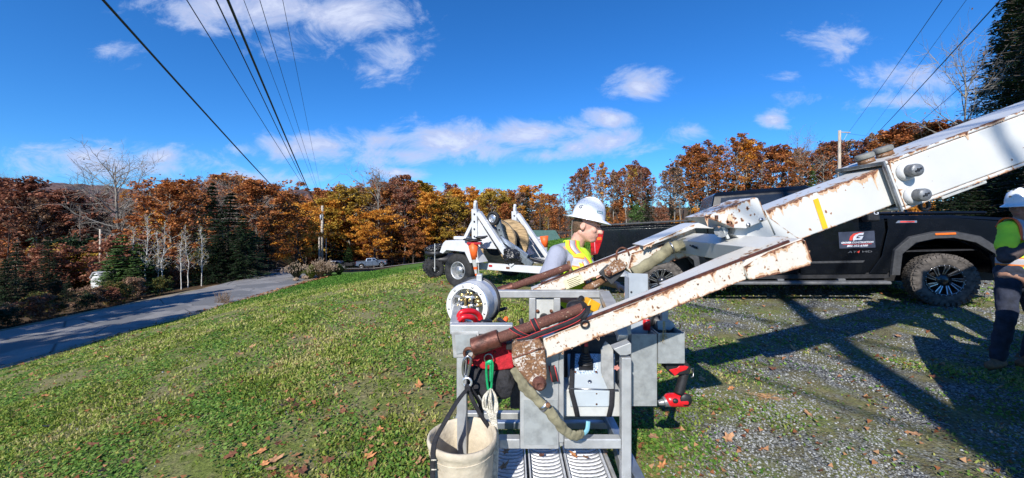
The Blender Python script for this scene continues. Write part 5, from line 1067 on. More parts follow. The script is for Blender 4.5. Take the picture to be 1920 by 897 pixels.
# green carabiner and white rope
mb = MB(); mb.torus(W(916, 672, 1.74), (0, 1, 0), .020, .0035, 20, 6); top(mb, 'steel_ring', M['steel'], 'thin steel ring holding the green carabiner', 'ring', tuple(W(916, 672, 1.74)))
gc = thing('carabiner', 'bright green carabiner hanging in front of the black pouch', 'carabiner', tuple(W(918, 700, 1.72)))
pts = [W(*p, 1.72) for p in ((912, 680), (921, 677), (924, 686), (922, 712), (921, 727), (916, 731), (914, 722), (912, 700))]; mb = MB(); mb.tube(smoothpath(pts+[pts[0]], 4)[:-1], .0060, 8, closed=True); mb.build('carabiner_body', M['green'], gc)
mb = MB(); mb.box(W(917, 681, 1.718), (.026, .016, .014)); mb.box(W(920, 700, 1.717), (.011, .013, .075)); mb.build('gate', M['green'], gc, bevel=.003)
rp_ = MB(); 
for k, (dx, b0, ph) in enumerate(((-6, 770, 0), (0, 790, 1), (4, 800, 2), (7, 780, 3), (-2, 782, 4))):
    rp_.tube(smoothpath([W(920, 730, 1.715), W(913+dx, 745, 1.70-.008*k), W(914+dx*1.2, 765, 1.69), W(921+dx*.7, b0, 1.69), W(929+dx*.5, 768, 1.70), W(927+dx*.4, 745, 1.71), W(921, 730, 1.715)], 6), .0052, 7)
for k in range(4): rp_.tube(smoothpath([W(923+k*2, 778, 1.69-.006*k), W(925+k*2.4, 805, 1.685), W(927+k*2, 840, 1.68), W(922+k*3, 900, 1.68)], 5), .0050, 7)
for k in range(3): rp_.torus(W(924, 776+3*k, 1.69), (.2, .3, 1), .016, .0055, 16, 6)
top(rp_, 'rope_hank', M['rope'], 'white rope hank hanging from the green carabiner behind the canvas bucket', 'rope', tuple(W(922, 760, 1.7)))
# steel snap hook and ring
ch = thing('snap_hook', 'steel snap hook and ring hanging from the rusty shackle ring', 'hook', tuple(W(874, 690, 1.68)))
mb = MB(); pts = [W(*p, 1.69) for p in ((877, 668), (883, 674), (880, 690), (876, 705), (871, 706), (868, 695), (870, 676))]; mb.tube(smoothpath(pts+[pts[0]], 4)[:-1], .0065, 8, closed=True); mb.build('hook', M['steel'], ch)
mb = MB(); mb.torus(W(876, 717, 1.685), (.1, 1, 0), .0195, .0055, 22, 8); mb.build('swivel_ring', M['chrome'], ch)
mb = MB(); mb.tube([W(871, 678, 1.70), W(869, 700, 1.70)], .006, 8); mb.build('green_sleeve', mat('dull_green', (.04, .10, .05)), ch)
# canvas bucket
bk = thing('canvas_bucket', 'cream canvas lineman bucket hanging on black straps in the lower middle', 'bucket', (X(867, 1.62), 1.62, .25))
cc = V3((X(867, 1.62), 1.62, .628)); mb = MB(); prof = [(.0, -.40), (.115, -.40), (.122, -.37), (.128, -.2), (.136, -.08), (.141, -.03), (.148, -.022), (.1515, -.006), (.149, .008), (.141, .010), (.136, -.004), (.132, -.05), (.122, -.2), (.112, -.36), (0, -.37)]
n = 64; vs = []
for i, (r, h) in enumerate(prof):
    for k in range(n):
        a = 2*math.pi*k/n; w_ = 0 if i in (0, 14) else .004*math.sin(a*5+h*9)*min(1, abs(h)*8)+.003*math.sin(a*11+h*40)*min(1, abs(h)*6); vs.append(cc+V3(((r+w_)*math.cos(a), (r+w_)*math.sin(a), h+.004*math.sin(a*2))))
fs = [(i*n+k, i*n+(k+1) % n, (i+1)*n+(k+1) % n, (i+1)*n+k) for i in range(len(prof)-1) for k in range(n)]
mb.add(vs, fs, True); mb.build('bucket_body', M['canvas'], bk)
mb = MB(); mb.torus(cc+V3((0, 0, -.046)), (0, 0, 1), .1405, .0022, 60, 6); mb.build('rim_seam', M['canvas'], bk)
apx = W(877, 729, 1.685)
for pth, wd in (([apx, W(858, 752, 1.62), W(835, 790, 1.55), W(818, 822, 1.53), W(812, 850, 1.50), W(811, 930, 1.50)], .022), ([apx, W(892, 762, 1.68), W(912, 795, 1.70), W(926, 812, 1.71)], .020), ([apx+V3((.01, .01, 0)), W(901, 760, 1.74), W(899, 790, 1.755)], .020)):
    mb = MB(); mb.ribbon(smoothpath(pth, 5), wd, (1, -.2, .15), .003); mb.build('strap', M['strap'], bk)
mb = MB(); mb.box(apx+V3((0, 0, .003)), (.028, .02, .03)); mb.build('strap_knot', M['strap'], bk, bevel=.006)
for k in range(3): mb = MB(); mb.ribbon([W(813.5, 862+18*k, 1.495), W(813.5, 864+18*k, 1.495)], .020, (1, 0, 0), .0035); mb.build('stitching', M['rope'], bk)
# olive strap/sleeve hanging from the arm end
pts = smoothpath([W(*p) for p in ((966, 690, 1.66), (972, 708, 1.64), (984, 727, 1.62), (1003, 746, 1.60), (1024, 765, 1.60), (1042, 787, 1.60), (1057, 806, 1.61), (1070, 815, 1.62), (1083, 818, 1.63), (1095, 811, 1.64))], 6)
os_ = thing('olive_sleeve', 'olive drab fabric hose sleeve drooping from the rusty arm end', 'hose sleeve', tuple(pts[20])); mb = MB()
mb.tube(pts, [(.0225 if i < len(pts)-3 else .015)*(1+.07*math.sin(i*1.35)+.05*math.sin(i*.6)) for i in range(len(pts))], 16, flat=.45, up=(1, 0, 1)); o = mb.build('sleeve', M['olive'], os_); o.modifiers.new('sub', 'SUBSURF').render_levels = 1; d_ = o.modifiers.new('d', 'DISPLACE'); txo = bpy.data.textures.new('sleeve_folds', 'CLOUDS'); txo.noise_scale = .035; d_.texture = txo; d_.strength = .016
mb = MB(); mb.tube([pts[22], pts[24]], .025, 18, flat=.62, up=(1, 0, 1)); mb.build('clamp', M['steel'], os_)
mb = MB(); mb.lathe([(0, 0), (.011, 0), (.010, .008), (0, .009)], pts[24]+V3((.006, -.02, .022)), (0, -1, .3), 12); mb.build('clamp_bolt', M['armtip'], os_)
mb = MB(); mb.tube(smoothpath([W(1094, 814, 1.64), W(1101, 806, 1.64), W(1103, 790, 1.65)], 4), .010, 10, flat=.4); mb.build('blue_tail', M['cyan'], os_)
mb = MB(); mb.ribbon([W(1034, 686, 1.70), W(1041, 716, 1.70)], .03, (1, 0, .2), .004); o = top(mb, 'strap_tail', M['strap'], 'short black strap tail with red edges beside the rusty bracket', 'strap', tuple(W(1038, 700, 1.7)))
for s in (-1, 1): mb = MB(); mb.ribbon([W(1034+s*5.5, 686, 1.697), W(1041+s*5.5, 716, 1.697)], .004, (1, 0, .2), .002); mb.build('red_edge', M['redtrim'], o)
# things in the trays
mb = MB(); c = W(1212, 618, 2.10); mb.lathe([(0, 0), (.021, 0), (.021, .05), (.017, .056), (0, .056)], c, (0, 0, 1), 18); top(mb, 'red_cap_bottle', M['red'], 'small red cylinder standing in the deep tray', 'bottle', tuple(c))
mb = MB(); mb.capsule(W(1212, 606, 2.18), W(1240, 596, 2.18), .025, .03); mb.capsule(W(1218, 602, 2.16), W(1222, 588, 2.16), .02, .02); top(mb, 'crimp_tool', M['black'], 'dark crimping tool lying in the trays under the near arm', 'tool', tuple(W(1225, 600, 2.18)))
mb = MB(); mb.torus(W(1270, 612, 2.12), (0, 1, .2), .018, .004, 18, 6, a0=-.5, a1=3.6); top(mb, 'eye_hook', M['brass'], 'small brass coloured hook on the outer tray', 'hook', tuple(W(1270, 612, 2.12)))
mb = MB()
for k in range(9): x_ = 1243+random.uniform(-4, 5); mb.tube(smoothpath([W(x_, 602, 2.0), W(x_+random.uniform(-3, 3), 625, 1.99), W(x_+random.uniform(-5, 5), 640+random.uniform(-8, 8), 1.992)]), .0012, 3)
top(mb, 'dry_grass_tuft', mat('straw', (.42, .34, .18), .9), 'few dry straws caught on the tray edge', 'straw', tuple(W(1243, 602, 2.0)))
mb = MB(); mb.box(W(1108, 572, 2.45), (.09, .08, .07), Euler((0, .5, .3)).to_matrix()); top(mb, 'yellow_case', mat('yellow_plastic', (.72, .36, .02), .4), 'small yellow and black tool case behind the rusty tube', 'tool case', tuple(W(1108, 572, 2.45)), bevel=.01)
mb = MB(); mb.ell(W(1082, 575, 2.4), (.07, .06, .04)); mb.capsule(W(1075, 580, 2.4), W(1090, 560, 2.45), .02, .02); top(mb, 'hose_bundle', M['black'], 'black hose bundle inside the cage behind the tube', 'hose', tuple(W(1082, 575, 2.4)))
mb = MB(); mb.capsule(W(905, 606, 1.86), W(918, 604, 1.9), .018, .015); mb.capsule(W(936, 600, 1.9), W(949, 608, 1.85), .012, .010); top(mb, 'dark_pliers', M['black'], 'dark tool handles poking up behind the cage corner rail', 'pliers', tuple(W(910, 605, 1.86)))
mb = MB(); mb.capsule(W(941, 612, 1.88), W(949, 598, 1.9), .012, .012); top(mb, 'orange_handle', M['orange'], 'orange tool handle behind the cage corner rail', 'tool', tuple(W(944, 605, 1.88)))
mb = MB(); mb.torus(W(966, 606, 1.84), (.5, 1, 0), .035, .012, 20, 8, a0=0, a1=3.6); top(mb, 'black_cable_loop', M['black'], 'black cable loop at the right end of the corner rail', 'cable', tuple(W(966, 606, 1.84)))
# impact driver hanging from the outer tray
dl = thing('cordless_drill', 'red and black cordless impact driver hanging upside down below the outer tray', 'drill', tuple(W(1268, 720, 2.08)))
DY = 2.08
mb = MB(); mb.prism([W(*p, DY-.035) for p in ((1246, 675), (1284, 674), (1297, 690), (1294, 702), (1262, 706), (1250, 694))], (0, .075, 0)); mb.build('battery', M['black'], dl, bevel=.008, seg=3)
mb = MB(); mb.prism([W(*p, DY-.037) for p in ((1254, 694), (1270, 690), (1276, 684), (1292, 688), (1288, 694), (1274, 699), (1266, 706))], (0, .079, 0)); mb.build('battery_band', M['red'], dl, bevel=.004)
mb = MB(); mb.tube(smoothpath([W(1283, 700, DY), W(1279, 715, DY), W(1273, 738, DY)]), [.024, .022, .023, .023, .023, .024, .024, .025, .026, .027, .028], 16); mb.build('handle', M['black'], dl)
mb = MB(); mb.capsule(W(1256, 750, DY), W(1283, 750, DY), .036, .038, 18); mb.build('motor_housing', M['red'], dl)
mb = MB(); mb.lathe([(0, 0), (.034, 0), (.032, -.006), (0, -.006)], W(1286, 750, DY-.03), (0, 1, 0), 20); mb.ell(W(1266, 752, DY-.03), (.018, .012, .014)); mb.build('side_cap', M['black'], dl)
mb = MB(); mb.cyl(W(1258, 751, DY), W(1244, 754, DY), .034, .026, n=20); mb.cyl(W(1244, 754, DY), W(1234, 756, DY), .019, .012, n=16); mb.build('chuck', M['greypin'], dl, bevel=.002)
mb = MB(); mb.tube([W(1296, 692, DY-.02), W(1300, 690, DY-.02), W(1300, 706, DY-.02), W(1295, 708, DY-.02)], .004, 6); mb.build('belt_clip', M['steel'], dl)
# leaves lying on the step and the box
for (px, py, Y, lab) in ((1015, 856, 1.95, 'brown leaf lying near the middle of the metal step'), (948, 852, 1.98, 'brown leaf in the rear left corner of the metal step'), (945, 884, 1.86, 'dark brown leaf lying on the shaded left plank'), (1076, 856, 1.95, 'tan leaf across the joint of the right plank'), (1098, 862, 1.93, 'orange brown leaf on the lit right plank'), (1134, 843, 1.99, 'reddish leaf at the rear right corner of the step')):
    o = bpy.data.objects.new('dead_leaf', LM[(px*7) % 9]); COL.objects.link(o); o.location = (X(px, Y), Y, zs+.022); o.scale = (.030, .030, .030); o.rotation_euler = (random.uniform(-.4, .4), random.uniform(-.4, .4), random.uniform(0, 6)); tag(o, lab, 'leaf', None)
o = bpy.data.objects.new('pink_leaf', LM[1].copy()); o.data.materials[0] = mat('pink_leaf', (.48, .20, .17), .8); COL.objects.link(o); o.location = W(1156, 690, 1.80); o.scale = (.022,)*3; o.rotation_euler = (1.2, 0, .3); tag(o, 'pinkish leaf stuck upright right of the control panel', 'leaf')
# ================================================================== PICKUPS
def wheel(parent, c, rt_, w_, side, rimr, world=False, spokes=9, treads=True, tm=None, rm=None):
    """c = centre, axis along local y; side = -1 faces the camera side"""
    ax = V3((0, side, 0)); c = V3(c); h = w_/2; tm = tm or M['tyre']
    mb = MB(); mb.lathe([(rimr, -h*.9), (rimr+.02, -h), (rt_-.07, -h*1.02), (rt_-.022, -h*.93), (rt_-.012, -h*.72), (rt_-.010, 0), (rt_-.012, h*.72), (rt_-.022, h*.93), (rt_-.07, h*1.02), (rimr+.02, h), (rimr, h*.9), (rimr-.01, h*.75)], c, ax, 56)
    wl = mb.build('wheel', tm, parent, world=world)
    if treads:
        mb = MB(); n = 34
        for k in range(n):
            for j, yy in enumerate((-.78, -.40, 0, .40, .78)):
                a = 2*math.pi*(k+.5*(j % 2))/n; r = rt_-.008; Rm = Matrix.Rotation(a, 3, 'Y') @ Matrix.Rotation(.25*(1 if j % 2 else -1), 3, 'Z')
                mb.box(c+V3((math.sin(a)*r, yy*h*.95, math.cos(a)*r)), (.058, h*.30, .022), Rm)
            a = 2*math.pi*k/n; r = rt_-.038; Rm = Matrix.Rotation(a, 3, 'Y')
            for s_ in (-1, 1): mb.box(c+V3((math.sin(a)*r, s_*h*.98, math.cos(a)*r)), (.040, .022, .045), Rm)
        o = mb.build('tread_blocks', tm, wl, world=world); o['kind'] = 'stuff'
    mb = MB(); mb.lathe([(rimr+.004, h*.9), (rimr+.004, h*.97), (rimr-.012, h*.98), (rimr-.025, h*.70), (rimr-.03, -h*.6), (.10, -h*.5), (0, -h*.5)], c, ax, 48); mb.build('rim_barrel', rm or M['wheelb'], wl, world=world)
    mb = MB(); mb.lathe([(0, h*.80), (.045, h*.80), (.055, h*.72), (.10, h*.62), (.105, h*.5), (0, h*.5)], c, ax, 24); mb.build('hub', M['wheelb'] if rm is None else rm, wl, world=world)
    if spokes:
        for k in range(spokes):
            a = 2*math.pi*k/spokes; mb = MB(); mb.beam(c+ax*h*.60+V3((math.sin(a)*.085, 0, math.cos(a)*.085)), c+ax*h*.86+V3((math.sin(a+.18)*(rimr-.018), 0, math.cos(a+.18)*(rimr-.018))), .034, .03, up=ax, w2=.062)
            sp_ = mb.build('spoke', M['wheelb'], wl, world=world)
            mb = MB()
            for s_ in (-.12, .12): mb.beam(c+ax*(h*.60+.017)+V3((math.sin(a+s_)*.095, 0, math.cos(a+s_)*.095)), c+ax*(h*.86+.017)+V3((math.sin(a+.18+s_)*(rimr-.022), 0, math.cos(a+.18+s_)*(rimr-.022))), .011, .008, up=ax)
            mb.build('spoke_edge', M['silver'], sp_, world=world)
        mb = MB()
        for k in range(24): a = 2*math.pi*k/24; mb.ell(c+ax*h*.99+V3((math.sin(a)*(rimr-.004), 0, math.cos(a)*(rimr-.004))), .0075, n=6, m=4)
        mb.torus(c+ax*h*.93, ax, rimr-.012, .004, 48, 6); mb.build('rim_rivets', M['silver'], wl, world=world)
    return wl
def pickup(root, paint, s1=1.0, detail=True):
    Wd = 1.0; pr = dict(world=False)
    def arch(cx, r, z0):
        a0 = math.acos(min(1, 0/r)); pts = []
        for k in range(9): a = math.pi-k*math.pi/8; x, z = math.cos(a), math.sin(a); pts.append((cx+r*max(-1, min(1, x*1.06)), .50+(r+.02)*z*.92))
        return pts
    low = [(-1.25, .62)]+[(-.58, .56)]+[(cx, z) for cx, z in arch(0, .56, 0)]+[(.58, .50), (3.46, .50)]+[(cx, z) for cx, z in arch(4.04, .56, 0)]+[(4.62, .50), (4.98, .52), (5.03, .80), (5.02, 1.12), (4.95, 1.24), (4.80, 1.33), (4.2, 1.41), (3.05, 1.46), (2.0, 1.46), (.84, 1.47), (.80, 1.50), (-1.20, 1.52), (-1.26, 1.48), (-1.28, 1.0)]
    # body sides as a loft: outline inset near the top for the shoulder
    mb = MB(); n = len(low); lay = [(-Wd, 1), (-Wd+.0, 0)]
    vs = []
    for (yy, mode) in ((-Wd+.05, 2), (-Wd, 1), (Wd, 1), (Wd-.05, 2)):
        for (x, z) in low:
            q = z
            if mode == 1 and z > 1.30: q = z-.05
            xx = x+(-.03 if mode == 1 and x > 4.9 else .03 if mode == 1 and x < -1.2 else 0)
            vs.append((xx, yy, q))
    fs = []
    for L_ in range(3):
        for i in range(n): j = (i+1) % n; fs.append((L_*n+i, L_*n+j, (L_+1)*n+j, (L_+1)*n+i))
    mb.add(vs, fs)
    # triangulated side caps between the inset ring and itself come from ngons
    mb.f.append(tuple(range(n))[::-1]); mb.m.append(0); mb.s.append(False); mb.f.append(tuple(range(3*n, 4*n))); mb.m.append(0); mb.s.append(False)
    body = mb.build('body', paint, root, bevel=.02, **pr)
    # side skins proud of the body so that door and fender gaps read
    def skin(name, pts, y=-Wd-.004, th=.012, m=paint, bev=.006, par=root, both=True):
        out = None
        for s_ in ((1, -1) if both else (1,)):
            mb = MB(); mb.prism([(x, y*s_, z) for x, z in pts], (0, -th*s_, 0)); o = mb.build(name, m, par, bevel=bev, **pr); out = out or o
        return out
    A1 = [(.62*math.cos(a), .50+.60*math.sin(a)) for a in [R(8+i*11) for i in range(15)]]
    skin('bed_side', [(-1.22, .66), (-.64, .62)]+[(x, z) for x, z in A1][::-1]+[(.66, .56), (.77, .56), (.77, 1.42), (-1.21, 1.44)])
    fd = skin('front_door', [(2.20, .52), (3.08, .52), (3.26, .80), (3.36, 1.20), (3.36, 1.40), (2.20, 1.42)])
    skin('rear_door', [(.85, .62), (1.0, .52), (2.16, .52), (2.16, 1.42), (.83, 1.42)])
    skin('front_fender', [(3.12, .52), (3.36, .52)]+[(4.04+x, z) for x, z in A1][::-1]+[(4.70, .58), (4.92, .62), (4.93, 1.14), (4.78, 1.26), (4.2, 1.36), (3.40, 1.395), (3.40, 1.22), (3.30, .80)])
    # character lines
    skin('door_moulding', [(.9, .70), (3.05, .70), (3.08, .735), (.9, .735)], y=-Wd-.014, th=.006, m=M['trim'])
    skin('sill', [(.66, .44), (3.40, .44), (3.40, .53), (.66, .53)], y=-Wd+.03, th=.02, m=M['black'])
    # fender flares
    for cx in (0, 4.04):
        for s_ in (-1, 1):
            mb = MB(); P_ = []
            for (k, r) in ((0, .575), (1, .70)):
                pass
            seg_ = [(-.66, .0), (-.60, .40), (-.40, .60), (-.12, .665), (.14, .665), (.44, .57), (.66, .36), (.69, .0)]
            inn = [(-.55, .0), (-.50, .33), (-.33, .50), (-.10, .555), (.12, .555), (.36, .475), (.56, .30), (.585, .0)]
            m_ = len(seg_); vs = []
            for (sx_, sz_) in seg_: vs.append((cx+sx_, s_*(Wd+.012), .50+sz_))
            for (sx_, sz_) in seg_: vs.append((cx+sx_*.985, s_*(Wd+.055), .50+sz_*.965))
            for (sx_, sz_) in inn: vs.append((cx+sx_, s_*(Wd+.060), .50+sz_))
            for (sx_, sz_) in inn: vs.append((cx+sx_, s_*(Wd-.08), .50+sz_))
            fs = [(L_*m_+i, L_*m_+i+1, (L_+1)*m_+i+1, (L_+1)*m_+i) for L_ in range(3) for i in range(m_-1)]
            if s_ < 0: fs = [f[::-1] for f in fs]
            mb.add(vs, fs, False); mb.build('fender_flare', M['trim'], root, bevel=.006, **pr)
            mb = MB(); mb.box((cx, s_*.55, .86), (1.25, .78, .02)); mb.box((cx, s_*.30, .66), (1.2, .02, .5)); mb.build('wheel_well', M['black'], root, **pr)
    for s_ in (-1, 1):
        mb = MB(); mb.box((4.06, s_*(Wd+.058), 1.122), (.24, .022, .034)); mb.build('side_marker', M['amber'], root, bevel=.006, **pr)
    # greenhouse
    hb, ht_ = .93, .74
    mb = MB(); b0, b1, t0, t1 = .84, 3.42, 1.00, 2.60
    mb.add([(b0, -hb, 1.40), (b1, -hb, 1.40), (b1, hb, 1.40), (b0, hb, 1.40), (t0, -ht_, 1.98), (t1, -ht_, 1.98), (t1, ht_, 1.98), (t0, ht_, 1.98), (t0+.06, -ht_+.10, 2.04), (t1-.12, -ht_+.10, 2.05), (t1-.12, ht_-.10, 2.05), (t0+.06, ht_-.10, 2.04)],
           [(0, 1, 5, 4), (2, 3, 7, 6), (1, 2, 6, 5), (3, 0, 4, 7), (4, 5, 9, 8), (5, 6, 10, 9), (6, 7, 11, 10), (7, 4, 8, 11), (8, 9, 10, 11), (3, 2, 1, 0)])
    cabn = mb.build('cab', paint, root, bevel=.03, seg=3, **pr)
    def pane(name, P4, off, par=cabn, m=M['glass'], **k):
        P4 = [V3(p) for p in P4]; nn = (P4[1]-P4[0]).cross(P4[2]-P4[0]).normalized(); off_ = nn*off; mb = MB(); mb.prism([p+off_ for p in P4], off_*.6); return mb.build(name, m, par, bevel=.002, **pr)
    for s_ in (-1, 1):
        def q(x, t): # point on the side glass plane
            return (x, s_*(hb+(ht_-hb)*t), 1.40+.58*t)
        P_ = [q(1.02, .12), q(2.08, .12), q(2.08, .90), q(1.12, .90)]; P2_ = [q(2.16, .12), q(3.14, .12), q(2.58, .90), q(2.16, .90)]
        if s_ > 0: P_ = P_[::-1]; P2_ = P2_[::-1]
        pane('side_window', P_, .006); pane('side_window', P2_, .006)
    def rq(y, t): return (b0+(t0-b0)*t, y*(hb+(ht_-hb)*t), 1.40+.58*t)
    pane('rear_window', [rq(-.80, .88), rq(-.82, .16), rq(.82, .16), rq(.80, .88)], .008); 
    def fq(y, t): return (b1+(t1-b1)*t, y*(hb+(ht_-hb)*t), 1.40+.58*t)
    pane('windshield', [fq(-.92, .1), fq(-.90, .92), fq(.90, .92), fq(.92, .1)][::-1], .006)
    # bed: cavity and rails
    mb = MB(); mb.box((-.20, 0, 1.527), (1.96, 1.70, .006)); mb.build('bed_cover', M['black'], root, **pr)
    for s_ in (-1, 1): mb = MB(); mb.box((-.20, s_*.93, 1.535), (2.0, .11, .035)); mb.build('bed_rail', M['trim'], root, bevel=.01, **pr)
    mb = MB(); mb.box((4.0, 0, 1.45), (1.5, 1.5, .05), Matrix.Rotation(R(3), 3, 'Y')); mb.build('hood', paint, root, bevel=.03, **pr)
    # lights
    for s_ in (-1, 1):
        mb = MB(); mb.prism([(-1.292, s_*.86, .98), (-1.292, s_*.86, 1.42), (-1.285, s_*1.0, 1.42), (-1.22, s_*1.016, 1.42), (-1.13, s_*1.018, 1.40), (-1.15, s_*1.018, 1.20), (-1.20, s_*1.018, 1.0), (-1.285, s_*1.0, .98)][:4]+[], (0, 0, .001))
        mb = MB(); mb.prism([(-1.295, 1.43), (-1.13, 1.41), (-1.15, 1.22), (-1.19, .98), (-1.295, .96)] and [(-1.297, s_*.84, .98), (-1.297, s_*.84, 1.43), (-1.12, s_*1.024, 1.43), (-1.17, s_*1.024, .98)][:0] or [(-1.295, s_*1.005, .94), (-1.295, s_*1.005, 1.43), (-1.02, s_*1.005, 1.42), (-1.06, s_*1.005, 1.24), (-1.17, s_*1.005, .96)], (0, s_*.016, 0)); 
        mb.box((-1.285, s_*.93, 1.19), (.03, .16, .46)); tl_ = mb.build('tail_light', M['tail'], root, bevel=.006, **pr)
        mb = MB(); mb.box((-1.12, s_*1.0225, 1.27), (.09, .004, .06)); mb.build('amber_segment', M['amber'], tl_, bevel=.002, **pr)
        mb = MB(); mb.box((-1.215, s_*1.0225, 1.10), (.012, .004, .24)); mb.box((-1.235, s_*1.0225, 1.37), (.09, .004, .012)); mb.build('lens_line', mat('lens_pink', (.7, .25, .28), .2), tl_, **pr)
        mb = MB(); mb.prism([(4.70, s_*1.02, 1.16), (4.93, s_*.985, 1.12), (4.90, s_*.985, 1.22), (4.66, s_*1.02, 1.245)], (0, -s_*.10, 0)); hl = mb.build('headlight', mat('headlight', (.35, .36, .38), .15, .3, coat=1), root, bevel=.008, **pr)
        mb = MB(); mb.prism([(4.72, s_*1.03, 1.02), (4.88, s_*1.01, .98), (4.89, s_*1.01, 1.115), (4.70, s_*1.03, 1.145)], (0, -s_*.08, 0)); mb.build('turn_signal', M['amber'], root, bevel=.006, **pr)
        # mirror
        mb = MB(); mb.box((3.12, s_*1.17, 1.50), (.16, .20, .27)); mi = mb.build('mirror', M['black'], root, bevel=.03, seg=3, **pr)
        mb = MB(); mb.box((3.12, s_*1.02, 1.46), (.08, .16, .05)); mb.build('mirror_arm', M['black'], mi, **pr)
        for x_ in (1.70, 1.22+.52):
            pass
        for x_ in (1.66, 2.10 if s_ > 0 else 2.10): mb = MB(); mb.box((x_-.35 if x_ < 2 else x_+.02, s_*1.028, 1.24), (.20, .025, .04)); mb.build('door_handle', paint, root, bevel=.008, **pr)
    mb = MB(); mb.box((-1.38, 0, .70), (.16, 1.9, .2)); mb.build('rear_bumper', M['trim'], root, bevel=.03, **pr)
    mb = MB(); mb.box((5.07, 0, .66), (.2, 1.8, .26)); mb.build('front_bumper', M['trim'], root, bevel=.05, **pr)
    mb = MB(); mb.box((5.035, 0, 1.02), (.06, 1.5, .36)); mb.build('grille', M['black'], root, bevel=.03, **pr)
    mb = MB(); mb.box((2.0, 0, .42), (6.0, 1.2, .16)); mb.build('chassis', M['black'], root, **pr)
    for s_ in (-1, 1):
        mb = MB(); mb.box((2.02, s_*1.06, .385), (2.66, .15, .055)); rb = mb.build('running_board', M['board'], root, bevel=.02, **pr)
        for x_ in (.95, 1.9, 2.75): mb = MB(); mb.box((x_, s_*.98, .42), (.10, .14, .05)); mb.build('board_bracket', M['board'], rb, bevel=.008, **pr)
        for cx in (0, 4.04): wheel(root, (cx, s_*(.905), .405), .405, .245, s_, .235, spokes=9 if (s_ < 0 and detail) else 0, treads=detail and s_ < 0)
    return body
hx, hy = .943, -.332; yaw = math.atan2(hy, hx)
rc = V3((2.87, 7.08, 0))+V3((-hy, hx, 0))*1.0
pk = thing('black_pickup', 'large black crew cab pickup with a company magnet sign on its front door', 'pickup truck', (rc.x, rc.y, .05), (0, R(-3.2), yaw))
pickup(pk, M['blackpaint'])
# door magnet with logo and lettering (truck local frame: x forward, camera side is -y)
yS = -1.018
def flat_(nm, pts, m, par, y=yS, th=.002, lab=None):
    mb = MB(); mb.prism([(x, y, z) for x, z in pts], (0, -th, 0)); return mb.build(nm, m, par, world=False, label=lab)
mx, mz = 2.99, 1.075
sg = flat_('door_magnet', [(mx-.235, mz-.135), (mx+.235, mz-.135), (mx+.235, mz+.135), (mx-.235, mz+.135)], M['decal'], pk, lab='dark blue magnetic door sign')
yL = yS-.003
flat_('logo_swoosh', [(mx-.10, mz-.005), (mx-.085, mz+.055), (mx-.04, mz+.10), (mx+.03, mz+.118), (mx+.10, mz+.122), (mx+.03, mz+.10), (mx-.03, mz+.065), (mx-.055, mz+.02), (mx-.06, mz-.012)], M['dred'], sg, yL)
flat_('logo_letter', [(mx+.10, mz+.112), (mx+.085, mz+.075), (mx+.03, mz+.075), (mx+.0, mz+.045), (mx-.005, mz+.025), (mx+.035, mz+.025), (mx+.045, mz+.04), (mx+.02, mz+.04), (mx+.025, mz+.058), (mx+.09, mz+.058), (mx+.065, mz+.005), (mx+.05, mz-.005), (mx-.03, mz-.005), (mx-.045, mz-.022), (mx-.05, mz+.01), (mx-.04, mz+.05), (mx-.01, mz+.085), (mx+.04, mz+.105)], M['dwhite'], sg, yL-.001)
def T2(body, size, m, x, z, par, sx=1.0, shear=.25, y=None, bold=.0):
    y = yL if y is None else y
    return text(body, size, m, 'lettering', par, frame((x, y, z), (1, 0, 0), (0, -1, 0)), world=False, depth=.0008, shear=shear, sx=sx, bold=bold)
T2('GROVER CONSTRUCTION', .040, M['dwhite'], mx, mz-.045, sg, .88, bold=.0012); T2('802-352-6100', .040, M['dwhite'], mx, mz-.100, sg, 1.2, bold=.0012)
flat_('red_rule', [(mx-.19, mz-.076), (mx+.19, mz-.076), (mx+.19, mz-.069), (mx-.19, mz-.069)], M['dred'], sg, yL)
T2('AT', .045, M['dgrey'], mx-.075, mz-.200, pk, 2.0, y=yS-.001, bold=.0); T2('4', .052, M['dred'], mx+.005, mz-.200, pk, 1.4, y=yS-.001, bold=.001); T2('HD', .040, M['dgrey'], mx+.125, mz-.198, pk, 2.3, shear=0, y=yS-.001, bold=.0)
hb_ = flat_('hood_badge', [(3.50, 1.320), (3.76, 1.31), (3.76, 1.345), (3.53, 1.355)], M['bluefr'], pk, y=-1.017); flat_('badge_letters', [(3.55, 1.325), (3.73, 1.318), (3.73, 1.338), (3.56, 1.346)], M['dred'], hb_, y=-1.020)
T2('G', .10, M['dwhite'], 3.14, 1.50, pk, 1.0, y=-1.275)
# small silver pickup far down the driveway, and its little trailer
YP = 79.0; pz = W(690, 0, YP); sp2 = thing('silver_pickup', 'small silver blue pickup parked on the driveway far off on the left', 'pickup truck', (X(672, YP)+.9, YP, Hf(X(672, YP)+.9, YP)+.12), (0, R(-3), R(10)))
pickup(sp2, M['silverp'], detail=False)
for ch_ in sp2.children:
    if ch_.name.startswith(('fender_flare',)): ch_.material_slots[0].link = 'OBJECT'; ch_.material_slots[0].material = M['silverp']
    if ch_.name.startswith('wheel') and not ch_.name.startswith('wheel_well'):
        for g_ in ch_.children:
            if g_.name.startswith('rim'): g_.material_slots[0].link = 'OBJECT'; g_.material_slots[0].material = M['silver']
px_ = X(650, 80); lt = thing('utility_trailer', 'small dark flat trailer hitched behind the far silver pickup', 'trailer', (px_, 79.3, Hf(px_, 79.3)+.1), (0, R(-3), R(10)))
mb = MB(); mb.box((0, 0, .55), (3.4, 1.9, .12)); mb.build('trailer_bed', M['black'], lt, world=False, bevel=.02)
mb = MB(); mb.box((0, -.95, .85), (3.4, .04, .4)); mb.box((0, .95, .85), (3.4, .04, .4)); mb.build('side_rails', M['black'], lt, world=False)
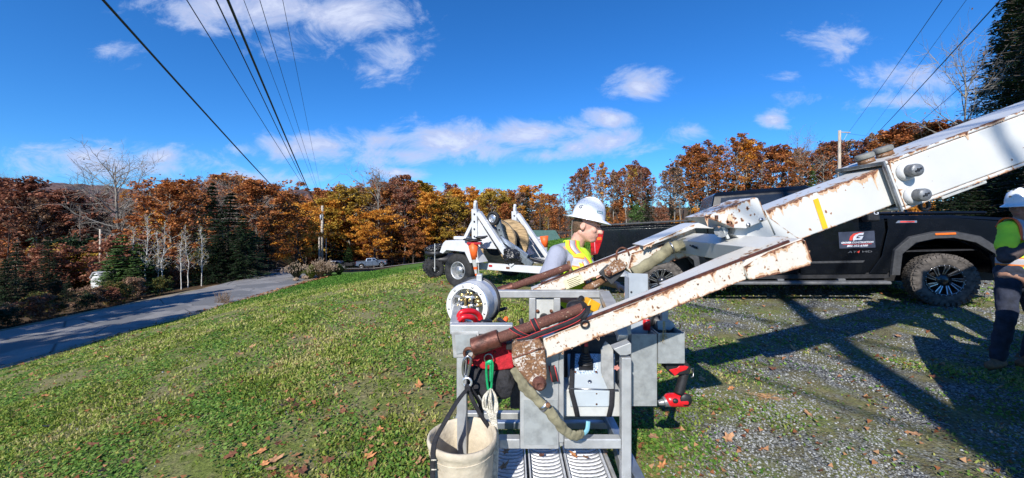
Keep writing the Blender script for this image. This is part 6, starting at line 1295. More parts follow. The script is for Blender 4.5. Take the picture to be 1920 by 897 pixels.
mb = MB(); mb.beam((1.6, 0, .5), (3.0, 0, .5), .1, .1); mb.build('tongue', M['black'], lt, world=False)
wheel(lt, (0, -1.0, .36), .36, .2, -1, .2, spokes=0, treads=False, rm=M['white']); wheel(lt, (0, 1.0, .36), .36, .2, 1, .2, spokes=0, treads=False, rm=M['white'])
px_ = X(672, 88); vn = thing('white_van', 'white vehicle half hidden by the ornamental grass near the far pickup', 'van', (X(632, 81), 81.5, Hf(X(632, 81), 81.5)))
mb = MB(); mb.prism([(-2.0, -.9, .4), (2.0, -.9, .4), (2.1, -.9, .9), (1.2, -.9, 1.15), (.6, -.9, 1.6), (-1.9, -.9, 1.65), (-2.05, -.9, 1.0)], (0, 1.8, 0)); mb.build('van_body', M['white'], vn, world=False, bevel=.06)
mb = MB(); mb.prism([(-1.7, -.91, 1.05), (.9, -.91, 1.08), (.5, -.91, 1.5), (-1.7, -.91, 1.52)], (0, -.01, 0)); mb.build('van_window', M['glass'], vn, world=False)
for x_ in (-1.3, 1.3): wheel(vn, (x_, -.8, .33), .33, .2, -1, .2, spokes=0, treads=False)
# ================================================================== REEL TRAILER
tx0, ty0 = X(864, 8.55), 8.55; tyaw = math.atan2(-.5, .866)
rt0 = thing('reel_trailer', 'white cable reel trailer with two A shaped uprights and an empty wooden reel', 'trailer', (tx0, ty0, Hf(tx0, ty0)+.02), (0, 0, tyaw))
def pt(nm, mb, m, bevel=.008, par=rt0, **k): return mb.build(nm, M[m] if isinstance(m, str) else m, par, world=False, bevel=bevel, **k)
def bm(nm, p, q, a, b, m='white', up=(0, 0, 1), par=rt0, bevel=.008, **k): mb = MB(); mb.beam(p, q, a, b, up=up, **k); return pt(nm, mb, m, bevel, par)
for v in (.22, 2.02): bm('frame_rail', (-.55, v, .50), (3.3, v, .50), .09, .15)
bm('frame_rail', (-.5, .22, .50), (-.5, 2.02, .50), .09, .15, up=(0, 0, 1)); bm('frame_rail', (3.25, .22, .50), (3.25, 2.02, .50), .09, .14); bm('axle', (0, .05, .37), (0, 2.2, .37), .08, .08, 'black')
bm('drawbar', (3.2, .3, .50), (4.4, 1.12, .50), .08, .12); bm('drawbar', (3.2, 1.94, .50), (4.4, 1.12, .50), .08, .12)
for v in (.20, 2.04):
    bm('upright_post', (.30, v, .55), (.27, v, 1.80), .13, .15, up=(1, 0, 0)); bm('upright_brace', (.36, v, 1.72), (1.28, v, .56), .11, .12, up=(0, 1, 0)); bm('upright_brace', (.24, v, 1.55), (-.12, v, .95), .08, .09, up=(0, 1, 0)); bm('post_cap', (.27, v, 1.80), (.27, v, 1.93), .09, .07, up=(1, 0, 0))
    mb = MB(); mb.ell((.27, v, 1.955), .045); pt('cap_ball', mb, 'white', 0)
    mb = MB()
    for k in range(5): mb.cyl((.29, v-.078, 1.0+.17*k), (.29, v-.082, 1.0+.17*k), .022, n=10)
    pt('adjust_holes', mb, 'black', 0)
    mb = MB(); mb.prism([(.30, v-.02, .9), (.85, v-.02, .9), (.36, v-.02, 1.55)], (0, .04, 0)); pt('gusset', mb, 'white')
# fenders and wheels
for v, s_ in ((.0, -1), (2.24, 1)):
    wheel(rt0, (0, v, .40), .40, .24, s_, .20, spokes=0, treads=False, tm=M['tyreb'], rm=mat('wheel_grey', (.42, .43, .44), .4, .4))
    mb = MB()
    for k in range(5): mb.torus((0, v+(-.09+.045*k), .40), (0, 1, 0), .400, .004, 48, 5)
    pt('tread_ribs', mb, 'tyreb', 0)
    a_ = v-.20 if s_ < 0 else v-.12; mb = MB()
    mb.prism([(-.46, a_, .80), (-.36, a_, 1.02), (-.28, a_, 1.08), (.30, a_, 1.10), (.66, a_, .62), (.40, a_, .60), (.26, a_, .84), (-.26, a_, .86), (-.36, a_, .78)], (0, .34, 0)); pt('fender', mb, 'white')
mb = MB(); mb.box((-.12, .22, 1.13), (.36, .22, .07)); pt('tool_box', mb, 'white', .01)
bm('step_rod', (-.62, -.18, .35), (-.62, -.18, 1.0), .02, .02, 'whited', up=(1, 0, 0)); bm('step_rod', (.62, -.16, .35), (.56, -.16, 1.1), .02, .02, 'whited', up=(1, 0, 0))
for x_, z_, m_ in ((.70, .52, 'tail'), (1.15, .50, 'rust')): mb = MB(); mb.box((x_, .17, z_), (.09, .01, .045)); pt('reflector', mb, m_, .003)
# wooden reel, on its shaft
rl = thing('cable_reel', 'empty wooden cable reel between the trailer uprights', 'cable reel', tuple(ROOTM[rt0] @ V3((.45, 1.12, 1.0))), (0, 0, tyaw))
for v in (-.32, .32):
    mb = MB(); mb.lathe([(.33, -.04), (.55, -.04), (.55, .04), (.33, .04), (.33, -.04)], (0, v, .02), (0, 1, 0), 48, sm=False); fl_ = mb.build('flange', M['woodp'], rl, world=False, bevel=.006)
    mb = MB(); mb.lathe([(0, -.03), (.37, -.03), (.37, .03), (0, .03)], (0, v, .02), (0, 1, 0), 36, sm=False); mb.build('flange_core', M['black'], rl, world=False)
mb = MB(); mb.lathe([(.26, -.30), (.26, .30)], (0, 0, .02), (0, 1, 0), 36); mb.build('reel_drum', M['black'], rl, world=False)
mb = MB(); mb.cyl((0, -1.0, .02), (0, 1.0, .02), .035, n=14); mb.build('shaft', M['steel'], rl, world=False)
# jack with its little wheel and the grey folding arm
jk = thing('trailer_jack', 'grey folding arm with a small black wheel standing on the reel trailer', 'jack', tuple(ROOTM[rt0] @ V3((.75, .35, .6))), (0, 0, tyaw))
def jb(nm, p, q, a, b, m='jackg', **k): mb = MB(); mb.beam(p, q, a, b, **k); return mb.build(nm, M[m], jk, world=False, bevel=.008)
jb('arm_plate', (-.30, .1, .92), (.05, .12, .55), .05, .16, up=(0, 1, 0)); jb('arm_plate', (-.02, .05, .98), (.25, .1, .15), .10, .12); jb('arm_plate', (.10, -.02, .55), (.85, -.1, .16), .05, .10, 'bluefr'); jb('arm_plate', (.55, -.1, .22), (.95, -.1, -.02), .09, .14)
for k in range(6): jb('rung', (.02+.045*k, -.02, .86-.135*k), (.02+.045*k, .14, .86-.135*k), .03, .03, 'black')
wheel(jk, (-.08, -.02, .98), .17, .10, -1, .09, spokes=0, treads=False, tm=M['tyreb'], rm=M['silver'])
mb = MB(); mb.capsule((.45, -.05, .2), (1.3, .1, .02), .035, .03); mb.capsule((.9, 0, .08), (1.25, -.2, .06), .03, .03); mb.build('linkage', M['black'], jk, world=False)
bg_ = thing('black_rubbish_bag', 'shiny black bag sitting on the frame of the reel trailer', 'bag', tuple(ROOTM[rt0] @ V3((1.25, .22, .58))))
mb = MB(); p_ = ROOTM[bg_].translation
for d_, r_ in (((0, 0, .16), (.22, .16, .17)), ((-.10, 0, .28), (.10, .09, .09)), ((.13, 0, .13), (.14, .14, .13))): mb.ell(V3(p_)+V3(d_), r_, n=18, m=12)
o = mb.build('bag_body', M['blackbag'], bg_); o.modifiers.new('r', 'REMESH').voxel_size = .012; o.modifiers['r'].use_smooth_shade = True; d_ = o.modifiers.new('d', 'DISPLACE'); tx2 = bpy.data.textures.new('bag_folds', 'CLOUDS'); tx2.noise_scale = .07; tx2.noise_depth = 3; d_.texture = tx2; d_.strength = .08
# upside down cones hung on the fender, gloves on top
def cone(px, py, Y, label, h=.62, r=.135, base=True):
    c = W(px, py, Y); t = thing('traffic_cone', label, 'traffic cone', tuple(c), group='orange traffic cones stored upside down on the reel trailer')
    for nm, a, b, m_ in (('cone_body', 0, .50, 'orange'), ('white_band', .50, .72, 'whited'), ('cone_ring', .72, .80, 'orange'), ('white_band', .80, .93, 'whited'), ('cone_tip', .93, 1.0, 'orange')):
        mb = MB(); n = 28; ra, rb = r+(.022-r)*a, r+(.022-r)*b; ln = V3((.10, 0, -1)).normalized()
        mb.tube([c+ln*h*a, c+ln*h*b], [ra, rb], n, caps=(a == 0)); o = mb.build(nm, M[m_], t)
    if base: mb = MB(); mb.box(c+V3((0, 0, .012)), (.34, .34, .028)); mb.build('cone_base', M['orange'], t, bevel=.01)
    return t
cone(887, 456, 8.15, 'orange and white cone hanging upside down beside the trailer wheel', h=.72, r=.115, base=False); cone(1020, 443, 10.2, 'orange and white cone upside down behind the far upright', h=.62, r=.12, base=False)
c = W(889, 451, 8.15); mb = MB(); mb.ell(c+V3((0, 0, .0)), (.18, .12, .035)); mb.ell(c+V3((-.12, 0, .02)), (.13, .10, .03)); mb.ell(c+V3((.14, 0, .06)), (.12, .09, .035)); mb.capsule(c+V3((.1, 0, .05)), c+V3((.28, 0, .09)), .03, .02)
top(mb, 'work_gloves', M['black'], 'black work gloves lying on the hung orange cone', 'gloves', tuple(c)); mb = MB(); mb.box(W(889, 456.5, 8.15), (.30, .22, .05)); top(mb, 'red_tray', M['redcloth'], 'dark red tray under the black gloves', 'tray', tuple(W(889, 456, 8.15)), bevel=.01)
# the white box seen between the uprights
mb = MB(); c = W(1000, 452, 10.9); mb.box(c+V3((0, 0, -.25)), (.75, .6, .62)); mb.box(c+V3((0, 0, .08)), (.79, .64, .06)); top(mb, 'white_tank', M['white'], 'white tank standing behind the far upright of the trailer', 'tank', (c.x, c.y, c.z-.6), bevel=.05)
# four wheeler behind the trailer
av = thing('four_wheeler', 'dark all terrain vehicle half hidden behind the left end of the trailer', 'atv', (X(818, 12.5), 12.5, Hf(X(818, 12.5), 12.5)), (0, 0, R(20)))
for x_, y_ in ((-.1, -.42), (-.1, .42), (1.05, -.42), (1.05, .42)):
    wheel(av, (x_, y_, .29), .29, .24, -1, .13, spokes=0, treads=False, tm=M['tyreb'])
    mb = MB()
    for k in range(18): a = k*math.pi/9; mb.box((x_+.29*math.sin(a), y_, .29+.29*math.cos(a)), (.045, .24, .035), Matrix.Rotation(a, 3, 'Y'))
    mb.build('lugs', M['tyreb'], av, world=False)
mb = MB(); mb.ell((.45, 0, .55), (.6, .3, .2)); mb.ell((.0, 0, .78), (.38, .38, .15)); mb.ell((1.0, 0, .68), (.3, .36, .12)); mb.capsule((.85, -.35, 1.0), (.85, .35, 1.0), .03, .03); mb.build('atv_body', M['black'], av, world=False)
mb = MB(); mb.ell((-.05, -.05, .92), (.32, .30, .12)); mb.ell((.1, -.2, .98), (.2, .15, .12)); o = mb.build('cargo_cover', M['blackbag'], av, world=False); o.modifiers.new('r', 'REMESH').voxel_size = .015; d_ = o.modifiers.new('d', 'DISPLACE'); d_.texture = tx2; d_.strength = .09
# ================================================================== POLES, WIRES, BUILDINGS
def pole(nm, px, Y, ytop, label, r=.15, X_=None, h=None, lean=0.0, gr=None):
    x = X(px, Y) if X_ is None else X_; z0 = Hf(x, Y)-.1; z1 = Z(ytop, Y) if h is None else z0+h
    t = thing(nm, label, 'utility pole', (x, Y, z0), group=gr); mb = MB(); mb.cyl((0, 0, 0), (lean*(z1-z0), 0, z1-z0), r, r*.72, n=14); mb.build('shaft', M['wood'], t, world=False); return t, V3((x+lean*(z1-z0), Y, z1))
t, PT = pole('utility_pole', 603, 70, 386, 'weathered utility pole by the road behind the ornamental grass', r=.27, lean=.012)
mb = MB(); L_ = PT.z-t.location.z
for k, (z_, l_) in enumerate(((-.35, .25), (-1.1, .3), (-1.8, .3), (-3.2, .3))):
    mb.capsule((.1, -.1, L_+z_), (.1+.25, -.15, L_+z_+.02), .05, .05)
mb.build('insulator', M['silver'], t, world=False)
mb = MB(); mb.cyl((.0, -.28, L_-2.6), (.0, -.28, L_-1.7), .16, n=14); mb.build('splice_can', M['greyp'], t, world=False)
pole('pole_stub', 598.5, 69.5, 437, 'shorter reddish pole strapped beside the weathered utility pole', r=.17); pole('pole_stub', 611.5, 78, 447, 'thin pale post right of the weathered utility pole', r=.11)
t2, PR = pole('utility_pole', 1573, 36, 245, 'tall pale utility pole against the sky left of the boom collar', r=.16, lean=.006)
L2 = PR.z-t2.location.z; mb = MB(); mb.beam((0, 0, L2-.15), (1.1, 0, L2-.20), .07, .07); mb.build('side_arm', M['wood'], t2, world=False); mb = MB(); mb.tube([(.2, .05, L2-.2), (.25, .05, 0)], .035, 6); mb.tube([(.35, .05, L2-1.2), (.9, .05, L2-.2)], .02, 5); mb.build('conduit', M['greyp'], t2, world=False)
pole('old_post', 182+6, 30.5, 430, 'short pale dead post by the white shed', r=.09)
pb, PB = pole('utility_pole', 0, -20, 0, 'utility pole behind the viewer carrying the left hand wires', X_=6.4, h=11.5, gr='utility poles behind the viewer'); pc, PC = pole('utility_pole', 0, -16, 0, 'utility pole behind the viewer carrying the right hand wires', X_=-9.5, h=11.5, gr='utility poles behind the viewer')
def wire(p, q, sag, r, label, nm='power_line', grp=None, n=60):
    """a sagging cable as one thing"""
    p = V3(p); q = V3(q); pts = []
    for i in range(n+1):
        t = i/n; a = p.lerp(q, t); a.z -= sag*4*t*(1-t); pts.append(a)
    mb = MB(); mb.tube(pts, r, 6, caps=False); return top(mb, nm, M['wire'], label, 'cable', tuple(p), group=grp)
# each wire leaves the far pole and passes over the yard: fixed by the height at which it crosses overhead
def lw(x0, z_over, y1, x1, r, label, sag=.25, ext=2.6):
    Yt = (z_over-CAMZ)/(HY/FPX); a = V3((X(x0, Yt), Yt, z_over)); b = W(x1, y1, 69.5); d = (a-b); e = b+d*1.42
    e.z = b.z+(a.z-b.z+.833*sag)*1.42; m_ = wire(b, e, sag, r, label); return m_
lw(193, 5.9, 424, 590, .026, 'thick black cable nearest the left edge, sloping down to the roadside trees', sag=.9)
lw(350, 7.2, 392, 600, .013, 'second black wire from the left', sag=.6); lw(405, 6.6, 404, 604, .016, 'black wire just left of the thickest centre cable', sag=.8); lw(427, 6.4, 408, 605, .030, 'thickest black cable, fourth from the left', sag=.8)
lw(457, 8.4, 385, 606, .009, 'thin wire right of the thickest cable', sag=.5); lw(487, 8.8, 388, 607, .011, 'thin wire, second right of the thickest cable', sag=.5); lw(530, 9.2, 384, 608, .009, 'rightmost thin wire of the left bundle', sag=.4)
def rw(x0, z_over, x1, y1, Yb, r, label, sag=.15):
    Yt = (z_over-CAMZ)/(HY/FPX); a = V3((X(x0, Yt), Yt, z_over)); b = W(x1, y1, Yb); d = a-b+V3((0, 0, .889*sag)); wire(b, b+d*1.5, sag, r, label)
rw(1767, 8.0, 1590, 250, 35, .009, 'thin wire at left of the right hand bundle, reaching the tall pole'); rw(1812, 8.4, 1618, 262, 40, .006, 'faint thin wire between the two heavier right hand wires'); rw(1876, 7.0, 1612, 284, 33, .014, 'heaviest black wire on the right, crossing above the boom')
wire(W(1848, 122, 14), W(1660, 282, 34), .1, .011, 'black wire from the dark hemlocks down behind the boom pads'); wire(W(1578, 248, 36), W(1668, 253, 60), .3, .012, 'short wire leading right from the top of the tall pole')
wire(W(538, 435, 60), W(572, 494, 44), .0, .05, 'slanting pale guy wire near the road bend', nm='guy_wire'); wire(W(0, 610, 20)*0+W(415, 395, 40), W(640, 560, 26)*0+W(520, 548, 31), .1, .010, 'dark drop cable running down to the lawn edge', nm='drop_cable')
# white shed in the trees
sh = thing('white_shed', 'small white shed half hidden by brush on the far left', 'shed', (X(181, 27.5), 27.5, Hf(X(181, 27.5), 27.5)-.1), (0, 0, R(-25)))
mb = MB(); hS = Z(512, 27.5)-sh.location.z; wS = .82; ar = [(-wS, 0), (wS, 0), (wS, hS*.80), (wS*.45, hS*.97), (0, hS), (-wS*.5, hS*.95), (-wS, hS*.76)]; mb.prism([(x, 0, z) for x, z in ar], (0, 2.2, 0)); mb.build('shed_wall', M['shedw'], sh, world=False, bevel=.03)
for k in range(5): mb = MB(); mb.box((-.76+.38*k, -.012, hS*.38), (.34, .02, hS*.70)); mb.build('panel', M['shedw'], sh, world=False, bevel=.006)
mb = MB(); mb.prism([(-wS-.08, -.1, hS*.74), (-wS*.5, -.1, hS*.97), (0, -.1, hS*1.02), (wS*.47, -.1, hS*.99), (wS+.08, -.1, hS*.78), (wS+.08, -.1, hS*.83), (wS*.47, -.1, hS*1.03), (0, -.1, hS*1.06), (-wS*.5, -.1, hS*1.01), (-wS-.08, -.1, hS*.79)], (0, 2.5, 0)); mb.build('shed_roof', mat('shed_roof_grey', (.40, .41, .42), .7), sh, world=False)
# long low building with a green roof
bd_ = thing('green_roofed_house', 'long low brown house with a green metal roof behind the reel trailer', 'house', (X(997, 40), 40, Hf(X(997, 40), 40)-.3))
zr0 = Z(432.5, 40)-bd_.location.z; ze = Z(449, 40)-bd_.location.z; mb = MB(); mb.box((0, 1.5, ze/2), (5.2, 4.6, ze)); wl_ = mb.build('wall', M['siding'], bd_, world=False)
mb = MB(); mb.add([(-3.0, -1.2, ze), (3.0, -1.2, ze), (2.7, 1.5, zr0), (-2.6, 1.5, zr0), (3.0, 4.2, ze), (-3.0, 4.2, ze), (-3.0, -1.2, ze-.12), (3.0, -1.2, ze-.12), (3.0, 4.2, ze-.12), (-3.0, 4.2, ze-.12)], [(0, 1, 2, 3), (3, 2, 4, 5), (1, 7, 8, 4), (0, 5, 9, 6), (0, 6, 7, 1), (1, 4, 2), (0, 3, 5), (6, 9, 8, 7), (5, 4, 8, 9)]); rf = mb.build('roof', M['greenroof'], bd_, world=False)
for k in range(13): mb = MB(); x_ = -2.75+k*.46; mb.beam((x_, -1.21, ze+.015), (x_*.9, 1.5, zr0+.015), .03, .03); mb.build('roof_seam', M['greenroof'], rf, world=False)
for x_ in (-1.6, 0, 1.6): mb = MB(); mb.box((x_, -.81, ze*.6), (.7, .04, .6)); f_ = mb.build('window', M['white'], bd_, world=False); mb = MB(); mb.box((x_, -.835, ze*.6), (.58, .02, .48)); mb.build('pane', M['glass'], f_, world=False)
# ornamental grass bed by the road
for i, (px, Y, yt, k_, lab, c_) in enumerate(((583, 32, 494, 1.0, 'big yellow green ornamental grass clump by the poles', 'gold'), (600, 32.5, 484, .9, 'tall feathery pale plume grass clump at the pole foot', 'tan'), (556, 32, 490, .7, 'dark plume grass clump at the left end of the bed', 'dark'), (616, 33, 488, .8, 'brownish plume grass clump right of the pole', 'tan'), (636, 33.5, 492, .9, 'low dark green shrub at the right end of the grass bed', 'green'), (555, 30.5, 521, .6, 'small pinkish dry plant at the lawn corner', 'tan'), (572, 31.5, 516, .5, 'small dry flower clump on the lawn corner', 'tan'))):
    x_ = X(px, Y); z0 = Hf(x_, Y); hh_ = Z(yt, Y)-z0; mb = MB(); mb2 = MB(); t = thing('ornamental_grass', lab, 'plant', (x_, Y, z0))
    for j in range(900 if k_ > .6 else 300):
        a = random.uniform(0, 6.28); q = random.random()**.6; r0 = .10*k_; sp_ = hh_*.72*q; hz = hh_*(.62+.45*random.random())*(1-.35*q)
        b0 = V3((math.cos(a)*r0*q, math.sin(a)*r0*q, 0)); b1 = V3((math.cos(a)*sp_*.5, math.sin(a)*sp_*.5, hz*.75)); b2 = V3((math.cos(a)*sp_*1.1, math.sin(a)*sp_*1.1, hz*(1-.25*q))); w_ = .022
        s_ = V3((-math.sin(a), math.cos(a), 0))*w_; mb.add([b0-s_, b0+s_, b1+s_, b1-s_, b2], [(0, 1, 2, 3), (3, 2, 4)])
        if c_ in ('tan', 'dark') and j % 4 == 0: mb2.ell(b2+V3((0, 0, hh_*.04)), (.016, .016, .075), n=5, m=4)
    cm = {'gold': isl('gold_grass', [(0, (.10, .16, .03)), (.5, (.22, .28, .05)), (1, (.34, .32, .10))]), 'tan': isl('tan_grass', [(0, (.22, .13, .07)), (.5, (.36, .25, .15)), (1, (.48, .38, .26))]), 'dark': isl('dark_grass', [(0, (.04, .05, .03)), (1, (.12, .10, .05))]), 'green': isl('green_grass', [(0, (.03, .06, .02)), (1, (.09, .13, .04))])}[c_]
    mb.build('blades', cm, t, world=False)
    if mb2.v: mb2.build('plumes', mat('plume_beige', (.40, .29, .20), .9), t, world=False)
# brushy twigs at the lawn corner over the road
mb = MB()
for j in range(90):
    b0 = W(418+random.gauss(0, 7), 566, 22.0); b0.z = Hf(b0.x, b0.y); a = random.uniform(0, 6.28); e_ = b0+V3((math.cos(a)*.25, math.sin(a)*.25, random.uniform(.2, .75))); mb.tube([b0, (b0+e_)/2+V3((0, 0, .05)), e_], .007, 3, caps=False)
top(mb, 'twiggy_brush', mat('twig_brown', (.22, .15, .10), .9), 'bare twiggy brush where the lawn meets the road', 'brush', tuple(W(418, 566, 22)))
# ================================================================== PEOPLE
def blob(nm, mb, m, par, vox=.012, it=6, disp=0, ds=.05, lab=None):
    o = mb.build(nm, m, par, label=lab); r = o.modifiers.new('remesh', 'REMESH'); r.mode = 'VOXEL'; r.voxel_size = vox; r.use_smooth_shade = True
    s = o.modifiers.new('smooth', 'SMOOTH'); s.iterations = it
    if disp: tx_ = bpy.data.textures.new('cloth_folds', 'CLOUDS'); tx_.noise_scale = ds; d = o.modifiers.new('folds', 'DISPLACE'); d.texture = tx_; d.strength = disp; d.mid_level = .5
    return o
def hand(mb, c, d, up, s=1.0, curl=.5, side=1):
    """palm with four fingers and a thumb added to the body mesh"""
    c = V3(c); d = V3(d).normalized(); up = V3(up); up = (up-d*up.dot(d)).normalized(); sd = d.cross(up)
    mb.ell(c+d*.045*s, (.047*s, .040*s, .018*s), Matrix((d, sd, up)).transposed())
    for k, (o_, l_) in enumerate(((-.030, .062), (-.010, .072), (.011, .068), (.030, .052))):
        b0 = c+d*.080*s+sd*o_*s; k1 = b0+(d*math.cos(curl*.7)-up*math.sin(curl*.7))*l_*.5*s; k2 = k1+(d*math.cos(curl*1.8)-up*math.sin(curl*1.8))*l_*.5*s
        mb.capsule(b0-d*.02*s, k1, .0095*s, .009*s, 8); mb.capsule(k1, k2, .009*s, .0078*s, 8)
    t0 = c+d*.02*s-sd*.035*s*side; t1 = t0+(d*.7-sd*.6*side-up*.35).normalized()*.035*s; t2 = t1+(d*.9-up*.5).normalized()*.028*s
    mb.capsule(t0, t1, .013*s, .011*s, 8); mb.capsule(t1, t2, .011*s, .009*s, 8)
def headpts(mb, F, s=1.0):
    """F: matrix whose x is forward, y left, z up, origin at head centre; head height about 0.235"""
    Rt = F.to_3x3()
    def q(x, y, z): return F @ V3((x*s, y*s, z*s))
    mb.ell(q(-.012, 0, .030), (.098*s, .077*s, .090*s), Rt, 24, 16); mb.ell(q(.022, 0, -.030), (.070*s, .062*s, .078*s), Rt, 20, 14); mb.ell(q(.052, 0, -.082), (.034*s, .034*s, .024*s), Rt)
    mb.capsule(q(-.03, .045, -.045), q(.05, .018, -.088), .022*s, .018*s); mb.capsule(q(-.03, -.045, -.045), q(.05, -.018, -.088), .022*s, .018*s)
    mb.capsule(q(.083, 0, .022), q(.112, 0, -.018), .010*s, .0155*s, 10); mb.ell(q(.098, .010, -.022), .010*s); mb.ell(q(.098, -.010, -.022), .010*s)
    mb.capsule(q(.082, .034, .038), q(.088, .010, .034), .010*s, .009*s, 8); mb.capsule(q(.082, -.034, .038), q(.088, -.010, .034), .010*s, .009*s, 8)
    mb.ell(q(.062, .042, -.012), (.024*s, .020*s, .022*s), Rt); mb.ell(q(.062, -.042, -.012), (.024*s, .020*s, .022*s), Rt)
    mb.ell(q(.084, 0, -.048), (.012*s, .022*s, .007*s), Rt); mb.ell(q(.080, 0, -.058), (.012*s, .020*s, .008*s), Rt)
    for y_ in (-1, 1): mb.ell(q(-.012, y_*.080, .0), (.019*s, .008*s, .032*s), Rt @ Matrix.Rotation(.15, 3, 'Y')); mb.torus(q(-.014, y_*.086, .004), Rt @ V3((0, 1, 0)), .021*s, .005*s, 14, 6, sy=.75)
def hardhat(par, F, tilt=0, brim=.170, s=1.0):
    Rt = F.to_3x3()
    def q(x, y, z): return F @ V3((x*s, y*s, z*s))
    n = 40; prof = [(0, .152), (.30, .149), (.58, .134), (.80, .108), (.92, .070), (.985, .030), (1.0, .0), (1.02, -.004), (1.20, -.014), (1.34, -.022), (1.345, -.026), (1.2, -.020), (1.02, -.012), (.97, .0), (.9, .065), (.55, .125), (0, .145)]
    mb = MB(); vs = []
    for (r, h) in prof:
        for k in range(n):
            a = 2*math.pi*k/n; rx, ry = .128*r, .106*(r if r < 1.03 else 1+(r-1)*.72)
            if r > 1.01: rx += .012*max(0, math.cos(a)); rx += 0; 
            vs.append(q(rx*math.cos(a), ry*math.sin(a), h))
    mb.add(vs, [(i*n+k, (i+1)*n+k, (i+1)*n+(k+1) % n, i*n+(k+1) % n) for i in range(len(prof)-1) for k in range(n)], True); hat = mb.build('hard_hat', M['hat'], par)
    mb = MB(); mb.tube([q(.122*math.cos(R(a))*math.cos(0), 0, .010+.146*math.sin(R(a))) for a in range(12, 170, 8)], .006*s, 6)
    mb.build('ridge', M['hat'], hat); return hat, q
def eyes(par, F, s=1.0):
    def q(x, y, z): return F @ V3((x*s, y*s, z*s))
    for y_ in (-1, 1):
        mb = MB(); mb.capsule(q(.084, y_*.038, .0195), q(.0895, y_*.022, .0185), .0035*s, .0035*s, 6); mb.build('eyelid_line', M['eyem'], par)
        mb = MB(); mb.capsule(q(.083, y_*.044, .040), q(.095, y_*.014, .041), .0040*s, .0045*s, 6); mb.build('eyebrow', M['hair'], par)
    mb = MB(); mb.capsule(q(.090, .018, -.052), q(.096, 0, -.0535), .0035*s, .004*s, 6); mb.capsule(q(.096, 0, -.0535), q(.090, -.018, -.052), .004*s, .0035*s, 6); mb.build('lips', M['lips'], par)
# vest cloth: yellow with grey bands edged orange, laid out in the wearer's own upright direction
def vestmat(name, y0, bands, base=(.62, .88, .03)):
    m = bpy.data.materials.new(name); m.use_nodes = True; nt = m.node_tree; b = nt.nodes['Principled BSDF']
    g = nt.nodes.new('ShaderNodeTexCoord').outputs['Object']; sp = nd(nt, 'ShaderNodeSeparateXYZ', Vector=g); z = sp.outputs[2]; c = None
    f = ramp(nt, noise(nt, g, 9, 4), [(.3, tuple(k*.85 for k in base)), (.7, base)]); c = f
    for (lo, hi, col, kx) in bands:
        zz = z if kx == 0 else mth(nt, 'MULTIPLY_ADD', sp.outputs[0], kx, z)
        msk = mth(nt, 'MULTIPLY', mth(nt, 'GREATER_THAN', zz, lo), mth(nt, 'LESS_THAN', zz, hi)); c = mixc(nt, msk, c, col)
    nt.links.new(c, b.inputs['Base Color']); b.inputs['Roughness'].default_value = .75
    nt.links.new(nd(nt, 'ShaderNodeBump', Strength=.5, Distance=.02, Height=noise(nt, g, 12, 4)).outputs[0], b.inputs['Normal']); return m
# ---- man in the white hard hat behind the cage
mx0, my0 = .42, 2.98; gz = Hf(mx0, my0)
mn = thing('person', 'young man in white hard hat, grey T-shirt and yellow vest looking down behind the cage', 'person', (mx0, my0, gz))
Fm = frame((.585, 2.95, 1.545), (0, 0, 0) if 0 else (.86, -.36, -.36), (0, 0, 1)); 
fx = V3((.88, -.40, -.17)).normalized(); fz = V3((.33, -.05, .94)); fz = (fz-fx*fz.dot(fx)).normalized(); fy = fz.cross(fx)
Fm = Matrix((fx, fy, fz)).transposed().to_4x4(); Fm.translation = V3((.590, 2.94, 1.520))
nk = V3((.505, 2.985, 1.375)); ch_ = V3((.47, 2.99, 1.20)); wa = V3((.43, 3.0, .98)); hp = V3((.40, 3.02, .88))
sN = V3((.345, 2.84, 1.315)); sF = V3((.56, 3.17, 1.31)); eN = V3((.235, 2.76, 1.05)); eF = V3((.72, 3.16, 1.08)); hN = V3((.50, 2.70, .98)); hF = V3((.84, 2.98, 1.06))
mb = MB(); headpts(mb, Fm, 1.04); mb.capsule(nk+V3((-.02, 0, -.05)), Fm @ V3((-.03, 0, -.04)), .062, .056); mb.ell(ch_, (.11, .17, .17)); mb.ell(wa, (.11, .15, .14)); mb.ell(hp, (.12, .17, .12)); mb.capsule(nk, sN, .05, .055); mb.capsule(nk, sF, .05, .055)
mb.capsule(sN, eN, .058, .046); mb.capsule(eN, hN, .044, .029); mb.capsule(sF, eF, .056, .042); mb.capsule(eF, hF, .040, .027)
for s_, yy in ((1, .10), (-1, -.10)): k_ = hp+V3((.02*s_, yy, -.40)); f_ = V3((hp.x-.02, hp.y+yy*1.3, gz+.09)); mb.capsule(hp+V3((0, yy, -.03)), k_, .082, .056); mb.capsule(k_, f_, .052, .036)
hand(mb, hN, (.9, .1, -.25), (0, -.6, .8), 1.0, .8, 1); hand(mb, hF, (.6, -.7, -.3), (0, .3, .9), 1.0, .8, -1)
bdm = blob('body', mb, M['skin'], mn, .0065, 3); eyes(mn, Fm, 1.04)
mb = MB(); q = lambda x, y, z: Fm @ V3((x, y, z)); mb.ell(q(-.035, 0, .020), (.086, .083, .078), Fm.to_3x3(), 24, 14); mb.capsule(q(-.010, -.080, .015), q(-.006, -.080, -.002), .010, .006); mb.capsule(q(-.010, .080, .015), q(-.006, .080, -.002), .010, .006); mb.ell(q(-.062, 0, -.025), (.045, .060, .045), Fm.to_3x3())
hr = blob('hair', mb, M['hair'], mn, .006, 2, .006, .02)
hat, hq = hardhat(mn, Fm @ Matrix.Translation((-.004, 0, .082)) @ Matrix.Rotation(R(2), 4, 'Y'), s=1.02)
Lm = Fm @ Matrix.Translation((-.004, 0, .082)) @ Matrix.Rotation(R(2), 4, 'Y')
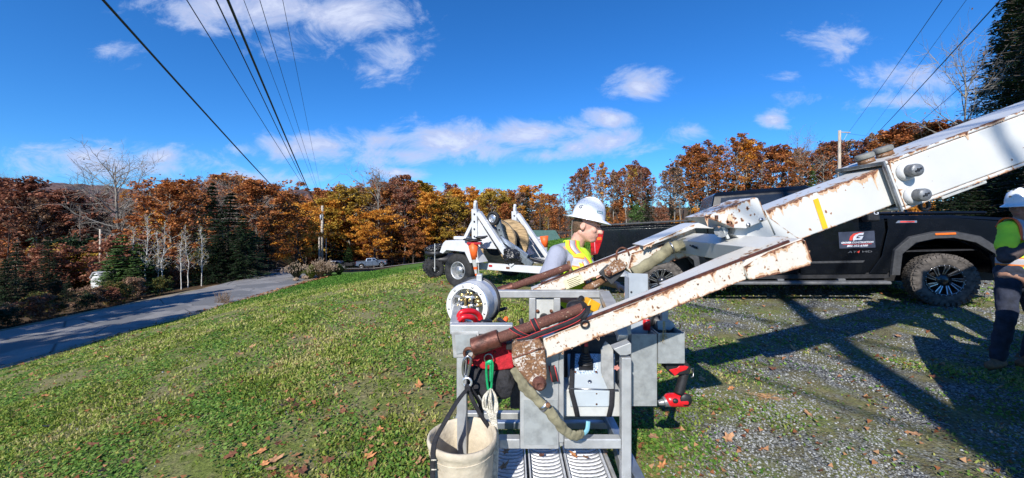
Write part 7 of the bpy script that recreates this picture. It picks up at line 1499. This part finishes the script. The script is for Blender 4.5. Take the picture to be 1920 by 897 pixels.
a_ = R(-118); ctr = Lm @ V3((.128*math.cos(a_)*.94, .106*math.sin(a_)*.94, .060)); nrm_ = (Lm.to_3x3() @ V3((math.cos(a_)*.85, math.sin(a_), .45))).normalized()
text('G', .040, M['dgrey'], 'hat_logo', hat, frame(ctr+nrm_*.006, Lm.to_3x3() @ V3((-math.sin(a_), math.cos(a_), 0)), nrm_), depth=.0035, shear=.3, sx=1.2)
a_ = R(-42); ctr = Lm @ V3((.128*math.cos(a_)*.965, .106*math.sin(a_)*.965, .050)); nrm_ = (Lm.to_3x3() @ V3((math.cos(a_), math.sin(a_)*1.2, .35))).normalized(); fr = frame(ctr+nrm_*.004, Lm.to_3x3() @ V3((-math.sin(a_), math.cos(a_), 0)), nrm_)
mb = MB(); 
for (x0, y0, x1, y1) in ((-.026, -.007, .026, -.007), (-.026, .007, .026, .007), (-.026, -.007, -.026, .007), (.026, -.007, .026, .007)): mb.beam(fr @ V3((x0, y0, 0)), fr @ V3((x1, y1, 0)), .0018, .004, up=nrm_)
mb.build('name_label', mat('teal_print', (.12, .32, .33)), hat)
mb = MB(); mb.ell(ch_+V3((-.005, 0, .0)), (.128, .190, .18)); mb.ell(ch_+V3((-.01, 0, .07)), (.12, .185, .10)); mb.ell(wa, (.125, .165, .20)); mb.capsule(nk+V3((-.01, 0, -.045)), sN+V3((0, .02, -.01)), .068, .070); mb.capsule(nk+V3((-.01, 0, -.045)), sF, .068, .070)
mb.capsule(sN, sN+(eN-sN)*.60, .074, .078); mb.capsule(sF, sF+(eF-sF)*.62, .070, .070); mb.capsule(nk+V3((-.04, 0, -.035)), nk+V3((-.05, 0, -.10)), .085, .10); mb.capsule(nk+V3((-.02, -.03, -.03)), sN+V3((.0, .03, .0)), .070, .074); blob('t_shirt', mb, M['tee'], mn, .010, 5, .014, .09)
mb = MB(); mb.torus(nk+V3((.015, 0, -.012)), V3((.35, 0, 1)), .066, .012, 24, 8); mb.build('shirt_collar', M['tee'], mn)
vm_ = vestmat('vest_yellow', 0, [(1.230-gz, 1.243-gz, (.85, .25, .03), .15), (1.243-gz, 1.300-gz, (.42, .42, .46), .15), (1.300-gz, 1.314-gz, (.85, .25, .03), .15)])
mb = MB(); mb.ell(ch_+V3((.025, -.01, -.045)), (.160, .205, .185)); mb.ell(ch_+V3((.03, -.015, .05)), (.140, .175, .13)); mb.ell(wa+V3((.02, 0, .02)), (.160, .20, .24)); vo = blob('vest', mb, vm_, mn, .010, 5, .012, .10)
# shoulder straps of the vest
for (s0, off) in ((sN, -1), (sF, 1)):
    mid = nk.lerp(s0, .55)
    side_ = V3((.1, 1, 0))
    if off < 0: side_ = V3((1, .25, 0))
    pth = smoothpath([nk+V3((-.05, -.03, .03)), nk.lerp(s0, .35)+V3((.02, -.03, .062)), nk.lerp(s0, .55)+V3((.055, -.045, .02)), ch_+V3((.085, -.165, .06)), ch_+V3((.10, -.196, -.02)), ch_+V3((.10, -.205, -.10))], 5) if off < 0 else smoothpath([ch_+V3((.135, off*.09, -.02)), ch_+V3((.110, off*.115, .07)), mid+V3((.065, 0, .030)), mid+V3((-.01, 0, .068)), mid+V3((-.09, 0, .035)), ch_+V3((-.135, off*.12, .04)), ch_+V3((-.140, off*.12, -.05))], 5)
    mb = MB(); mb.ribbon(pth, .115, side_, .012); st_ = mb.build('vest_strap', mat('vest_plain_yellow', (.62, .88, .03), .75, 0, .1, 9, .4, 20), mn)
    mb = MB(); mb.ribbon([p+V3((0, 0, .0)) + (V3((0, -.008, .003)) if off < 0 else (p-ch_).normalized()*.008) for p in pth], .046, side_, .004); mb.build('reflective_tape', mat('reflective_grey', (.45, .45, .48), .4), st_)
    for e_ in (-.027, .027): mb = MB(); mb.ribbon([p+(V3((0, -.0085, .003)) if off < 0 else (p-ch_).normalized()*.0085)+side_.normalized()*e_ for p in pth], .007, side_, .004); mb.build('orange_edge', M['orange'], st_)
mb = MB(); mb.ell(hp+V3((0, 0, .02)), (.14, .19, .13))
for s_, yy in ((1, .10), (-1, -.10)): k_ = hp+V3((.02*s_, yy, -.40)); f_ = V3((hp.x-.02, hp.y+yy*1.3, gz+.12)); mb.capsule(hp+V3((0, yy, -.03)), k_, .100, .075); mb.capsule(k_, f_, .074, .068)
blob('trousers', mb, M['jeans'], mn, .014, 4, .02, .08)
for yy in (.13, -.13): mb = MB(); mb.capsule((hp.x-.03, hp.y+yy, gz+.06), (hp.x+.15, hp.y+yy, gz+.045), .052, .045); mb.capsule((hp.x-.03, hp.y+yy, gz+.05), (hp.x-.02, hp.y+yy, gz+.16), .05, .05); blob('boot', mb, M['boot'], mn, .010, 3)
# ---- worker at the right edge
wx0, wy0 = 5.34, 3.98; gz2 = Hf(wx0, wy0)
wk = thing('person', 'worker in white hard hat, lime vest and jeans cut off by the right edge', 'person', (wx0, wy0, gz2))
fx = V3((-.95, -.25, -.10)).normalized(); fz = V3((-.08, 0, 1)); fz = (fz-fx*fz.dot(fx)).normalized(); Fw = Matrix((fx, fz.cross(fx), fz)).transposed().to_4x4(); Fw.translation = V3((5.395, 3.95, 1.715))
nk2 = V3((5.410, 3.98, 1.585)); ch2 = V3((5.420, 3.98, 1.38)); wa2 = V3((5.400, 3.98, 1.14)); hp2 = V3((5.360, 3.98, 1.0)); sL = V3((5.190, 3.90, 1.505)); sR = V3((5.640, 4.02, 1.50)); eL = V3((5.020, 3.80, 1.20)); eR = V3((5.770, 3.85, 1.22)); hL = V3((5.280, 3.70, 1.42)); hR = V3((5.520, 3.68, 1.30))
mb = MB(); headpts(mb, Fw, 1.0); mb.capsule(nk2+V3((0, 0, -.05)), Fw @ V3((-.03, 0, -.04)), .065, .058); mb.ell(ch2, (.19, .12, .18)); mb.ell(wa2, (.16, .12, .16)); mb.ell(hp2, (.17, .13, .13)); mb.capsule(nk2, sL, .05, .058); mb.capsule(nk2, sR, .05, .058)
mb.capsule(sL, eL, .058, .046); mb.capsule(eL, hL, .044, .03); mb.capsule(sR, eR, .058, .046); mb.capsule(eR, hR, .044, .03)
legs = ((V3((5.280, 3.97, .95)), V3((5.200, 3.93, .55)), V3((5.190, 3.99, gz2+.09))), (V3((5.470, 3.99, .95)), V3((5.540, 3.92, .53)), V3((5.600, 4.05, gz2+.09))))
for a_, b_, c_ in legs: mb.capsule(a_, b_, .085, .06); mb.capsule(b_, c_, .055, .038)
hand(mb, hL, (.75, -.1, .55), (-.5, -.3, .8), 1.0, .9, 1); hand(mb, hR, (-.8, -.2, .5), (0, -.5, .8), 1.0, .7, -1)
blob('body', mb, M['skind'], wk, .009, 3); eyes(wk, Fw)
mb = MB(); mb.ell(Fw @ V3((-.035, 0, .02)), (.086, .084, .08), Fw.to_3x3()); blob('hair', mb, M['hair'], wk, .008, 2)
hat2, _ = hardhat(wk, Fw @ Matrix.Translation((.002, 0, .055)), s=1.03)
for s_a, e_a, h_a in ((sL, eL, hL), (sR, eR, hR)):
    mb = MB(); mb.capsule(s_a.lerp(e_a, .35), e_a, .070, .058); mb.capsule(e_a, h_a-(h_a-e_a)*.08, .058, .040); blob('sleeve', mb, M['dark_shirt'], wk, .011, 4, .015, .05)
vm2 = vestmat('vest_lime', 0, [(1.10-gz2, 1.125-gz2, (.75, .2, .03), 0), (1.125-gz2, 1.185-gz2, (.40, .40, .44), 0), (1.185-gz2, 1.20-gz2, (.75, .2, .03), 0)], base=(.60, .95, .04))
mb = MB(); mb.ell(ch2, (.195, .145, .20)); mb.ell(ch2+V3((0, 0, .08)), (.185, .135, .12)); mb.ell(wa2+V3((0, 0, .0)), (.175, .145, .22)); mb.capsule(nk2+V3((0, 0, -.05)), sL, .072, .080); mb.capsule(nk2+V3((0, 0, -.05)), sR, .072, .080); mb.capsule(sL, sL.lerp(eL, .60), .072, .082); mb.capsule(sR, sR.lerp(eR, .5), .072, .080); blob('safety_vest', mb, vm2, wk, .012, 4, .02, .08)
# shoulder tape
pth = smoothpath([sL+V3((.045, -.095, -.13)), sL+V3((.05, -.088, .0)), sL+V3((.055, -.04, .085)), sL+V3((.055, .05, .09)), sL+V3((.05, .1, .0))], 4)
mb = MB(); mb.ribbon(pth, .085, (1, 0, -.15), .012); tp_ = mb.build('reflective_tape', mat('reflective_grey', (.45, .45, .48)), wk)
for e_ in (-.05, .05): mb = MB(); mb.ribbon([p+V3((e_, -.002, e_*-.15)) for p in pth], .026, (1, 0, -.15), .012); mb.build('orange_edge', M['orange'], tp_)
mb = MB(); mb.ell(hp2+V3((0, 0, .03)), (.168, .135, .14))
for a_, b_, c_ in legs: mb.capsule(a_, b_, .096, .076); mb.capsule(b_, c_+V3((0, 0, .03)), .074, .064)
blob('jeans', mb, mat('dark_denim', (.022, .028, .050), .9, 0, .25, 14, .8, 16), wk, .014, 4, .025, .09)
for a_, b_, c_ in legs: mb = MB(); mb.capsule(c_+V3((.03, 0, -.03)), c_+V3((-.15, -.05, -.045)), .050, .043); mb.capsule(c_, c_+V3((0, 0, .08)), .05, .052); blob('boot', mb, M['boot'], wk, .010, 3)
for (px, py) in ((1904, 358.5), (1913, 356.0), (1907, 369)): 
    c = W(px-13, py, 3.80); mb = MB(); mb.ell(c, (.012, .008, .010)); mb.build('hat_sticker', mat('sticker_tan', (.75, .45, .2)), hat2)
